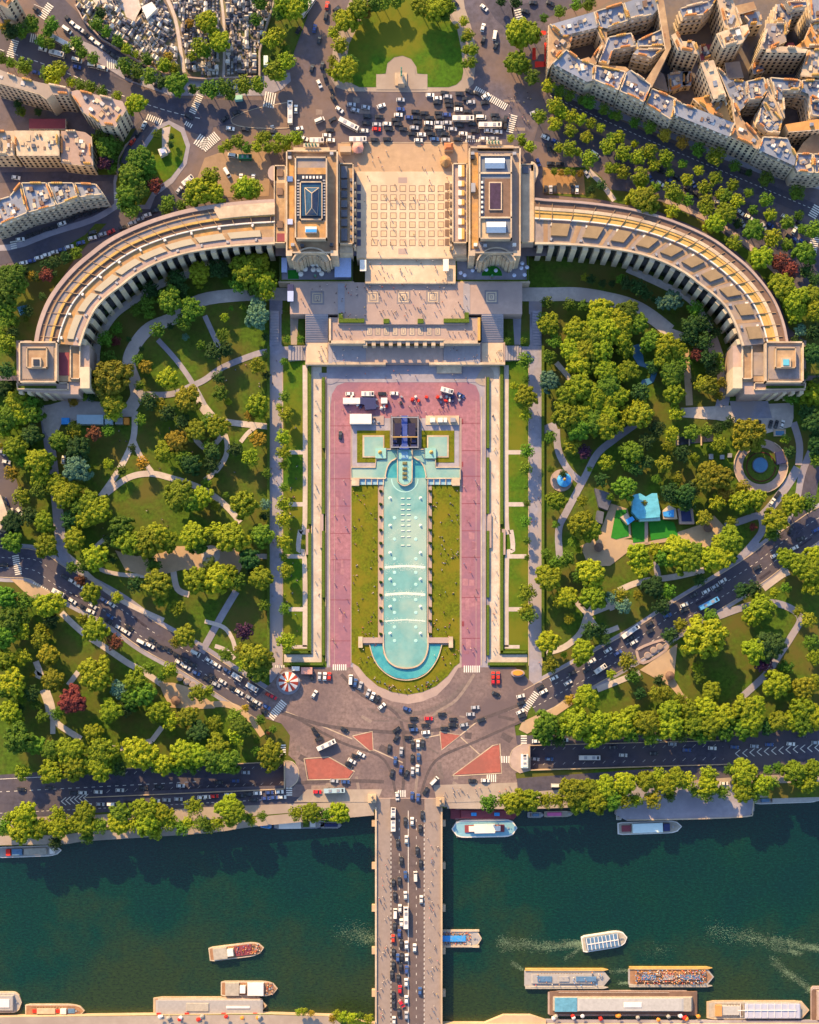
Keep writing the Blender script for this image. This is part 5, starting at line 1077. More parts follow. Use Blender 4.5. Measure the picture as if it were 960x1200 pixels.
# ================================================================= TREES
def crown_mesh(seed,conif=False):
    rr=random.Random(seed); b=MB()
    npuff=rr.randint(34,46); puffs=[]
    lob=[(rr.uniform(0,6.28),rr.uniform(.05,.16),rr.randint(2,4)) for _ in range(2)]
    for i in range(npuff):
        # dome distribution
        u=(i+.5)/npuff; rad=math.sqrt(u)*.86; a=i*2.39996+rr.uniform(-.3,.3)
        k=1+sum(am*math.sin(f_*a+ph) for ph,am,f_ in lob)
        rad*=k; z=(.62*math.sqrt(max(0,1-min(1,rad*rad)))+rr.uniform(-.1,.08)) 
        s_=rr.uniform(.17,.27)*(1-.25*u)
        puffs.append((rad*math.cos(a),rad*math.sin(a),z,s_))
        if u>.6: puffs.append((rad*.92*math.cos(a+.2),rad*.92*math.sin(a+.2),z-.35,s_*.9))
    for (x,y,z,s_) in puffs:
        nl=int(52*s_/.2)
        for j in range(nl):
            th=rr.uniform(0,6.283); cz=rr.uniform(-.35,1); sz=math.sqrt(1-cz*cz); n=Vector((sz*math.cos(th),sz*math.sin(th),cz))
            q=rr.uniform(.8,1.12)*s_; p=Vector((x,y,z))+n*q
            n2=(n+Vector((rr.uniform(-.5,.5),rr.uniform(-.5,.5),rr.uniform(-.2,.5)))).normalized()
            t=n2.orthogonal().normalized(); t.rotate(Matrix.Rotation(rr.uniform(0,6.28),3,n2)); w=n2.cross(t); l=rr.uniform(.045,.085)
            b.add([p-t*l,p-w*l*.7,p+t*l,p+w*l*.7],[(0,1,2,3)])
        b.ball((x,y,z),s_*.8,7,4)
    b.ball((0,0,.05),.62,12,6,sz=.75)
    me=bpy.data.meshes.new('crown'); me.from_pydata(b.v,[],b.f); me.update(); return me
CR=[crown_mesh(i) for i in range(7)]
def trunk_mesh():
    b=MB(); b.cyl((0,0,0),.045,.028,1,8)
    for k in range(5):
        a=k*1.257; p0=Vector((0,0,.85)); p1=Vector((math.cos(a)*.3,math.sin(a)*.3,1.25)); d=(p1-p0); t=d.orthogonal().normalized()*.02; w=d.normalized().cross(t)
        b.add([p0+t,p0+w,p0-t,p0-w,p1+t*.4,p1+w*.4,p1-t*.4,p1-w*.4],[(0,1,5,4),(1,2,6,5),(2,3,7,6),(3,0,4,7)])
    global TR_V,TR_F
    TR_V=list(b.v); TR_F=[f for f in b.f if len(f)==4]
    me=bpy.data.meshes.new('trunk'); me.from_pydata(b.v,[],b.f); me.materials.append(bark); return me
TR=trunk_mesh(); CM={}
def cmesh(v,k):
    if (v,k) not in CM: me=CR[v].copy(); me.materials.append(leafm[k]); CM[(v,k)]=me
    return CM[(v,k)]
TONE=dict(y='lime',g='green',d='dark green',m='olive',b='bluish',r='reddish',o='orange',p='purple')
TN=0
def tree(px,py,rpx,k):
    global TN
    TN+=1; rr=random.Random(TN*13)
    if 'trafficfree'=='' : pass
    R=rpx*S*1.0; zc=2.0+R*1.25 if R>2 else 1.2+R; z0=gz(px,py); zc=min(zc,11)
    # quay trees on lower walkway stay at street level
    p=P(px,py,z0+zc); e=empty('tree' if R>1.6 else 'shrub',(p.x,p.y,z0),rr.uniform(0,6.28))
    c=bpy.data.objects.new('crown',cmesh(rr.randrange(7),k)); col.objects.link(c); c.parent=e; c.location=(0,0,zc-.2*R); s_=R*1.07; c.scale=(s_,s_*rr.uniform(.9,1.08),s_*rr.uniform(.85,1.1))
    t=bpy.data.objects.new('trunk',TR); col.objects.link(t); t.parent=e; t.scale=(R*1.1,R*1.1,max(.5,zc-.3*R))
    sz='huge' if R>11.5 else 'large' if R>7 else 'midsize' if R>4.3 else 'small' if R>2 else 'tiny'
    reg(e,px,py,f'{sz} {TONE[k]} {"tree" if R>1.6 else "bush"}',near(px,py),'tree' if R>1.6 else 'bush','trees of the park and streets' if R>1.6 else 'bushes in the beds')
TT=[]
def T(ox,oy,s_):
    for it in s_.split(';'):
        it=it.split()
        if not it: continue
        x,y,r_,k=it; TT.append((ox+float(x)/4,oy+float(y)/4,float(r_)/4,k))
T(0,0,"50 150 40 d;30 130 35 o;100 150 35 g;150 120 38 g;245 115 35 g;225 150 28 g;195 195 30 g;235 205 30 g;360 205 32 g;385 245 30 g;315 230 22 g;438 275 30 g;10 275 28 g;50 295 26 g;115 310 42 g;225 350 42 g;280 325 40 y;250 355 45 y;335 385 25 y;375 400 30 g;425 410 30 g;480 430 28 g;550 450 25 y;637 490 48 y;470 60 30 d;455 115 35 g;495 150 30 g;555 195 30 g;595 230 28 y;635 255 20 y;690 280 30 g;770 310 35 y;815 320 30 y;585 310 40 g;640 335 38 g;700 360 40 g;760 380 35 d;830 395 52 g;905 420 24 g;950 420 25 g;945 100 32 y;890 110 22 o;940 225 45 y;900 265 25 y;790 270 25 o;655 750 62 g;620 830 60 g;690 770 50 g;600 910 55 g;650 900 50 g;690 850 40 g;500 690 50 g;470 650 40 g;540 690 40 g;495 765 38 p;520 790 30 g;735 630 22 g;805 640 15 d;800 680 18 d;725 870 40 r;100 525 25 g;400 480 15 y;935 900 60 y;900 930 45 y;790 950 35 g;525 740 35 g;85 490 22 d;180 525 20 d;150 100 30 d")
T(240,0,"20 110 50 y;240 95 30 g;70 195 50 y;5 245 30 g;260 10 40 g;350 60 40 g;370 20 50 y;420 50 50 y;460 20 40 g;330 160 30 y;310 190 45 y;345 170 40 y;380 230 24 g;385 290 42 y;320 335 45 y;350 350 35 y;320 270 15 d;30 420 45 g;90 410 42 g;120 440 35 g;180 400 45 y;250 400 40 y;110 680 28 y;80 700 20 y;155 665 35 y;195 695 28 g;245 690 28 y;260 650 28 y;290 640 28 y;295 690 30 y;340 690 32 y;345 650 25 y;385 660 30 y;430 650 35 y;385 690 25 y;30 830 45 y;50 910 50 y;20 880 40 g;190 880 50 y;230 890 45 y;160 900 40 y;720 50 50 y;660 100 50 y;640 90 40 y;700 110 35 y;605 155 30 y;635 215 40 y;600 285 26 y;590 335 25 y;660 330 58 y;645 350 40 y;680 300 40 g;690 70 30 o;800 20 40 g;840 10 40 g;900 5 35 g;720 10 30 g;760 60 30 o")
T(480,0,"60 30 50 y;120 40 55 y;180 20 35 y;195 40 25 g;165 75 30 g;130 70 35 g;255 100 25 y;220 125 15 y;275 165 30 y;255 180 20 g;295 235 30 y;265 235 22 y;290 295 28 y;260 300 22 g;505 150 55 y;560 160 55 y;520 190 45 y;590 170 35 y;500 290 50 y;540 310 35 y;480 310 35 y;575 365 38 g;630 85 22 g;705 55 30 g;780 25 28 g;840 20 35 g;430 5 25 d;500 10 30 d;650 405 35 y;705 430 30 g;750 450 28 g;805 470 22 g;840 480 35 g;910 515 28 g;950 540 22 g;610 550 35 y;680 500 40 y;715 530 35 y;755 545 35 y;800 560 32 y;850 580 27 y;895 600 24 y;680 585 35 y;755 615 32 y;830 645 30 y;930 690 40 y;950 650 30 g;700 695 25 y;755 700 40 y;840 745 42 y;940 790 30 y;790 715 20 y;475 650 20 y;525 650 25 y;565 690 28 y;530 670 20 g;680 805 18 y;710 810 16 o;740 805 18 y;770 812 16 y;800 815 18 o;850 890 20 d;900 870 25 d")
T(720,0,"15 545 25 g;95 575 28 g;165 600 32 g;235 635 32 o;315 670 32 o;395 705 36 g;475 735 45 y;565 780 30 g;630 810 18 d;710 840 38 g;855 905 38 g;20 645 32 y;95 675 20 y;45 720 42 y;110 740 38 y;165 710 38 y;240 735 35 y;245 760 30 g;185 775 33 y;320 770 24 g;260 810 22 g;395 800 27 y;340 845 30 y;475 835 33 y;425 880 38 y;555 870 30 y;500 910 30 y;630 905 25 g;710 940 35 g;120 830 42 y;125 860 35 y;190 880 28 g;40 810 35 y;10 790 25 y;150 940 60 y;110 930 50 y;270 900 45 y;300 925 35 y;345 940 30 g;430 950 40 y;520 920 35 g;575 945 35 y")
T(0,240,"60 340 60 g;30 420 60 g;90 380 45 g;150 335 25 o;30 480 50 g;40 540 40 g;110 310 30 d;220 290 30 d;260 270 30 d;310 250 30 d;360 230 30 g;220 330 35 r;240 320 30 d;30 650 45 y;10 600 25 g;50 690 25 g;90 920 60 y;60 940 45 g;130 930 50 g;20 850 50 d;30 780 40 d;180 930 30 g;200 430 20 d;620 20 45 g;580 10 30 g;780 15 35 g;850 5 30 g;830 350 45 d;800 450 60 g;850 400 40 d;710 400 40 d;690 460 40 g;640 495 30 g;700 510 30 g;550 580 28 g;495 630 38 g;510 720 38 g;545 640 25 r;935 320 55 y;900 490 55 g;860 550 42 g;740 590 38 g;800 570 18 d;650 730 30 g;685 760 35 o;655 850 25 g;790 815 50 y;870 620 18 b;665 675 14 d;945 660 25 g;520 820 92 m;530 930 55 m;345 925 25 o;700 920 45 d;880 910 60 m;750 940 35 m;430 900 25 d;395 895 25 g;130 500 30 d;60 600 30 d")
T(240,240,"200 310 75 y;190 260 50 g;250 280 55 y;280 360 55 y;300 340 40 g;160 370 45 g;240 390 45 g;290 410 45 y;50 300 45 d;90 305 40 d;245 470 40 b;250 530 55 b;95 530 22 y;85 610 32 g;45 690 45 d;95 680 40 d;245 755 38 y;65 810 32 d;70 885 38 g;110 925 18 y;250 940 55 y;370 735 18 g;375 900 28 g;180 480 18 g;125 485 12 g;350 950 20 y;385 630 18 g;450 630 18 g;290 800 22 d;375 490 14 g;285 700 18 d;285 620 20 d")
T(480,240,"645 460 30 g;750 470 32 g;815 475 30 g;655 560 52 y;625 540 35 g;680 640 38 g;655 715 35 g;540 730 38 g;655 830 48 b;545 900 52 y;900 500 60 y;880 560 60 y;930 590 60 y;780 590 55 y;850 620 60 y;760 680 55 y;820 690 60 y;900 680 60 y;790 740 60 y;860 750 45 g;920 780 55 y;790 860 70 y;860 900 60 y;750 900 60 y;720 950 45 y;930 850 60 g;930 930 50 y;460 640 18 g;535 640 18 g;490 850 20 y;545 820 18 g;820 340 20 m;850 350 24 d;905 370 20 d;950 370 18 d")
T(720,240,"170 5 40 y;130 0 40 y;270 35 35 y;430 15 40 y;475 90 48 y;520 45 50 y;560 180 38 y;580 90 25 d;650 25 25 g;655 120 48 g;730 50 32 y;740 160 45 y;810 85 35 g;865 50 25 g;880 115 25 g;935 120 45 g;890 230 52 g;810 190 32 g;690 250 52 y;770 270 42 r;820 305 45 r;760 360 40 y;790 390 60 y;850 450 60 y;850 500 50 y;925 430 50 y;935 500 50 y;900 310 35 d;940 350 35 d;870 590 30 b;940 600 40 d;930 700 50 d;940 880 60 y;900 940 40 y;60 500 55 g;25 550 60 y;30 620 55 y;110 560 50 g;50 680 45 y;70 780 50 y;20 800 45 y;170 640 50 g;240 660 60 y;290 680 50 y;230 720 50 y;270 780 55 g;310 740 45 g;270 810 50 g;280 890 50 y;20 900 50 y;120 940 40 y;380 490 40 g;360 570 50 d;420 560 45 d;350 620 45 d;420 640 45 d;470 600 30 d;440 720 45 d;460 780 35 d;390 700 35 r;445 850 45 m;410 840 40 m;270 450 50 b;220 460 30 b;60 370 35 d;110 390 40 d;150 420 30 d;30 350 25 g;820 850 20 y;690 820 18 g;830 900 40 g;690 690 14 d;690 740 14 d;850 640 30 d;180 760 35 d;120 880 45 d")
T(0,480,"30 40 60 g;90 30 55 y;150 20 50 g;20 100 40 y;150 120 50 d;75 180 55 y;120 150 40 g;110 230 40 g;180 250 65 y;55 300 38 o;190 320 50 y;210 240 50 g;190 380 45 g;105 410 45 y;280 150 48 g;350 95 40 m;440 115 38 r;510 100 30 g;370 185 60 d;365 280 65 b;270 350 50 y;340 380 50 y;300 400 60 y;510 255 28 y;570 285 28 g;670 250 32 o;660 50 30 g;530 15 45 y;430 440 60 y;460 470 65 y;380 460 50 g;400 510 50 y;330 520 45 d;210 530 50 y;140 500 45 d;60 530 50 d;60 620 50 g;220 640 55 y;350 610 55 y;450 690 60 y;400 730 40 g;570 550 60 g;610 620 65 y;700 620 70 y;740 590 60 y;790 620 50 y;560 610 45 g;690 670 40 y;910 590 65 y;930 630 50 g;840 400 70 y;900 430 50 g;950 410 50 y;770 200 50 y;830 150 50 o;920 100 50 m;790 20 40 d;860 60 40 d;640 820 40 d;740 820 70 m;720 730 40 g;920 800 65 y;430 860 50 y;550 880 30 y;380 800 28 r;830 930 40 y;340 740 30 g;750 900 30 g;30 880 55 g;60 940 50 g;110 900 45 g;220 920 55 y;270 900 45 y;180 900 35 g;900 260 50 d;860 230 40 g;620 180 20 d;530 700 25 d;510 620 30 d")
T(240,480,"60 80 55 y;30 60 45 g;215 30 30 o;245 10 35 y;270 10 30 y;380 25 38 y;370 130 38 y;370 200 38 y;370 260 25 y;370 365 22 g;370 445 40 y;370 515 40 y;370 620 40 y;370 690 22 g;380 755 38 y;375 935 28 g;250 140 40 o;215 225 42 y;140 190 35 d;285 445 28 b;185 445 65 y;130 600 75 y;60 570 45 y;20 600 45 g;270 590 55 g;210 700 50 d;265 790 55 y;60 800 70 y;110 770 50 y;30 800 50 y;150 800 45 g;50 450 25 m;0 420 25 g;280 920 30 g;30 730 40 g;100 400 16 g;40 200 40 d;20 170 35 g;30 260 40 d;290 300 25 g;220 760 30 d;280 500 24 d;375 870 10 y")
T(480,480,"545 25 32 y;550 195 35 g;545 275 32 g;550 440 20 g;545 525 28 g;550 615 20 g;550 695 15 g;550 860 45 y;550 945 40 y;545 365 12 g;740 40 65 y;800 30 60 y;790 90 60 g;850 60 60 g;910 80 60 y;930 20 50 y;760 170 40 m;820 200 35 p;920 250 38 y;690 430 48 y;685 540 20 g;800 540 60 y;850 570 50 y;640 680 28 g;690 720 35 g;740 700 38 g;650 790 60 y;800 780 40 g;850 770 70 y;740 880 50 y;860 880 60 y;700 890 40 y;950 880 35 b;810 430 28 y;660 280 18 g;795 655 18 y;770 620 28 g;900 330 35 d;720 300 20 d;660 130 30 g")
T(720,480,"120 30 60 y;60 20 40 y;290 15 40 y;10 80 40 y;270 115 35 y;90 200 50 g;50 190 35 g;230 260 42 m;150 150 40 d;200 90 40 d;320 210 40 d;250 170 30 y;360 110 40 g;430 100 35 g;375 225 25 y;490 165 38 y;630 110 70 m;600 150 50 m;660 150 50 m;440 290 50 m;420 340 50 m;500 320 60 m;600 370 40 m;520 390 40 o;50 370 55 g;290 320 30 m;260 390 45 d;330 400 50 d;340 440 40 d;480 440 40 y;420 510 40 m;550 525 30 y;590 430 55 y;660 420 50 y;630 450 40 g;835 450 55 y;905 440 45 g;750 520 60 y;740 580 40 g;650 550 20 r;540 610 60 y;500 640 50 y;290 660 70 y;340 710 65 y;240 690 50 g;380 670 50 g;450 700 55 y;510 690 55 y;110 680 55 y;130 740 50 y;190 660 38 y;400 800 32 d;30 870 40 m;110 870 25 m;180 830 50 d;250 850 40 g;220 920 45 d;40 920 40 b;810 700 50 y;870 730 60 y;910 760 60 y;940 690 50 y;930 830 50 y;600 850 40 d;650 840 40 d;690 930 60 y;640 950 45 y;750 860 25 y;860 950 25 y;940 60 60 d;950 160 50 d;820 200 30 d;800 140 25 g;950 230 40 g;900 10 45 d;150 250 35 d;100 280 35 d;60 260 30 g;370 370 40 d;540 60 30 d;480 90 30 d")
T(0,720,"40 30 60 g;100 80 45 y;20 100 60 g;110 20 40 g;190 120 45 y;230 190 50 m;110 200 42 y;30 210 50 y;250 310 55 m;60 320 65 y;20 350 50 g;50 460 55 y;450 70 60 y;390 20 30 m;540 130 40 r;450 280 85 y;340 400 65 r;560 350 45 b;640 310 60 y;670 370 60 g;620 400 50 g;590 440 40 d;520 450 55 y;170 425 28 g;200 480 32 g;270 465 32 g;740 455 50 y;800 500 45 y;880 480 50 m;930 550 50 d;700 250 30 g;800 260 40 y;930 370 45 y;760 290 25 g;870 100 50 m;825 130 30 m;240 20 40 d;100 400 25 g;90 580 75 g;160 610 50 g;110 740 40 y;240 640 50 g;240 740 60 y;330 640 65 y;350 720 60 y;440 560 50 y;490 640 65 y;470 720 60 y;530 690 45 g;660 650 75 y;770 700 55 y;860 650 65 y;930 660 60 y;560 720 40 d;150 370 40 d;300 640 40 g;410 700 50 g;720 690 45 g;830 710 45 g;900 710 45 g;120 940 60 y;270 940 45 y;400 930 50 y;570 930 55 g;680 920 60 y;760 930 50 y;910 900 45 y;40 955 30 y")
T(240,720,"190 235 40 y;230 200 65 m;180 170 40 m;280 210 50 m;250 270 50 g;185 80 45 p;100 190 35 g;385 130 48 y;20 360 28 y;260 495 25 g;190 440 20 o;145 480 40 g;170 530 50 g;150 570 45 y;50 510 40 y;60 620 60 y;40 680 60 g;110 690 60 g;315 650 60 y;310 690 50 y;245 590 18 g;240 640 25 g;320 540 20 g;300 555 12 r;110 900 60 y;140 930 60 y;430 930 38 y;500 930 50 y;630 930 50 y;270 945 25 g;570 940 35 g;205 950 25 g")
T(480,720,"560 5 40 g;650 130 55 y;660 240 40 m;810 175 55 y;725 190 18 y;850 80 45 d;915 120 30 d;830 390 60 y;750 400 28 o;640 510 60 g;630 560 50 g;780 510 75 y;890 510 60 y;860 580 50 y;940 540 60 y;370 885 45 g;450 870 40 y;490 880 60 y;560 870 55 y;640 870 40 y;700 870 40 y;770 830 65 y;800 880 55 y;850 820 55 y;920 810 55 y;880 880 55 y;950 870 50 g;945 280 25 y;900 70 30 d;700 590 35 d;720 540 45 g")
T(720,720,"420 110 98 y;60 220 45 m;90 290 40 g;190 370 35 m;240 370 35 m;210 310 30 d;310 400 35 m;120 370 30 d;390 250 32 y;400 300 30 g;455 360 50 y;660 170 60 y;730 150 70 d;700 230 45 p;800 250 40 g;760 330 65 y;880 350 60 m;930 320 40 y;940 200 40 y;310 50 35 m;260 100 40 d;650 10 50 y;450 10 40 g;920 130 40 g;910 30 40 m;30 520 60 y;80 470 50 y;150 510 60 y;255 460 60 y;260 530 60 y;350 450 50 y;370 520 55 y;430 440 55 y;450 520 55 y;510 480 60 y;520 540 50 g;610 440 60 y;640 500 60 y;600 530 50 g;660 430 50 y;770 500 50 m;830 500 50 y;880 440 65 y;890 510 55 g;940 480 60 y;80 560 45 g;170 570 45 g;310 560 40 g;410 570 40 g;720 530 40 d;50 790 55 y;40 870 45 y;100 870 35 y;145 780 50 y;210 760 45 y;240 800 50 y;180 870 45 m;290 770 50 y;340 780 45 y;260 850 30 g;440 750 45 y;440 800 50 y;430 840 40 g;510 830 35 g;540 730 30 g;605 740 60 y;600 830 50 y;650 840 40 g;690 800 50 y;740 790 35 g;720 730 25 g;770 720 30 g;840 740 55 y;900 790 50 y;930 730 50 y;380 830 30 g")
T(0,960,"20 40 40 g;100 50 60 y;180 40 50 y;270 40 50 y;260 110 35 d;330 20 45 y;400 30 50 y;410 85 35 g;470 30 40 g;560 20 55 y;640 20 45 y;690 20 60 y;730 60 40 y;790 10 45 y;850 40 40 g;880 20 35 y;950 20 40 g")
T(240,960,"20 40 30 y;60 20 35 y;130 10 30 g;220 10 25 y;440 903 18 y;465 900 20 y;500 908 16 o;620 915 24 y;650 925 28 y;690 930 30 y;730 925 24 g;770 935 26 y;600 935 22 o")
# filler understorey so that the gardens are not bare between crowns
rr=random.Random(5)
zones=[([(120,330),(230,310),(315,330),(315,345),(235,345),(190,372),(150,400),(120,420)],26,'d'),([(655,575),(700,520),(830,505),(850,590),(790,600),(735,590)],24,'g'),([(722,330),(800,360),(845,420),(845,465),(815,470),(800,400),(760,360)],26,'d'),([(0,320),(60,300),(40,400),(0,440)],16,'d'),([(0,470),(50,470),(60,600),(0,600)],14,'d'),([(640,700),(720,690),(720,740),(660,750)],8,'m'),([(860,700),(960,650),(960,760),(930,740)],10,'g'),([(930,400),(960,400),(960,520),(940,500)],10,'d'),([(0,690),(60,710),(80,800),(60,870),(0,870)],18,'d'),([(180,510),(300,510),(300,560),(240,575)],10,'g')]
for poly,n,k in zones:
    n=n//3
    xs=[p[0] for p in poly]; ys=[p[1] for p in poly]; c_=0
    while c_<n:
        x,y=rr.uniform(min(xs),max(xs)),rr.uniform(min(ys),max(ys))
        if ptin(x,y,poly): TT.append((round(x,1),round(y,1),rr.uniform(3,7),rr.choice([k,k,'g','m','d']))); c_+=1
TT.sort(key=lambda t:-t[2])
for t in TT[:300]: tree(*t)
import numpy as np
KS=list(leafm)
def small_crown(seed):
    rr=random.Random(seed); b=MB(); n=20
    for i in range(n):
        u=(i+.5)/n; rad=math.sqrt(u)*.84; a=i*2.39996+rr.uniform(-.3,.3); z=.6*math.sqrt(max(0,1-rad*rad))+rr.uniform(-.1,.08); s_=rr.uniform(.22,.31)*(1-.2*u); x,y=rad*math.cos(a),rad*math.sin(a)
        for j in range(30):
            th=rr.uniform(0,6.283); cz=rr.uniform(-.3,1); sz=math.sqrt(1-cz*cz); nn=Vector((sz*math.cos(th),sz*math.sin(th),cz)); p=Vector((x,y,z))+nn*rr.uniform(.8,1.12)*s_
            n2=(nn+Vector((rr.uniform(-.5,.5),rr.uniform(-.5,.5),rr.uniform(-.2,.5)))).normalized(); t=n2.orthogonal().normalized(); t.rotate(Matrix.Rotation(rr.uniform(0,6.28),3,n2)); w=n2.cross(t); l=rr.uniform(.07,.12)
            b.add([p-t*l,p-w*l*.7,p+t*l,p+w*l*.7],[(0,1,2,3)])
    # core of quads only
    for (r_,z0_,z1_) in ((.6,-.3,.45),(.4,.4,.62)):
        m=8; v=[(r_*math.cos(6.283*i/m),r_*math.sin(6.283*i/m),z0_) for i in range(m)]+[(r_*.8*math.cos(6.283*i/m),r_*.8*math.sin(6.283*i/m),z1_) for i in range(m)]
        b.add(v,[(i,(i+1)%m,m+(i+1)%m,m+i) for i in range(m)]+[(m,m+1,m+2,m+3),(m,m+3,m+4,m+7),(m+4,m+5,m+6,m+7)])
    return np.array(b.v,dtype=np.float32),np.array(b.f,dtype=np.int32)
SC=[small_crown(100+i) for i in range(5)]
tv=np.array(TR_V,dtype=np.float32); tf=np.array(TR_F,dtype=np.int32)
Vs=[];Fs=[];Ms=[];As=[]; off=0
for n_,(px,py,r_,k) in enumerate(TT[300:]):
    rr=random.Random(n_*7+3); R=r_*S*1.0; z0=gz(px,py); zc=2.0+R*1.25; p=P(px,py,z0+zc); v,f=SC[n_%5]; a=rr.uniform(0,6.28); ca,sa=math.cos(a),math.sin(a); s_=R*1.07
    q=np.stack([(v[:,0]*ca-v[:,1]*sa)*s_+p.x,(v[:,0]*sa+v[:,1]*ca)*s_+p.y,v[:,2]*s_*rr.uniform(.85,1.1)+z0+zc-.2*R],1); Vs.append(q); Fs.append(f+off); off+=len(q); Ms.append(np.full(len(f),KS.index(k))); As.append(np.full(len(f),rr.random()))
    q=tv*np.array([R*1.1,R*1.1,max(.5,zc-.3*R)],dtype=np.float32)+np.array([p.x,p.y,z0]); Vs.append(q); Fs.append(tf+off); off+=len(q); Ms.append(np.full(len(tf),len(KS))); As.append(np.zeros(len(tf)))
V_=np.concatenate(Vs).astype(np.float32);F_=np.concatenate(Fs).astype(np.int32);M_=np.concatenate(Ms).astype(np.int32);A_=np.concatenate(As).astype(np.float32)
me=bpy.data.meshes.new('trees'); me.vertices.add(len(V_)); me.vertices.foreach_set('co',V_.ravel()); me.loops.add(F_.size); me.loops.foreach_set('vertex_index',F_.ravel()); me.polygons.add(len(F_)); me.polygons.foreach_set('loop_start',np.arange(0,F_.size,4,dtype=np.int32))
for k in KS: me.materials.append(leafm[k])
me.materials.append(bark); me.polygons.foreach_set('material_index',M_); me.update(calc_edges=True); at=me.attributes.new('tv','FLOAT','FACE'); at.data.foreach_set('value',A_)
o=bpy.data.objects.new('trees',me); col.objects.link(o); tag(o,'remaining small trees and bushes of the streets and gardens',kind='stuff')
print('trees',len(TT),'stuff faces',len(F_))
# ================================================================= VEHICLES
CC=dict(w=(.78,.78,.76),k=(.025,.028,.035),b=(.04,.09,.28),s=(.42,.45,.5),r=(.62,.02,.02),v=(.78,.77,.73))
CN=dict(w='white',k='black',b='dark blue',s='silver',r='red',v='white')
paint={k:mat('car_paint_'+k,c,.3,.03,1,rnd=.15,spec=.5) for k,c in CC.items()}
def carbody(L,W,Hh,van=False):
    b=MB()
    prof=[(-L/2,.35),(-L/2,.75),(-L/2+.25,.95),(L/2-1.1,.9),(L/2-.15,.72),(L/2,.55),(L/2,.35)]
    for s in (0,):
        v=[(x,-W/2,z) for x,z in prof]+[(x,W/2,z) for x,z in prof]; n=len(prof)
        f=[tuple(range(n))[::1],tuple(range(n,2*n))[::-1]]+[(i,n+i,n+(i+1)%n,(i+1)%n) for i in range(n)]
        b.add(v,f)
    # roof slab
    x0,x1=(-L/2+.75,L/2-2.0) if not van else (-L/2+.1,L/2-1.3)
    b.box(((x0+x1)/2,0,Hh-.1),(x1-x0,W*.76,.1))
    for x in (x0,(x0+x1)/2,x1):
        for s in (-1,1): b.box((x,s*W*.4,.85),(.1,.08,Hh-.9))
    me=bpy.data.meshes.new('body'); me.from_pydata(b.v,[],b.f)
    g=MB(); q=[(-L/2+.25,.92),(x0+.02,Hh-.1),(x1-.02,Hh-.1),(x1+.85,.9)] if not van else [(-L/2+.06,.9),(-L/2+.1,Hh-.1),(x1,Hh-.1),(x1+.7,.9)]
    v=[(x,s*(W*.46 if z<1 else W*.37),z) for s in (-1,1) for x,z in q]
    g.add(v,[(0,1,2,3),(7,6,5,4),(0,4,5,1),(2,6,7,3)])
    gm=bpy.data.meshes.new('windows'); gm.from_pydata(g.v,[],g.f); gm.materials.append(glass_d)
    return me,gm
wb=MB()
for i in range(12):
    pass
def wheelmesh():
    b=MB(); n=12; r=.32
    v=[(r*math.cos(6.283*i/n),s*.11,r*math.sin(6.283*i/n)) for s in (-1,1) for i in range(n)]
    b.add(v,[tuple(range(n)),tuple(range(n,2*n))[::-1]]+[(i,n+i,n+(i+1)%n,(i+1)%n) for i in range(n)])
    me=bpy.data.meshes.new('wheel'); me.from_pydata(b.v,[],b.f); me.materials.append(tyre); return me
WH=wheelmesh()
lightm=mat('lamp_lens',(.8,.75,.6),.3,.05,1)
hl=MB(); hl.box((0,0,0),(.08,.35,.14)); HLm=bpy.data.meshes.new('headlight'); HLm.from_pydata(hl.v,[],hl.f); HLm.materials.append(lightm)
BD={}
def vehicle(kind,k):
    key=(kind,k)
    if key in BD: return BD[key]
    L,W,Hh=dict(car=(4.4,1.85,1.5),van=(5.3,2.05,2.2))[kind]
    if (kind,) not in BD: BD[(kind,)]=carbody(L,W,Hh,kind=='van')
    me,gm=BD[(kind,)]; me=me.copy(); me.materials.append(paint[k]); BD[key]=(me,gm,L,W); return BD[key]
def zroad(px,py):
    if 100<=px<=333 and ((903+(893-903)*(px-100)/233))<=py<=934-10*(px-100)/233: return -5.5*(px-100)/233
    if 621<=px<=855 and 874-6*(px-621)/234<=py<=902-7*(px-621)/234: return -5.5*(855-px)/234
    return gz(px,py)
usedv=[]
CARS=[]
def car(px,py,ang,k): CARS.append((px,py,ang,k))
def car_real(px,py,ang,k):
    kind='van' if k=='v' else 'car'; me,gm,L,W=vehicle(kind,k); z=zroad(px,py)+.25
    if z<-.3: z-=.18
    if 458<px<498 and py>940: z=.5
    for (qx,qy) in usedv:
        if abs(qx-px)<2.5 and abs(qy-py)<2.5: return
    usedv.append((px,py))
    p=P(px,py,z+.8); e=empty('car' if kind=='car' else 'van',(p.x,p.y,z),math.radians(ang+random.uniform(-2,2)))
    e.scale=(1,1,1)
    for nm,m,loc in [('body',me,(0,0,0)),('windows',gm,(0,0,0))]:
        o=bpy.data.objects.new(nm,m); col.objects.link(o); o.parent=e
    for x in (-L*.3,L*.3):
        for y in (-W*.46,W*.46):
            o=bpy.data.objects.new('wheel',WH); col.objects.link(o); o.parent=e; o.location=(x,y,.32)
    for y in (-W*.33,W*.33):
        o=bpy.data.objects.new('headlight',HLm); col.objects.link(o); o.parent=e; o.location=(L/2+.02,y,.6)
    reg(e,px,py,f'{CN[k]} {kind}',near(px,py),kind,'vehicles in the streets' )
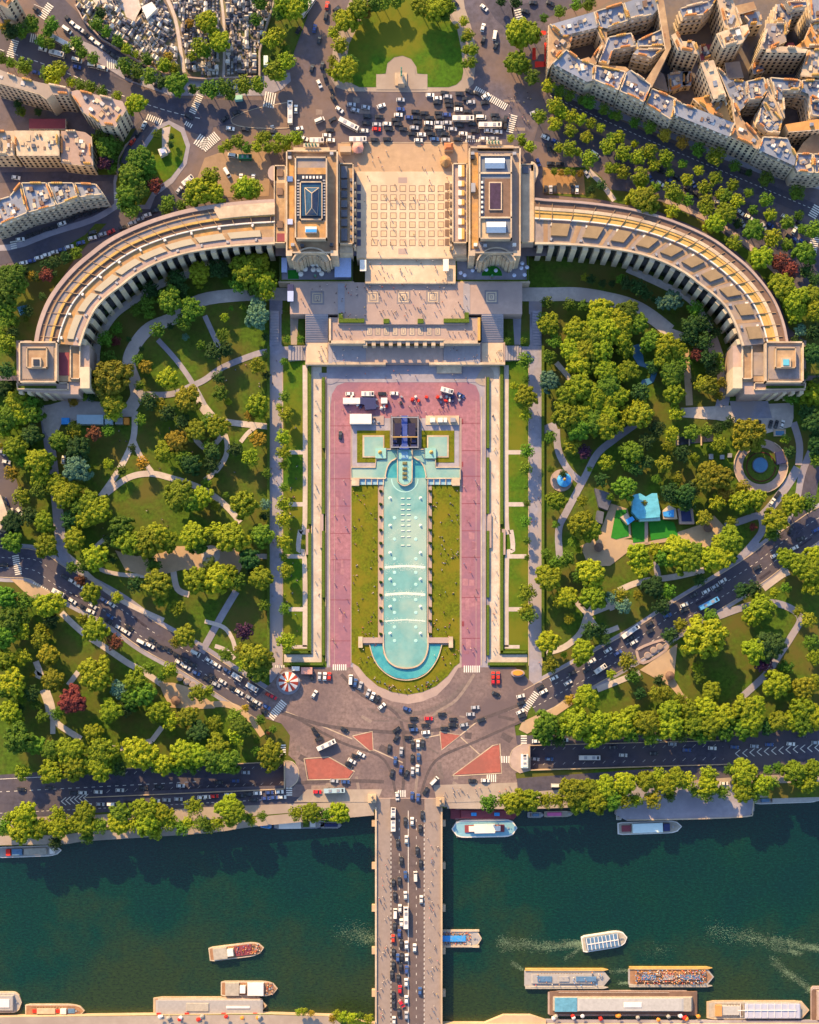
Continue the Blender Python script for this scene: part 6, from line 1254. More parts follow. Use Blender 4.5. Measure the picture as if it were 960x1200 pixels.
def bus(px,py,ang,Lpx,c='w',kind='bus'):
    L=Lpx*S; z=zroad(px,py)+.25
    if z<-.3: z-=.18
    if 458<px<498 and py>940: z=.5
    p=P(px,py,z+2.5); e=empty(kind,(p.x,p.y,z),math.radians(ang)); m={'w':white,'b':mat('bus_blue',(.1,.35,.7),.4,.05,1),'s':mat('bus_grey',(.35,.5,.6),.4,.05,1),'g':mat('truck_green',(.04,.25,.12),.5,.1,1),'d':bluec}[c]
    b=MB(); b.box((0,0,.5),(L,2.5,2.5),0,0,.985); b.build('body',m,e)
    b=MB(); b.box((0,0,1.5),(L*.97,2.56,.9)); b.box((L/2-.02,0,1.3),(.1,2.2,1.2)); b.build('windows',glass_d,e)
    for x in ((-.2*L),(.18*L)):
        b=MB(); b.box((x,0,2.95),(L*.14,1.5,.25)); b.build('roof_unit',metal,e)
    b=MB(); b.box((L*.38,0,2.96),(1.0,1.6,.12)); b.build('roof_hatch',glass_d,e)
    for x in (-L*.33,L*.36):
        for y in (-1.15,1.15):
            o=bpy.data.objects.new('wheel',WH); col.objects.link(o); o.parent=e; o.location=(x,y,.45); o.scale=(1.4,1.4,1.4)
    reg(e,px,py,{'w':'long white','b':'long bright blue','s':'grey blue','g':'green','d':'bright blue'}[c]+' '+kind,near(px,py),kind,kind+'s in the streets' if kind!='bus' else 'buses in the streets')
def C(ox,oy,s_):
    for it in s_.split(';'):
        it=it.split()
        if not it: continue
        x,y,a,k=it; x=ox+float(x)/4; y=oy+float(y)/4; a=float(a)
        if k[0]=='B': bus(x,y,a,float(k[2:])/4,k[1])
        elif k[0]=='T': bus(x,y,a,float(k[2:])/4,k[1],'truck')
        else: car(x,y,a,k)
C(0,0,"320 88 -42 k;345 113 -40 w;375 135 -35 w;405 160 -38 k;437 187 -38 w;467 210 -35 w;498 235 -35 k;532 262 -35 k;200 230 -15 w;362 282 -15 v;436 308 -10 v;483 320 -12 v;360 314 -10 b;170 340 -12 b;172 45 -35 k;315 140 -35 v;290 195 -28 Bw135;265 248 -15 Tw70;885 545 -25 k;675 585 65 w;648 622 60 k;620 662 55 r;75 832 -8 w;880 845 40 Bw60;840 890 55 s;600 355 -20 k;640 375 -20 k;740 405 -25 k")
C(240,0,"573 25 80 r;618 42 40 k;568 75 80 k;515 132 78 b;537 185 80 k;551 305 80 k;503 318 75 k;537 392 -65 w;565 365 -75 k;592 418 -65 k;605 465 -55 k;632 513 -35 w;427 510 88 w;400 525 90 Bw105;538 563 25 v;442 602 15 w;587 610 0 k;572 634 0 w;525 657 0 Tw66;590 657 0 w;688 490 0 s;755 502 -10 s;828 495 20 w;918 467 0 s;918 512 0 b;908 538 0 w;895 562 0 k;907 582 0 k;762 545 0 k;818 547 0 k;757 577 0 k;807 583 0 s;855 580 0 w;864 605 0 k;806 605 0 r;747 612 0 w;797 655 0 k;855 652 0 k;675 580 -28 Bw100;718 652 0 Bw80;705 515 -10 s;930 605 0 k;600 560 30 k;466 648 -20 w;148 528 20 k;95 555 35 k;120 602 -8 w;190 605 -5 k;270 618 0 k;322 618 0 k;133 730 -5 v;190 735 0 Tg60;170 833 90 w;228 835 90 w;105 810 -60 v;485 25 55 Bw110;440 140 60 k")
C(480,0,"97 445 0 w;132 460 5 w;165 435 -5 k;180 452 0 s;130 480 0 k;183 475 0 k;188 495 0 k;230 487 -5 k;235 440 0 k;280 428 -20 k;322 440 -20 k;357 449 30 w;353 481 10 k;268 463 0 k;288 478 5 s;229 512 0 w;28 523 0 k;70 530 0 k;137 530 0 k;175 537 0 b;95 552 0 k;145 550 0 k;35 552 0 k;36 574 0 k;89 576 0 w;136 576 0 s;178 575 0 s;142 600 0 v;203 605 0 s;235 588 0 k;295 581 0 k;252 553 0 Bw100;335 550 0 v;378 584 0 Bw106;370 612 0 w;415 618 0 w;252 626 0 w;286 644 0 s;307 614 0 k;349 650 0 w;396 650 0 s;225 652 0 k;170 655 0 s;118 652 0 b;57 630 0 w;42 657 0 w;22 598 0 s;85 602 0 k;103 628 0 k;165 628 0 k;12 627 0 k;272 522 0 k;320 530 0 k;400 540 0 k;408 560 0 k;450 560 80 k;350 35 -40 w;400 165 80 v;344 128 75 w;347 185 70 k;405 212 70 k;542 52 -10 k;580 12 0 k;660 15 -20 k;215 15 -50 k;637 643 -25 w;683 662 -25 b;663 766 0 k;705 768 0 k;640 888 90 k;662 888 90 s;682 888 90 k;785 888 90 w;765 888 90 k;830 815 -55 s;870 725 -35 v;603 760 -70 b;585 527 20 s;450 585 85 k;430 575 85 k;0 550 0 b;650 690 -70 k;675 700 -60 k")
C(720,0,"215 860 -30 w;265 850 -25 b;170 835 -60 b;295 830 -30 k;220 800 -20 k;345 885 -35 k;385 910 -30 k;490 948 -10 w;605 805 -20 k;370 860 -60 b")
C(720,240,"590 35 -35 w;632 58 -30 w;600 85 -60 s;700 100 -60 s;730 95 -30 b;800 60 -40 w;845 118 60 w;820 150 -35 k;850 165 -35 b;880 170 -35 b;870 85 -30 k;905 185 -35 k")
C(0,240,"95 162 8 w;290 88 20 w;250 105 20 k;215 115 15 k;330 70 20 k;365 52 20 k;408 42 15 k;450 25 20 k;485 12 20 k;170 132 20 k;140 143 20 k;432 130 20 k;433 155 15 w;378 178 15 b;325 197 15 w;290 210 15 b;255 222 15 w;218 235 15 w;182 248 15 w;148 262 15 b;112 272 15 w;480 138 20 s;520 125 25 r;575 107 20 k;620 85 20 w;655 68 20 s;690 48 20 w;725 28 20 k")
C(0,480,"30 245 -10 w;10 200 -40 s;92 477 -50 w;58 482 -75 w;28 432 -70 b;15 728 0 k;298 235 85 w;305 785 -30 k;340 805 -32 w;375 828 -30 w;272 858 -28 Tw60;340 897 -35 w;390 925 -30 k;435 920 -35 w;425 945 -25 w;487 893 -35 b;522 912 -35 w")
C(0,720,"515 8 -35 b;508 35 -30 k;560 62 -30 w;605 62 -30 k;593 83 -32 w;665 130 -28 v;705 147 -28 w;712 120 -32 k;750 150 -28 k;787 163 -28 k;828 190 -28 k;870 212 -28 k;903 235 -28 k;840 225 -30 w;875 248 -28 w;920 275 -25 b;917 180 -30 v;100 820 -3 k;230 812 -3 k;345 838 -3 k;387 836 -3 w;460 832 -3 w;562 824 -3 w;672 814 -3 k;745 808 -3 k;847 803 -3 w;410 893 -3 w;470 890 -3 s;527 890 -3 v;600 882 -3 k;655 880 -3 b;730 873 -3 w;780 870 -3 s;836 866 -3 s;945 858 -3 w")
C(240,720,"20 215 -32 w;57 237 -32 w;103 262 -32 b;150 292 -32 Tw52;222 342 -32 Tw60;35 290 -30 k;12 303 -32 k;84 315 -32 w;53 328 -25 s;130 345 -30 k;162 364 -30 w;210 390 -32 s;245 412 -30 w;290 433 -30 b;225 425 -30 k;280 455 -25 k;302 378 -25 r;320 386 -30 r;503 288 88 k;538 290 88 s;563 291 88 w;584 290 88 r;514 373 60 w;684 306 88 v;706 320 80 b;730 333 75 s;766 368 70 s;787 383 70 w;810 397 65 k;830 430 40 w;515 545 -50 k;537 585 20 k;655 540 -30 k;948 443 -20 b;900 540 35 k;898 580 60 k;955 578 0 k;865 628 80 k;921 641 85 s;893 685 85 b;920 727 80 b;878 745 75 k;945 748 70 k;733 655 -30 w;690 687 -30 w;707 665 -20 k;675 705 -35 k;570 612 25 Bw95;607 780 -3 s;660 785 0 b;528 832 0 r;608 826 2 Bs100;192 741 -2 s;65 788 -3 k;142 780 -3 b;10 855 0 w;45 852 0 r;112 845 3 w;170 850 0 k;205 842 0 k;248 838 0 w;303 835 0 b;350 832 0 w;228 868 0 k;285 862 0 b;325 858 0 b;363 856 0 w;902 852 -85 w;883 935 88 Bw60;525 560 -40 k")
C(480,720,"20 488 0 k;90 488 0 r;75 520 0 k;76 553 8 w;20 540 0 b;12 522 0 k;152 468 0 k;165 535 0 k;205 492 0 k;202 518 0 k;286 468 0 s;308 436 5 s;255 518 10 s;337 495 20 k;405 373 -25 k;392 288 90 r;416 288 90 r;392 310 90 r;416 310 90 r;521 383 15 w;524 415 20 k;519 456 30 w;528 475 20 k;678 298 28 w;743 320 30 w;763 275 25 k;628 362 30 w;613 342 30 k;832 262 30 k;855 218 28 w;896 255 35 Tw62;930 168 30 w;15 612 88 k;40 608 88 w;62 605 88 k;13 675 88 k;42 670 88 b;37 724 88 w;14 735 88 s;116 780 45 v;76 827 60 k;12 850 88 b;40 860 88 b;60 940 88 k;295 780 0 k;355 778 0 w;595 594 0 w;680 585 0 k;725 588 0 w;590 678 -5 s;655 678 -2 b;845 672 0 Bw100;955 623 0 k;540 685 90 Tw60;687 802 0 v")
C(720,720,"42 660 -3 w;165 615 -3 k;273 608 -3 s;341 636 -3 b;460 627 -3 w;185 652 0 k;565 622 -3 b;515 590 -3 k;657 618 -3 s;727 610 -3 b;828 607 -3 w;880 569 -3 k;945 601 -3 s;76 80 35 Bw95;92 130 30 w;75 112 30 k;165 45 30 k;168 78 30 k;18 180 30 b;250 5 20 b;515 792 0 w;205 583 -3 w;65 590 0 k")
C(720,480,"752 684 25 w;845 648 25 w;670 740 25 k;508 803 28 w;430 852 28 w;372 870 30 k;470 830 28 s;490 840 28 k;328 915 25 w;330 940 25 k;445 908 28 Bb100;945 565 25 b;875 605 20 k;825 565 60 k;740 432 55 w;765 400 55 k;680 68 88 k;733 68 75 k;760 68 75 k;788 68 75 w;585 55 0 b")
C(240,960,"883 25 90 Bw65;945 95 90 w;905 115 90 k;921 195 90 k;941 262 90 b;912 290 90 k;885 300 90 k;891 360 90 k;941 357 90 w;915 418 90 w;893 442 90 v;922 485 90 w;943 462 90 Bw105;890 505 90 k;912 535 90 b;883 560 90 r;921 585 90 k;946 590 90 w;885 625 90 k;905 650 90 b;925 645 90 k;947 650 90 w;884 685 90 k;918 693 90 k;946 705 90 b;877 730 90 k;907 747 90 k;944 765 90 w;915 798 90 r;884 825 90 k;945 845 90 w;923 865 -60 r;885 865 90 k;910 905 90 k;945 920 90 s;887 943 90 w;940 10 90 k")
C(480,960,"12 10 90 w;50 45 90 k;36 148 90 k;52 207 90 k;28 268 90 v;55 376 90 w;24 603 90 w;49 806 90 b")
C(400,450,"")
# event vehicles on the pink roadway (zoom 6 -> px*4 trick not used)
for x,y,a,k in ((410,461.5,0,'w'),(448,461.5,0,'k'),(462,461,0,'w'),(540,463,-30,'b'),(399,510,88,'k')): car(x,y,a,k)
bus(431,461.5,0,15,'w','truck'); bus(524,457.5,-15,15,'w','truck')
CARS.sort(key=lambda c:(c[0]-480)**2+(c[1]-820)**2)
cs=[c for c in CARS if c[3]!='v']; stuffcars=cs[300:]
for c in CARS:
    if c not in stuffcars: car_real(*c)
sb=MB(); KK=list(CC)
for (px,py,ang,k) in stuffcars:
    me,gm,L,W=vehicle('car',k); z=zroad(px,py)+.25; p=P(px,py,z+.8); a=math.radians(ang); ca,sa=math.cos(a),math.sin(a)
    for m_,mi in ((me,KK.index(k)),(gm,len(KK))):
        sb.add([(p.x+v.co.x*ca-v.co.y*sa,p.y+v.co.x*sa+v.co.y*ca,z+v.co.z) for v in m_.vertices],[tuple(f.vertices) for f in m_.polygons],mi)
    for x in (-L*.3,L*.3):
        for y in (-W*.46,W*.46): sb.add([(p.x+(x+v.co.x)*ca-(y+v.co.y)*sa,p.y+(x+v.co.x)*sa+(y+v.co.y)*ca,z+.32+v.co.z) for v in WH.vertices],[tuple(f.vertices) for f in WH.polygons],len(KK)+1)
o=sb.build('cars',[paint[k] for k in KK]+[glass_d,tyre]); tag(o,'remaining cars parked and driving in the outer streets',kind='stuff')
print('vehicles',len(usedv),len(stuffcars))
# ================================================================= BRIDGE
br=house('bridge','wide stone road bridge crossing the river at the bottom centre','bridge',479,1080)
pslab(br,'deck',rect(440,935,518,1330),.25,-2.2,stone_p)
pslab(br,'roadway',rect(457.5,936,497.5,1330),.33,.1,asphalt)
pslab(br,'pavement',rect(441.5,936,457.5,1330),.48,.1,mat('bridge_pavement',(.27,.225,.21),.85,.1,.4)); pslab(br,'pavement',rect(498,936,516.5,1330),.48,.1,mat('bridge_pavement',(.27,.225,.21)))
pslab(br,'parapet',rect(439.6,946,441.6,1330),1.5,-.4,stone_l); pslab(br,'parapet',rect(516.6,946,518.6,1330),1.5,-.4,stone)
for y in (965,1015,1065,1115,1165,1215):
    b=MB(); p=P(479,y,0); b.box((p.x,p.y,WZ-2),(39,3.5,6.5)); pt(br,'pier',b,stone); 
    if y>965:
        # arch ring between piers
        b=MB(); y0,y1=P(0,y-50,0).y,P(0,y,0).y; x0,x1=P(440,0,0).x,P(518.5,0,0).x
        for k in range(10):
            t0,t1=k/10,(k+1)/10; za=WZ+1+3.4*math.sin(math.pi*t0); zb=WZ+1+3.4*math.sin(math.pi*t1); ya=y0+(y1-y0)*t0; yc=y0+(y1-y0)*t1
            b.add([(x0,ya,za),(x1,ya,za),(x1,yc,zb),(x0,yc,zb),(x0,ya,-2),(x1,ya,-2),(x1,yc,-2),(x0,yc,-2)],[(0,1,2,3),(0,4,7,3),(1,2,6,5)])
        pt(br,'arch',b,stone)
b=MB()
for x in (458.3,497.2):
    for k in range(50):
        b.add([P(x-.35,950+k*5.4,.5),P(x+.35,950+k*5.4,.5),P(x+.35,953+k*5.4,.5),P(x-.35,953+k*5.4,.5)],[(3,2,1,0)])
pt(br,'road_marking',b,mark)
dashb=MB()
for xx in (468,478.5,488):
    for k in range(26): dashb.add([P(xx-.25,960+k*10,.36),P(xx+.25,960+k*10,.36),P(xx+.25,963+k*10,.36),P(xx-.25,963+k*10,.36)],[(3,2,1,0)])
pt(br,'road_marking',dashb,mark)
pslab(br,'centre_line',rect(478.2,950,478.9,1320),.375,.34,mark)
for (x,y,s) in ((436,936,'left'),(516,940,'right')):
    e=house('bridge_pylon',f'ochre stone pedestal with statue at the {s} end of the bridge','pedestal',x,y); pslab(e,'plinth',rect(x-5,y-5,x+5,y+5),3.4,0,stone); b=MB(); p=P(x,y,3.4); b.box((p.x,p.y,3.4),(1.2,3,1.6),0,0,.7); b.ball((p.x,p.y+1.4,5.4),.6); b.cyl((p.x+1.1,p.y,3.4),.4,.3,2.4,8); pt(e,'figure',b,stone)
# ================================================================= BOATS
def hull(L,W,h,bow=.25,stern=.06,both=False,n=14):
    pts=[]
    for i in range(n+1):
        t=i/n; x=-L/2+L*t
        w=1.0
        if t>1-bow: w=math.sqrt(max(0,1-((t-(1-bow))/bow)**2))
        if t<(bow if both else stern): q=(bow if both else stern); w=math.sqrt(max(0,1-((q-t)/q)**2)) if both else .86+.14*t/q
        pts.append((x,W/2*w))
    return pts
def boat(label,px,py,L,W,ang,parts,hc=white,deck=wood,bow=.25,both=False,hh=1.3,cat='boat'):
    L*=S;W*=S; z=WZ; p=P(px,py,z+2); e=empty('boat',(p.x,p.y,z),math.radians(ang)); tag(e,label,cat)
    hp=hull(L,W,hh,bow,both=both); out=[(x,w) for x,w in hp]+[(x,-w) for x,w in hp[::-1] if w>1e-3]
    o2=[]; 
    for q in out:
        if not o2 or (abs(q[0]-o2[-1][0])+abs(q[1]-o2[-1][1]))>1e-3:o2.append(q)
    b=MB(); b.prism([Vector((x,y,hh)) for x,y in o2],-.4); b.build('hull',hc,e)
    b=MB(); b.prism([Vector((x*.965,y*.86,hh+.06)) for x,y in o2],hh-.3); b.build('deck',deck,e)
    for sd in (-1,1):
        b=MB()
        for k in range(int(L/2.2)):
            x=-L*.42+k*2.2
            if x<L*.3: b.box((x,sd*W*.44,hh),(.08,.08,.9))
        b.box((-L*.06,sd*W*.44,hh+.9),(L*.74,.08,.07)); b.build('railing',white,e)
    for k in range(int(L*.5/1.5) if not both else 0):
        b=MB(); b.box((-L*.3+k*1.5,0,hh+.05),(.5,W*.62,.4),0,0,.9); b.build('bench',roof_brown if deck is not wood else roof_tan,e)
    b=MB(); b.box((L*.36,0,hh),(.9,.9,.5)); b.cyl((L*.4,0,hh),.2,.2,.8,8); b.build('deck_hatch',metal,e)
    for nm,x0,x1,wf,z0,z1,m in parts:
        b=MB(); b.box(((x0+x1)/2*L,0,hh+z0),((x1-x0)*L,W*wf,z1-z0),0,0,.96); b.build(nm,m,e)
    return e,L,W,hh
def crowd_on(e,L,W,z,x0,x1,n,seed,label='seated passengers crowding the open deck'):
    rr=random.Random(seed); cols=[white,redc,navy,bluec,orange,mat('skin',(.5,.3,.2),.7,.1,1)]
    b=MB()
    for i in range(n):
        x=rr.uniform(x0,x1)*L; y=rr.uniform(-.38,.38)*W; mi=rr.randrange(len(cols)); b.box((x,y,z),(.5,.5,.7),rr.random(),mi,.6); b.ball((x,y,z+.85),.16,6,4,5)
    o=b.build('passengers',cols,e); o['kind']='stuff'
roofw=mat('boat_roof',(.42,.42,.42),.5,.12,.6); glz=mat('boat_glass',(.1,.2,.35),.2,.2,.6); dk=mat('boat_deck_grey',(.34,.33,.33),.7,.12,.6); plast=mat('pale_deck',(.38,.35,.30),.7,.2,.6)
boat('narrow pale barge moored under the trees at the left edge of river',34,998,76,13,2,[('cabin',-.35,-.28,.6,0,1.8,redc),('roof',-.26,-.1,.6,0,1.6,glz),('roof',-.08,.28,.62,0,1.4,plast),('wheelhouse',.33,.4,.5,0,2.2,white)],white,dk)
e,L,W,h=boat('houseboat with a long white roof moored below the trees near the bridge',352,966,64,11,1,[('roof',-.4,.02,.9,0,2.2,white),('cabin',.05,.16,.6,0,1.4,hedge_m),('roof',.18,.28,.6,0,1.6,white)],navy,dk)
boat('small dark workboat beside the white roofed houseboat',312,968,14,6,-8,[('cabin',-.1,.2,.5,0,1.3,glz)],navy,bluec)
boat('dark moored boat under the trees just left of the bridge',388,967,26,8,0,[('cabin',-.3,.3,.5,0,1.2,navy)],navy,dk)
e,L,W,h=boat('cruising excursion boat with cream bow canopy and red seats, left half of river',277,1115,65,17,7,[('canopy',-.42,-.16,.8,0,1.9,plast),('wheelhouse',-.16,-.05,.5,.2,2.6,white),('seating',-.03,.28,.7,0,.5,maroon)],stone_l,wood,.3); crowd_on(e,L,W,h+.3,.0,.42,50,3)
boat_=boat('moored excursion boat with white cabin roof beside the long grey pontoon',292,1159,67,18,0,[('canopy',-.42,-.17,.85,0,1.9,plast),('wheelhouse',-.16,-.06,.5,.2,2.6,white),('roof',-.03,.26,.85,0,2,white)],stone_l,wood,.3); crowd_on(boat_[0],boat_[1],boat_[2],boat_[3],.28,.42,22,4)
boat('small cream boat with red bench moored by the lower left bank',64,1185,70,16,0,[('bench',-.38,.1,.25,0,.6,redc),('roof',-.3,.02,.4,0,1.2,stone_l),('wheelhouse',.1,.2,.4,0,1.6,white),('hatch',.22,.34,.35,0,.5,glz)],stone_l,wood,.3)
boat('boat with glazed wheelhouse cut by the lower left corner',4,1175,42,25,0,[('roof',-.4,.3,.7,0,2.2,dk),('skylight',-.2,.2,.4,2.2,2.5,white)],stone_l,dk,.25)
e,L,W,h=boat('long moored pontoon building with grey roof at the lower left',246,1179,134,21,0,[('cabin',-.46,.46,.84,0,3,stone_p),('roof',-.47,.47,.8,3,3.3,dk),('roof',-.2,-.0,.45,3.3,3.8,plast),('roof_light',.15,.36,.12,3.3,3.7,white)],stone,wood,.02,cat='pontoon')
for x in (186,219,262,299):
    o=slab('gangway',rect(x-2.5,1187,x+2.5,1197),-.5,-1,redc); tag(o,'','gangway'); reg(o,x,1190,'short red gangway','from the lower left bank to the grey pontoon','gangway','red gangways')
e,L,W,h=boat('oval floating restaurant with pale blue rim and white centre roof by right bank',568,971,78,21,1,[('deck_rim',-.3,.3,.42,.45,.6,maroon),('roof',-.24,-.14,.3,.3,2.4,white),('roof',-.16,.16,.5,.3,2.6,white),('roof',.12,.24,.3,.3,2.4,white)],white,mat('aqua_deck',(.2,.42,.55),.5,.1,.5),.2,True)
boat('maroon barge moored between the bank and the oval restaurant',568,954,80,13,0,[('cabin',-.36,.4,.7,0,1.6,maroon),('roof_light',-.2,-.12,.3,1.6,2,bluec),('roof_light',.14,.22,.3,1.6,2,bluec)],maroon,maroon,.06)
e,L,W,h=boat('passenger catamaran with crowded deck emerging from under the bridge',534,1100,62,20,0,[('canopy',-.3,.2,.35,.1,.9,bluec)],stone_l,dk,.22); crowd_on(e,L,W,h,-.3,.3,90,8)
for s in (-1,1):
    b=MB(); b.box((0,s*W*.47,.9),(L*.9,W*.12,.9),0,0); b.build('float',stone_l,e)
e,L,W,h=boat('excursion boat with white ribbed glass roof and a wake, right half of river',709,1103,54,20,9,[('glass_roof',-.42,.3,.7,0,2.2,glz)],white,plast,.3)
for k in range(9):
    b=MB(); b.box((-.4*L+k*L*.085,0,h+2.2),(.35,W*.72,.2)); b.build('roof_rib',white,e)
b=MB(); b.box((-.06*L,0,h+2.35),(L*.7,.5,.15)); b.build('roof_rib',white,e)
for i,(px,py,dens,lab) in enumerate(((665,1147,14,'grey passenger catamaran with an almost empty deck, left of the pair'),(787,1145,170,'passenger catamaran with a packed red and blue deck, right of the pair'))):
    e,L,W,h=boat(lab,px,py,101,21,0,[('deck_house',-.42,.3,.55,0,.9,dk if i==0 else wood),('canopy',-.35,-.18,.3,.9,1.4,glz),('canopy',-.1,.02,.3,.9,1.4,dk),('canopy',.1,.34,.28,.9,1.4,glz)],dk,dk if i==0 else wood,.16)
    for s in (-1,1):
        b=MB(); b.prism([Vector((x*L,s*W*.5+y*W,1.9)) for x,y in ((-.49,-.07),(.42,-.07),(.48,0),(.42,.07),(-.49,.07))],-.3); b.build('float',gold if s>0 else plast,e)
    crowd_on(e,L,W,h+.95,-.42,.4,dens*2,11+i)
e,L,W,h=boat('very long pontoon station with pale roof at the lower right',730,1176,176,30,0,[('cabin',-.47,.47,.55,0,3.4,plast),('roof',-.31,.4,.50,3.4,3.7,roofw),('roof',-.46,-.31,.56,3.4,3.8,mat('light_blue_glass',(.12,.32,.45),.3,.25,.6)),('roof_light',.0,.12,.2,3.7,4,white),('walkway',-.49,.5,.96,0,.3,roof_brown),],stone_p,roof_brown,.01,cat='pontoon')
boat('long glass roofed cruise boat moored at the lower right',889,1184,121,22,0,[('cabin',-.14,.4,.82,0,2.2,metal),('glass_roof',-.14,.4,.78,2.2,2.5,mat('silver_glass',(.42,.45,.58),.3,.1,.6)),('roof',-.36,-.18,.5,0,1.4,roofw),('canopy',-.42,-.36,.6,0,2,terra)],stone,plast,.12)
boat('brown decked pontoon cut by the right edge of picture',966,1178,30,44,0,[('cabin',-.3,.5,.8,0,2,stone_p)],stone_p,roof_brown,.02,cat='pontoon')
boat('white cruise boat with pale blue roof moored at the quay platform',762,970,76,15,2,[('roof',-.28,.2,.75,0,2,mat('aqua_white',(.62,.78,.8),.5,.05,.6)),('wheelhouse',.2,.3,.6,0,2.4,navy),('canopy',-.44,-.3,.5,0,1,maroon)],white,plast,.22)
boat('white roofed peniche moored by the bank at the right edge',925,935,80,13,2,[('roof',-.26,.5,.78,0,1.6,roofw),('wheelhouse',-.42,-.3,.6,0,2,glz)],white,dk,.2)
boat('small pink topped boat moored right of the maroon barge',655,954,34,7,1,[('canopy',-.4,.1,.6,0,1.2,mat('pink_canopy',(.7,.15,.4),.6,.1,.5))],stone_l,plast,.3)
boat('small dark boat moored beside the pink topped one',628,955,20,7,0,[('cabin',-.2,.2,.5,0,1,glz)],navy,dk,.3)
for x,y,l in ((726,951,20),(748,952,18)): boat(f'white motor boat berthed at the left of quay platform, {"left" if x<740 else "right"} one',x,y,l,6,88,[('cabin',-.1,.3,.5,0,1,white)],white,plast,.3)
# glass panels of the long cruise boat and pontoon clutter
e2=empty('glass_panel_grid',P(899,1184,WZ+4)); tag(e2,'grid of pale ribs over the glass roof of the lower right cruise boat','roof grid')
for k in range(9):
    b=MB(); b.box((-14+k*3.6,0,0),(.25,7.4,.2)); b.build('rib',white,e2)
b=MB(); b.box((0,0,0.05),(31,.4,.2)); b.build('rib',white,e2)
rq=random.Random(4)
for k in range(24):
    x=rq.uniform(640,818) if k<14 else rq.uniform(183,305); y=rq.uniform(1189,1194) if k<14 else rq.uniform(1189.5,1194)
    b=MB(); b.box((0,0,0),(rq.uniform(1,3),rq.uniform(.8,1.5),rq.uniform(.6,1.4)),rq.random()); b.cyl((0,0,.5),.08,.08,2.2,6); b.cyl((0,0,2.5),1.1,.1,.4,8)
    o=b.build('parasol_table',[white,orange,redc,plast][k%4]); p=P(x,y,-3.4 if x>600 else .1); o.location=p; reg(o,x,y,['white','orange','red','beige'][k%4]+' parasol over a small table','on the lower '+('right' if x>600 else 'left')+' quay edge','parasol table','parasol tables on the quay')
# wakes
b=MB()
def wake(b,pts,n,w,sz,seed):
    rr=random.Random(seed); n*=5; w*=1.35; sz*=.55
    for i in range(n):
        t=rr.random()**1.4*(len(pts)-1); k=int(t); t-=k; a=pts[k]; c=pts[min(k+1,len(pts)-1)]
        x=a[0]+(c[0]-a[0])*t+rr.gauss(0,w); y=a[1]+(c[1]-a[1])*t+rr.gauss(0,w*(.5+.25*(k+t))); s_=rr.uniform(.05,.3)*sz; p=P(x,y,WZ+.06); a0=rr.random()*6; kk=rr.randint(5,7)
        b.add([(p.x+math.cos(a0+6.283*j/kk)*s_*rr.uniform(.5,4.2),p.y+math.sin(a0+6.283*j/kk)*s_*rr.uniform(.4,1),WZ+.05+i*1e-5) for j in range(kk)],[tuple(range(kk))])
wake(b,[(684,1106),(665,1107),(640,1109),(610,1107),(585,1104)],620,2.4,.9,1); wake(b,[(684,1108),(672,1118),(662,1124)],80,1.2,.8,2)
wake(b,[(960,1112),(930,1106),(900,1102),(870,1097),(830,1090)],520,3,.9,3); wake(b,[(952,1162),(935,1148),(920,1138),(905,1125)],260,2,.9,4); wake(b,[(938,1118),(925,1114),(905,1112)],120,2,.8,6)
wake(b,[(438,1102),(428,1096),(418,1092),(400,1094)],260,4.5,.8,5); wake(b,[(736,1137),(725,1138),(700,1140)],90,1.5,.8,9); wake(b,[(736,1152),(725,1152)],50,1.2,.8,10); wake(b,[(612,1136),(603,1130),(600,1128)],50,1.5,.8,13)
wake(b,[(780,1112),(770,1116),(760,1118)],40,5,.6,12)
o=b.build('wake_foam',mat('wake_foam',(.14,.21,.13),.5,.7,.25)); o['kind']='stuff'; o['label']='pale churned wake foam trailing behind the boats'
# ================================================================= TOMBS
rr=random.Random(11)
tm=[mat('tomb_light',(.42,.41,.40),.8,.15,.5,rnd=.3),mat('tomb_dark',(.12,.12,.16),.6,.2,.5,rnd=.4),mat('tomb_white',(.7,.68,.64),.8,.1,.5),mat('tomb_tan',(.40,.33,.27),.8,.15,.5,rnd=.2)]
def tomb_me(kind,m):
    b=MB()
    if kind==0: b.box((0,0,0),(2.3,1.15,.5),0,0,.96); b.box((0,0,.5),(2.0,.85,.18),0,0,.9); b.box((-1.05,0,.5),(.25,1.05,1.0)); 
    elif kind==1: b.box((0,0,0),(2.4,1.3,.35)); b.box((-.9,0,.35),(.3,1.1,.5)); b.box((-.9,0,.85),(.16,.18,1.1)); b.box((-.9,0,1.4),(.16,.7,.16))
    else:
        b.box((0,0,0),(1.9,1.7,2.8)); v=[(-1.05,-.95,2.8),(1.05,-.95,2.8),(1.05,.95,2.8),(-1.05,.95,2.8),(-1.05,0,3.6),(1.05,0,3.6)]; b.add(v,[(0,1,5,4),(2,3,4,5),(0,4,3),(1,2,5)])
    me=bpy.data.meshes.new('tomb'); me.from_pydata(b.v,[],b.f); me.materials.append(m); return me
TM={(k,i):tomb_me(k,tm[i]) for k in range(3) for i in range(4)}
tombs=[]
def inset_ok(x,y):
    if not ptin(x,y,cem): return False
    if x<130 and y<0: return False
    # keep paths clear
    for a,b_,w in (((192,-10),(205,20),3),((205,20),(212,60),3),((212,60),(216,88),3),((258,-10),(262,20),2.4),((262,20),(262,90),2.4)):
        ax,ay=a;bx,by=b_; t=max(0,min(1,((x-ax)*(bx-ax)+(y-ay)*(by-ay))/((bx-ax)**2+(by-ay)**2))); 
        if math.hypot(x-ax-t*(bx-ax),y-ay-t*(by-ay))<w: return False
    if 145<x<165 and y<24: return False
    return True
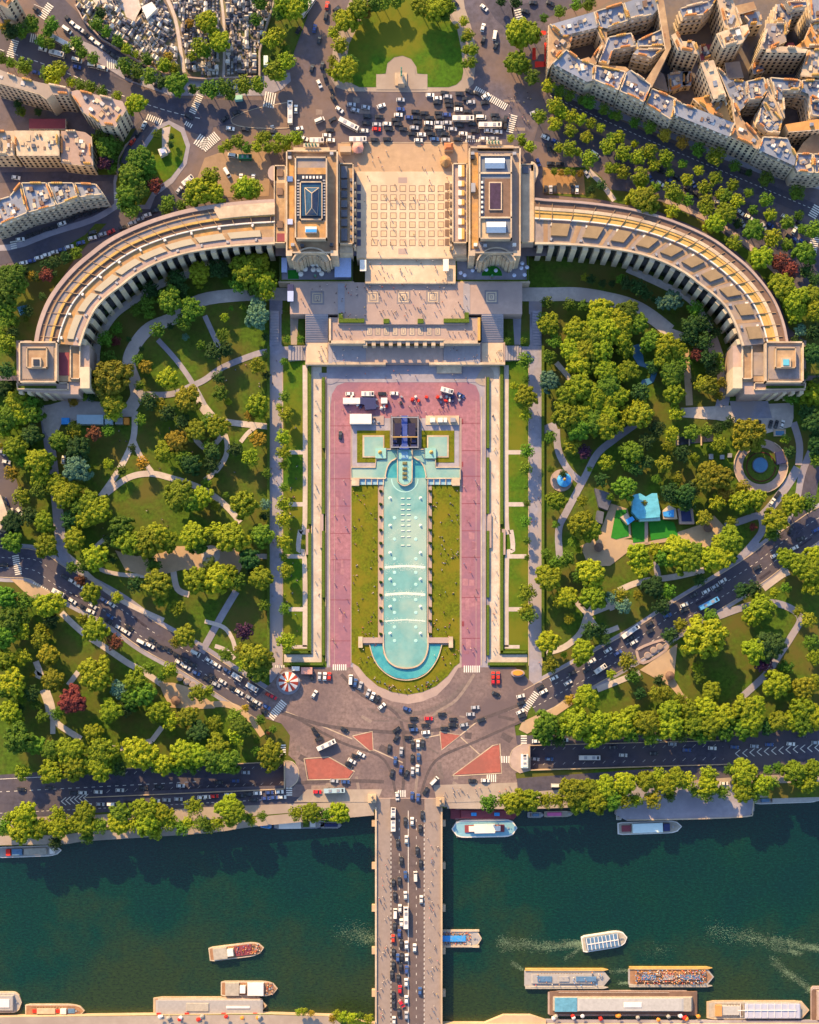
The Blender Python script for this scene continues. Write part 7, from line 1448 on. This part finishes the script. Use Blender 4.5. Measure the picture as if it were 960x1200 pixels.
for zone in ((205,330,0,4.4,6.0),(80,205,-32,4.6,6.3)):
    x0,x1,an,dx,dy=zone; a=math.radians(an); 
    for i in range(-60,60):
        for j in range(-40,40):
            u=i*dx+(rr.random()-.5)*.7; v=j*dy*.62+(rr.random()-.5)*.7
            x=180+u*math.cos(a)+v*math.sin(a); y=45-u*math.sin(a)+v*math.cos(a)
            if x0<=x<x1 and -6<y<95 and inset_ok(x,y) and inset_ok(x+2,y+2) and inset_ok(x-2,y-2) and rr.random()<.9:
                tombs.append((x,y,an))
rr.shuffle(tombs); rest=MB()
ind=tombs[:300]
KN=['stone tomb','tomb with a cross','small chapel tomb']; CL=['grey','dark','white','tan']
for n,(x,y,an) in enumerate(tombs):
    kind=rr.choices([0,1,2],[.55,.2,.25])[0]; mi=rr.choices([0,1,2,3],[.4,.3,.15,.15])[0]; p=P(x,y,U+.15); ang=math.radians(an+rr.choice([0,90,90])+rr.uniform(-5,5))
    if n<300:
        o=bpy.data.objects.new('tomb',TM[(kind,mi)]); col.objects.link(o); o.location=p; o.rotation_euler=(0,0,ang)
        hor='left' if x<170 else 'middle' if x<220 else 'midright' if x<262 else 'right'; vert='upper' if y<25 else 'central' if y<55 else 'lower'
        reg(o,x,y,f'{CL[mi]} {KN[kind]}',f'in the {vert} {hor} cemetery','tomb','tombs in the cemetery')
    else:
        me=TM[(kind,0)]; ca,sa=math.cos(ang),math.sin(ang)
        rest.add([(p.x+v.co.x*ca-v.co.y*sa,p.y+v.co.x*sa+v.co.y*ca,p.z+v.co.z) for v in me.vertices],[tuple(f.vertices) for f in me.polygons],mi)
if rest.v:
    o=rest.build('tombs',tm); o['kind']='stuff'; o['label']='remaining closely packed tombs filling the cemetery'
print('tombs',len(tombs))
# cemetery walls
def wall(pts,w,h,z,m,label,name='wall',cat='wall'):
    o=ribbon(name,pts,w,z+h,m,1,kind=None,thick=h); tag(o,label,cat); return o
wall([(88,5),(97,22),(120,46),(142,59),(165,73),(190,84),(215,90),(240,92),(304,89)],1.5,2.4,U,stone_p,'long stone wall along the lower side of the cemetery')
wall([(304,90),(304,60),(312,30),(323,-5)],2.2,2.4,U,pave,'pale curved stone wall on the right side of cemetery')
wall([(108,165),(138,204),(136,205)],.9,1.5,U,stone,'garden wall behind the terraced blocks at left'); wall([(137,203),(139,185),(147,170),(158,160)],.9,1.6,U,stone_p,'curved garden wall beside small rounded park')
o=slab('chapel',[(166,8),(178,2),(184,10),(172,22)],U+5,U,white); tag(o,'small white chapel at the top of the cemetery','chapel')
# awnings, park obelisk, hut, shelters
for q,l in (([(634,36),(640,36),(640,40),(634,42)],'upper'),([(624,56),(628,56),(628,70),(624,70)],'long left'),([(638,50),(641,50),(641,78),(638,78)],'narrow right'),([(627,72),(639,72),(639,78),(627,79)],'lower')):
    o=slab('awning',q,U+3.2,U+3,redc); tag(o,f'{l} red cafe awning at the tip of the zinc roofed block','awning')
e=house('monument','small white cube monument on the rounded park lawn','monument',190,178,U); pslab(e,'plinth',[(185,175),(193,172),(196,179),(188,183)],U+3,U,white); pslab(e,'top',[(187,176),(192,174),(194,178),(189,180)],U+3.6,U+3,mat('pale_blue',(.4,.5,.8)))
o=slab('kiosk',rect(309,65,314,76),U+2.6,U,mat('aqua_white',(.62,.78,.8))); tag(o,'pale blue roofed kiosk beside cemetery wall','kiosk')
o=slab('shelter',[(274,112),(284,111),(284,116),(275,117)],U+2.6,U,mat('aqua_roof',(.3,.6,.55),.5,.1,.5)); tag(o,'small turquoise bus shelter roof on the pavement','bus shelter')
# carousels
def carousel(px,py,r_,label,ms,n,base=None):
    e=house('carousel',label,'carousel',px,py); p=P(px,py,4); z=3.2; R=r_*S
    for k in range(n):
        b=MB(); a0=2*math.pi*k/n; a1=2*math.pi*(k+1)/n; am=(a0+a1)/2
        b.add([(p.x,p.y,z+2.2),(p.x+R*math.cos(a0),p.y+R*math.sin(a0),z),(p.x+R*math.cos(am)*1.0,p.y+R*math.sin(am)*1.0,z),(p.x+R*math.cos(a1),p.y+R*math.sin(a1),z)],[(0,1,2),(0,2,3)]); pt(e,'canopy_panel',b,ms[k%len(ms)])
    b=MB(); b.cyl((p.x,p.y,z-.6),R*1.02,R*1.02,.58,24,cap=False); pt(e,'valance',b,ms[0]); b=MB(); b.cyl((p.x,p.y,z+1.9),.9,.2,1,12); pt(e,'finial',b,gold)
    b=MB(); b.cyl((p.x,p.y,0),R*.95,R*.95,.5,20); b.cyl((p.x,p.y,.5),.5,.5,3,10)
    for k in range(8): b.cyl((p.x+R*.8*math.cos(k*.785),p.y+R*.8*math.sin(k*.785),.5),.07,.07,3,6)
    pt(e,'platform',b,wood); return e
carousel(338,799,11.5,'round merry go round with red and white striped roof',[white,mat('brick_red_cloth',(.38,.05,.03),.7,.1,.5)],16)
flat('carousel_ring',circ(338,800,14),.45,pave_g)
carousel(661.5,562,8.3,'small round merry go round with bright blue roof',[bluec,mat('bluec2',(.08,.42,.85),.6,.1,.5)],12)
flat('carousel_base',circ(658,563,13),.36,stone_p)
e=house('kiosk','oval kiosk with orange roof on the pavement left of right boulevard','kiosk',607,789); b=MB(); p=P(607,788,3); pslab(e,'wall',[(607+8*math.cos(a*.314),789+4.6*math.sin(a*.314)) for a in range(20)],2.8,0,stone_p); pslab(e,'roof',[(607+6*math.cos(a*.314),788.6+3*math.sin(a*.314)) for a in range(20)],3.6,2.8,orange)
for i,q in enumerate((rect(353,782,361,787),rect(354,782,356,786))): pass
o=slab('kiosk',rect(342,781,351,786),2.6,.2,white); tag(o,'white roofed stall between the striped carousel and the promenade, left one','stall')
o=slab('kiosk',[(353,782),(366,782),(366,790),(353,790)],2.8,.2,mat('rose_canvas',(.6,.3,.25))); tag(o,'rose roofed stall between the striped carousel and the promenade, right one','stall')
o=slab('bus_shelter',rect(611,884,619,900),3,.3,mat('aqua_white',(.62,.78,.8))); tag(o,'pale grey shelter roof on the right traffic island by the underpass','shelter')
# stage and tents
e=house('stage','dark blue event stage with scaffold frame at the head of the fountain','stage',474,505)
pslab(e,'stage_floor',rect(458,488,491,526),2.6,.3,mat('stage_dark',(.05,.045,.06),.8,.2,.6)); pslab(e,'runway',[(470.5,487),(477.5,487),(477.5,520),(480,526),(468,526),(471,520)],4.4,2.4,mat('stage_blue',(.05,.09,.35),.5,.15,.6))
for q in (rect(462.5,496,470,512),rect(478.5,496,487,512)): pslab(e,'video_screen',q,5.5,4.9,mat('stage_panel',(.02,.02,.06),.5,.1,1))
for x in (459,470,478,490):
    for y in (489,512,524): 
        b=MB(); p=P(x,y,2.6); b.box((p.x,p.y,.4),(.45,.45,5.6)); pt(e,'truss_tower',b,metal)
for y in (489,512,524): pslab(e,'truss_beam',rect(458.5,y-.5,490.5,y+.5),6.2,5.7,gold if y==512 else metal)
for x in (459.5,490): pslab(e,'truss_beam',rect(x-.5,489,x+.5,525),6.3,5.8,metal)
for x,y,w_ in ((463,517,5),(485,517,5),(464,522,7),(485,522,7)): pslab(e,'equipment',rect(x-w_/2,y-1.5,x+w_/2,y+1.5),4,2.6,navy)
def tent(q,z,m,label):
    o=slab('tent',q,z,z-2.6,m); tag(o,label,'tent')
tent(rect(410,485,435.5,496.5),3.4,white,'large white rectangular tent at the upper left of fountain'); tent(rect(402,466,422,473),3,white,'long white flat topped tent on the pink roadway'); tent(rect(446.5,466,454,472.5),3,white,'small white square tent on the pink roadway'); tent([(422,465.5),(440,466),(441,479),(428,480),(427,474),(422,473)],3,navy,'dark blue tent beside the long white tent'); 
for i,(x,m) in enumerate(((507,white),(516,white),(523,white),(531,metal))):
    o=slab('tent',rect(x-3,489.5,x+(3 if i!=2 else 1),494.5),3,.4,m); tag(o,'','tent'); reg(o,x,492,'small '+('white' if m is white else 'grey')+' stall tent','on the upper right corner of fountain terrace','tent','stall tents by the fountain')
o=slab('stall_terrace',rect(499,487,538,498),.8,.2,stone_l); tag(o,'pale terrace block under stall tents right of stage','terrace'); o=slab('stall_terrace',rect(436,487,450,498),.8,.2,stone_p); tag(o,'pinkish terrace block under boxes left of stage','terrace')
rr=random.Random(21)
for i in range(46):
    x=rr.choice([rr.uniform(502,542),rr.uniform(404,455),rr.uniform(436,449),rr.uniform(452,500)]); y=rr.uniform(463,473) if x>500 else rr.uniform(465,482) if rr.random()<.7 else rr.uniform(488,496)
    b=MB(); p=P(x,y,.2); k=rr.randrange(5); b.box((0,0,0),(rr.uniform(.8,2),rr.uniform(.7,1.4),rr.uniform(.6,1.6)),rr.random()*3); b.box((0,0,0),(rr.uniform(.5,1.2),rr.uniform(.7,1.4),rr.uniform(1.2,2)),rr.random()*3)
    o=b.build('flight_case',[navy,white,redc,metal,glass_d][k]); o.location=p; reg(o,x,y,['navy','white','red','grey','black'][k]+' event equipment case','near the stage above the fountain','equipment case','event equipment cases')
# aquarium
aq=house('aquarium','pale blue glass roofed aquarium entrance with lawn steps in right garden','aquarium building',758,600)
pslab(aq,'glass_roof',[(742,580),(750,578),(757,582),(764,578),(770,578),(774,600),(773,606),(748,608),(741,600)],5,.2,mat('aqua_glass',(.12,.45,.62),.25,.25,.3))
pslab(aq,'glass_roof',[(748,602),(773,600),(774,610),(750,611)],3.4,.2,mat('pale_aqua',(.4,.65,.65),.4,.1,.5))
pslab(aq,'pavilion',[(727,606),(735,601),(738,606),(743,609),(736,615)],4,.2,stone_l); pslab(aq,'pavilion_roof',[(733,609),(741,605),(744,609),(736,615)],4.6,3.9,bluec)
pslab(aq,'pavilion',[(777,598),(784,592),(792,596),(794,608),(778,608)],4,.2,stone_l); pslab(aq,'pavilion_roof',[(777,600),(790,597),(790,606),(778,605)],4.6,3.9,bluec)
pslab(aq,'wall',[(794,596),(812,596),(814,614),(797,614)],3,.2,stone_p); pslab(aq,'basin',[(798,598),(809,598),(811,611),(799,611)],3.2,2.8,navy)
flat('artificial_lawn',[(740,612),(757,611),(758,634),(742,636)],.42,green_art); flat('artificial_lawn',[(760,610),(775,609),(790,612),(795,628),(763,633)],.42,green_art); flat('artificial_lawn',[(722,598),(734,597),(736,606),(737,628),(722,632),(716,630)],.42,green_art)
flat('garden_path',rect(755.5,611,759.5,636),.46,stone_p)
o=slab('pavilion',[(697,572),(715,578),(718,584),(712,598),(702,594)],3.6,.2,zinc_d); tag(o,'dark slate roofed pavilion at the left of aquarium garden','pavilion'); o=slab('pavilion',[(700,598),(708,600),(706,614),(698,611)],3,.2,zinc_d); tag(o,'small dark roofed hut below the slate pavilion','hut')
for q in (rect(831,532,836,538),rect(844,533,849,538),rect(853,531,858,536)): 
    o=slab('stone_block',q,1.4,.2,metal); reg(o,q[0][0],q[0][1],'small pale vent box','on the lawn left of round fountain','vent box','vent boxes on the lawn')
o=flat('reflecting_pool',[(792,513),(836,508),(836,517),(792,522)],.45,glass_d)
for x in (795,808,822): o=slab('footbridge',rect(x-.8,508,x+.8,522),.9,.5,stone_l); reg(o,x,515,'tiny pale footbridge','over the dark pool above the aquarium','footbridge','footbridges')
e=house('round_fountain','round garden fountain with deep blue basin inside a ring path','fountain',892,546); p=P(891,545,1); b=MB(); b.cyl((p.x,p.y,.2),4.2,4.2,.9,28); pt(e,'basin_wall',b,zinc_d); b=MB(); b.cyl((p.x,p.y,1.0),3.8,3.8,.2,28); pt(e,'water',b,glass_b)
flat('flower_bed',circ(892,547,19.5),.3,hedge_m); ribbon('flower_bed',circ(892,547,17,31),1.4,.5,leafm['r'],1,thick=.3)
wall([(892+31.5*math.cos(math.radians(a)),546+31.5*math.sin(math.radians(a))) for a in range(-60,250,12)],.9,.9,.2,stone_l,'low white wall round the ring path of the round fountain')
o=slab('basin',rect(907,503,921,511),1,.2,stone_l); tag(o,'small rectangular stone basin above the round fountain','basin'); flat('basin_water',rect(909,505,919,510),1.06,glass_b)
o=slab('truck_canopy',[(909,530),(917,528),(922,542),(911,544)],2.4,.2,navy); tag(o,'dark blue canopy on the right of ring path','canopy')
# pond with island
flat('garden_pond',[(742,405),(749,403),(753,412),(755,425),(764,428),(770,438),(766,448),(757,452),(750,450),(753,445),(762,443),(764,436),(757,431),(748,428),(742,418)],.3,glass_b)
flat('garden_pond',[(20,360),(32,357),(32,366),(24,370)],U+.3,glass_b)
# street-edge building at left (lower level)
b_=bldg('long low building cut by the left edge beside the parked cars',[(-40,560),(0,580),(9,605),(0,620),(-40,640)],10,style='f',z0=0,roof=stone_l,nfl=3,chim=False)
# left garden event
o=slab('event_stage_truck',rect(90,486,121,497),3.6,.3,mat('bus_grey',(.35,.5,.6))); tag(o,'grey blue event truck stage parked in the left garden','stage truck'); 
for x,c in ((127,mat('bus_grey',(.35,.5,.6))),(139,metal),(149,orange),(76,bluec)): o=slab('stall',rect(x-4,489.5,x+(5 if c is not orange else 2),497),2.8,.3,c); reg(o,x,493,{'bus_grey':'grey blue','grey_metal':'grey','orange_cloth':'orange','blue_cloth':'bright blue'}[c.name]+' stall','beside the event truck in the left garden','stall','stalls beside the event truck')
# playground items lower garden
for (px,py) in ((847,0),): pass
for cx,cy,n_ in ((211,794,0),(219,799,0),(226,803,0),(759,768,1),(766,762,1),(773,758,1)):
    e=empty('tree_grate_bed',P(cx,cy,.3)); b=MB(); b.cyl((0,0,0),1.9,1.8,.5,14); b.build('rim',stone_p,e); b=MB(); b.cyl((0,0,.45),1.5,1.4,.3,12); b.build('planting',roof_grey,e); reg(e,cx,cy,'round stone planter','in the left sandy spot under the boulevard' if not n_ else 'beside the triangular plaza','planter','round planters')
ribbon('planter_surround',[(746,762),(750,776),(760,775),(780,762),(783,755),(776,750),(755,757),(746,762)],3,.4,stone_p,2,thick=.3)
for cx,cy in ((207,821),(784,792),(829,619),(701,642)):
    e=empty('round_kiosk',P(cx,cy,.3)); b=MB(); b.cyl((0,0,0),2,1.9,2.4,12); b.build('wall',wood,e); b=MB(); b.cyl((0,0,2.4),2.5,.2,1.1,12); b.build('roof',roof_brown,e); tag(e,f'small round brown roofed kiosk '+{207:'on the sandy spot in lower left garden',784:'on the triangular plaza',829:'on the pale plaza right of aquarium',701:'on the sandy path below blue carousel'}[cx],'kiosk')
# topiary balls by the pool
tb=crown_mesh(99); tb.materials.append(leafm['d'])
for i in range(12):
    for x in (446.3,504.2):
        y=576+i*15.2; p=P(x,y,.9); e=empty('topiary_bush',p); o=bpy.data.objects.new('foliage',tb); col.objects.link(o); o.parent=e; o.location=(0,0,.7); o.scale=(.95,.95,.95)
        b=MB(); b.box((0,0,0),(1.1,1.1,.6)); b.build('planter',stone_l,e); reg(e,x,y,'small clipped round bush',f'on the {"left" if x<470 else "right"} walk beside the fountain pool','topiary','clipped bushes along the pool')
# ================================================================= PEOPLE
skin=(.48,.28,.19)
def person_mesh(pose):
    bm=bmesh.new()
    if pose=='stand': J=[((0,0,.95),.15),((0,0,1.2),.16),((0,0,1.42),.14),((0,0,1.52),.06),((0,0,1.66),.11),((.0,.1,.88),.1),((.02,.11,.48),.07),((0,.11,.06),.06),((.16,.11,.04),.05),((.0,-.1,.88),.1),((-.02,-.11,.48),.07),((0,-.11,.06),.06),((.16,-.11,.04),.05),((0,.2,1.38),.065),((.02,.26,1.12),.05),((.08,.27,.86),.04),((0,-.2,1.38),.065),((.02,-.26,1.12),.05),((.08,-.27,.86),.04)]
    elif pose=='walk': J=[((0,0,.93),.15),((.02,0,1.2),.16),((.04,0,1.42),.14),((.05,0,1.52),.06),((.07,0,1.66),.11),((.0,.1,.86),.1),((.2,.11,.48),.07),((.3,.11,.08),.06),((.45,.11,.06),.05),((.0,-.1,.86),.1),((-.06,-.11,.48),.07),((-.32,-.11,.14),.06),((-.18,-.11,.05),.05),((.03,.2,1.38),.065),((-.12,.26,1.14),.05),((-.18,.27,.9),.04),((.03,-.2,1.38),.065),((.16,-.26,1.14),.05),((.3,-.25,.98),.04)]
    else: J=[((0,0,.14),.15),((-.03,0,.4),.16),((-.03,0,.62),.14),((-.02,0,.72),.06),((.02,0,.86),.11),((.1,.1,.13),.1),((.42,.14,.32),.07),((.7,.12,.06),.06),((.84,.12,.07),.05),((.1,-.1,.13),.1),((.45,-.14,.14),.07),((.82,-.1,.07),.06),((.95,-.1,.09),.05),((-.03,.2,.58),.065),((-.12,.28,.34),.05),((-.16,.3,.08),.04),((-.03,-.2,.58),.065),((.1,-.26,.36),.05),((.3,-.2,.3),.04)]
    E=[(0,1),(1,2),(2,3),(3,4),(0,5),(5,6),(6,7),(7,8),(0,9),(9,10),(10,11),(11,12),(2,13),(13,14),(14,15),(2,16),(16,17),(17,18)]
    vs=[bm.verts.new(j[0]) for j in J]
    for a,c in E: bm.edges.new((vs[a],vs[c]))
    me=bpy.data.meshes.new('person_skeleton'); bm.to_mesh(me); bm.free()
    o=bpy.data.objects.new('tmp',me); col.objects.link(o); md=o.modifiers.new('s','SKIN')
    for i,j in enumerate(J): me.skin_vertices[0].data[i].radius=(j[1],j[1]*.8); 
    me.skin_vertices[0].data[0].use_root=True
    bpy.context.view_layer.update(); dg=bpy.context.evaluated_depsgraph_get(); m2=bpy.data.meshes.new_from_object(o.evaluated_get(dg)); bpy.data.objects.remove(o)
    sit=pose=='sit'
    # material slots: 0 skin,1 top,2 legs,3 hair
    idx=[]
    for f in m2.polygons:
        c=f.center; z=c.z
        hz=(.90 if sit else 1.70); nz=(.74 if sit else 1.52)
        if z>hz or (z>nz+.06 and c.x<(.0 if not pose=='walk' else .05)): k=3
        elif z>nz: k=0
        elif abs(c.y)>.19 and (z<1.2 if not sit else z<.4): k=0
        elif (z>.95 if not sit else (z>.26 and c.x<.12)): k=1
        elif (z<.45 and not sit): k=2
        else: k=2
        idx.append(k)
    return m2,idx
PM={p:person_mesh(p) for p in ('stand','walk','sit')}
hair=mat('hair',(.05,.03,.02),.7,.2,1); skm=mat('skin',skin,.7,.1,1); trou=[navy,mat('black_cloth',(.02,.02,.025),.8,.1,1),mat('beige_cloth',(.4,.33,.24),.8,.1,1)]
tops={'white':white,'black':mat('black_cloth',(.02,.02,.025)),'red':redc,'blue':bluec,'pink':mat('pink_cloth',(.75,.3,.4),.7,.1,1),'yellow':mat('yellow_cloth',(.75,.6,.1),.7,.1,1),'dark blue':navy,'grey':metal}
PC={}
def pmesh(pose,t,l):
    if (pose,t,l) not in PC:
        me,idx=PM[pose]; m=me.copy(); m.materials.clear()
        for x in (skm,tops[t],trou[l],hair): m.materials.append(x)
        m.polygons.foreach_set('material_index',idx); PC[(pose,t,l)]=m
    return PC[(pose,t,l)]
rr=random.Random(33)
zonesP=[(rect(400,333,548,372),95,U-3,'on the medallion terrace',.0),(rect(430,304,532,329),26,U-1.5,'on the sunlit strip terrace below the parvis',.1),(rect(424,206,535,300),36,U+.45,'on the tiled parvis',.0),(rect(345,334,396,366),12,U-2.9,'on the left part of medallion terrace',0),(rect(362,405,384,424),9,3.6,'on the lower left stair landing',0),(rect(565,404,590,424),9,3.6,'on the lower right stair landing',0),(rect(390,386,428,397),10,U-4.1,'on the left end of panel terrace',0),(rect(521,386,560,397),10,U-4.1,'on the right end of panel terrace',0),
 (rect(414,575,441,780),48,.4,'on the lawn left of the fountain',.75),(rect(508,575,538,780),60,.4,'on the lawn right of the fountain',.75),([(437,790),(450,800),(476,806),(500,800),(516,790),(512,800),(495,808),(476,811),(455,808),(440,800)],36,.4,'on the curved lawn at the foot of fountain',.8),
 (rect(388,560,410,770),16,.25,'on the left pink roadway',0),(rect(542,560,562,770),18,.25,'on the right pink roadway',0),(rect(442.5,960,456,1195),42,.5,'on the left pavement of the bridge',0),(rect(500,960,515,1195),46,.5,'on the right pavement of the bridge',0),(rect(368,450,375,765),26,.25,'on the left white promenade',.1),(rect(576,450,583,765),26,.25,'on the right white promenade',.1),(rect(318,420,330,780),24,.25,'on the left allee',.1),(rect(620,420,633,780),20,.25,'on the right allee',.1),(rect(520,921,600,935),22,.3,'on the paving right of the bridge end',0),(rect(595,105,625,150),22,U+.2,'on the crossing right of the square',0),(rect(335,480,350,760),22,.2,'on the lawns beside the left allee',.8),(rect(100,500,300,560),16,.3,'on the lawns of the left garden',.8),(rect(100,590,200,630),10,.3,'on the wide lawn of the left garden',.8),(rect(245,420,310,470),14,.3,'on the small lawn below the blue spruce',.8),(rect(400,470,550,486),30,.3,'among the event equipment',0),(rect(386,430,570,446),16,.3,'on the grey forecourt above the pink roadway',0),(rect(390,405,428,424),8,4.6,'on the broad steps left of the theatre roof',0),(rect(522,405,560,424),10,4.6,'on the broad steps right of the theatre roof',0),(rect(400,170,545,200),16,U+.2,'on the paved square above the parvis',0)]
extra=[]; npers=0; PP=[]
for poly,n,z,wh,ps in zonesP:
    xs=[p[0] for p in poly]; ys=[p[1] for p in poly]; c_=0
    while c_<n:
        x,y=rr.uniform(min(xs),max(xs)),rr.uniform(min(ys),max(ys))
        if not ptin(x,y,poly): continue
        c_+=1; PP.append((x,y,z,wh,ps))
rr.shuffle(PP); cb=MB(); cl=list(tops.items()); cm=[v for k,v in cl]+[skm,navy]
for i,(x,y,z,wh,ps) in enumerate(PP):
    t=rr.choices([k for k,v in cl],[5,4,1.5,1.5,1,.7,3,2])[0]; pose='sit' if rr.random()<ps else rr.choice(['stand','walk']); p=P(x,y,z)
    if i<300:
        o=bpy.data.objects.new('person',pmesh(pose,t,rr.randrange(3))); col.objects.link(o); o.location=p; o.rotation_euler=(0,0,rr.uniform(0,6.28)); o.scale=(1.05,)*3
        reg(o,x,y,f'{"seated" if pose=="sit" else "standing" if pose=="stand" else "walking"} person, {t} top',wh,'person','visitors on the esplanade and terraces')
    else:
        me,idx=PM[pose]; a=rr.uniform(0,6.28); ca,sa=math.cos(a),math.sin(a); ti=[k for k,v in cl].index(t); mp={0:8,1:ti,2:9,3:9}
        n0=len(cb.v); cb.v+=[(p.x+v.co.x*ca-v.co.y*sa,p.y+v.co.x*sa+v.co.y*ca,p.z+v.co.z) for v in me.vertices]; cb.f+=[tuple(q+n0 for q in f.vertices) for f in me.polygons]; cb.mi+=[mp[k] for k in idx]
o=cb.build('crowd',cm); o['kind']='stuff'; o['label']='remaining visitors scattered over the terraces, lawns and bridge'
print('people',len(PP))
finish_labels()
for o in bpy.data.objects:
    if len(str(o.get('label','')).split())>16: print('LONG',o['label'])
# ================================================================= LIGHT AND CAMERA
cd=bpy.data.cameras.new('camera'); cam=bpy.data.objects.new('camera',cd); col.objects.link(cam)
cam.location=CAM; cam.rotation_euler=(0,0,0); cd.sensor_fit='VERTICAL'; cd.sensor_height=36; cd.sensor_width=28.8; cd.lens=36*H/(1200*S); cd.shift_y=(NY-600)/1200; cd.clip_start=1; cd.clip_end=20000
scene.camera=cam
w=bpy.data.worlds.new('World'); scene.world=w; w.use_nodes=True; nt=w.node_tree; sky=nt.nodes.new('ShaderNodeTexSky'); sky.sky_type='NISHITA'; sky.sun_disc=False
ELEV=29; SX,SY=-.45,.89
az=math.atan2(SX,SY)
sky.sun_elevation=math.radians(ELEV); sky.sun_rotation=az % (2*math.pi)
nt.links.new(sky.outputs[0],nt.nodes['Background'].inputs['Color']); nt.nodes['Background'].inputs['Strength'].default_value=.15
sd=bpy.data.lights.new('sun','SUN'); sd.energy=5; sd.angle=math.radians(.5); sd.color=(1,.63,.26); so=bpy.data.objects.new('sun',sd); col.objects.link(so)
ds=Vector((SX*math.cos(math.radians(ELEV)),SY*math.cos(math.radians(ELEV)),math.sin(math.radians(ELEV)))); so.rotation_euler=ds.to_track_quat('Z','Y').to_euler(); so.location=(0,0,300)
scene.view_settings.view_transform='Standard'; scene.view_settings.look='None'; scene.view_settings.exposure=.95; scene.view_settings.gamma=1
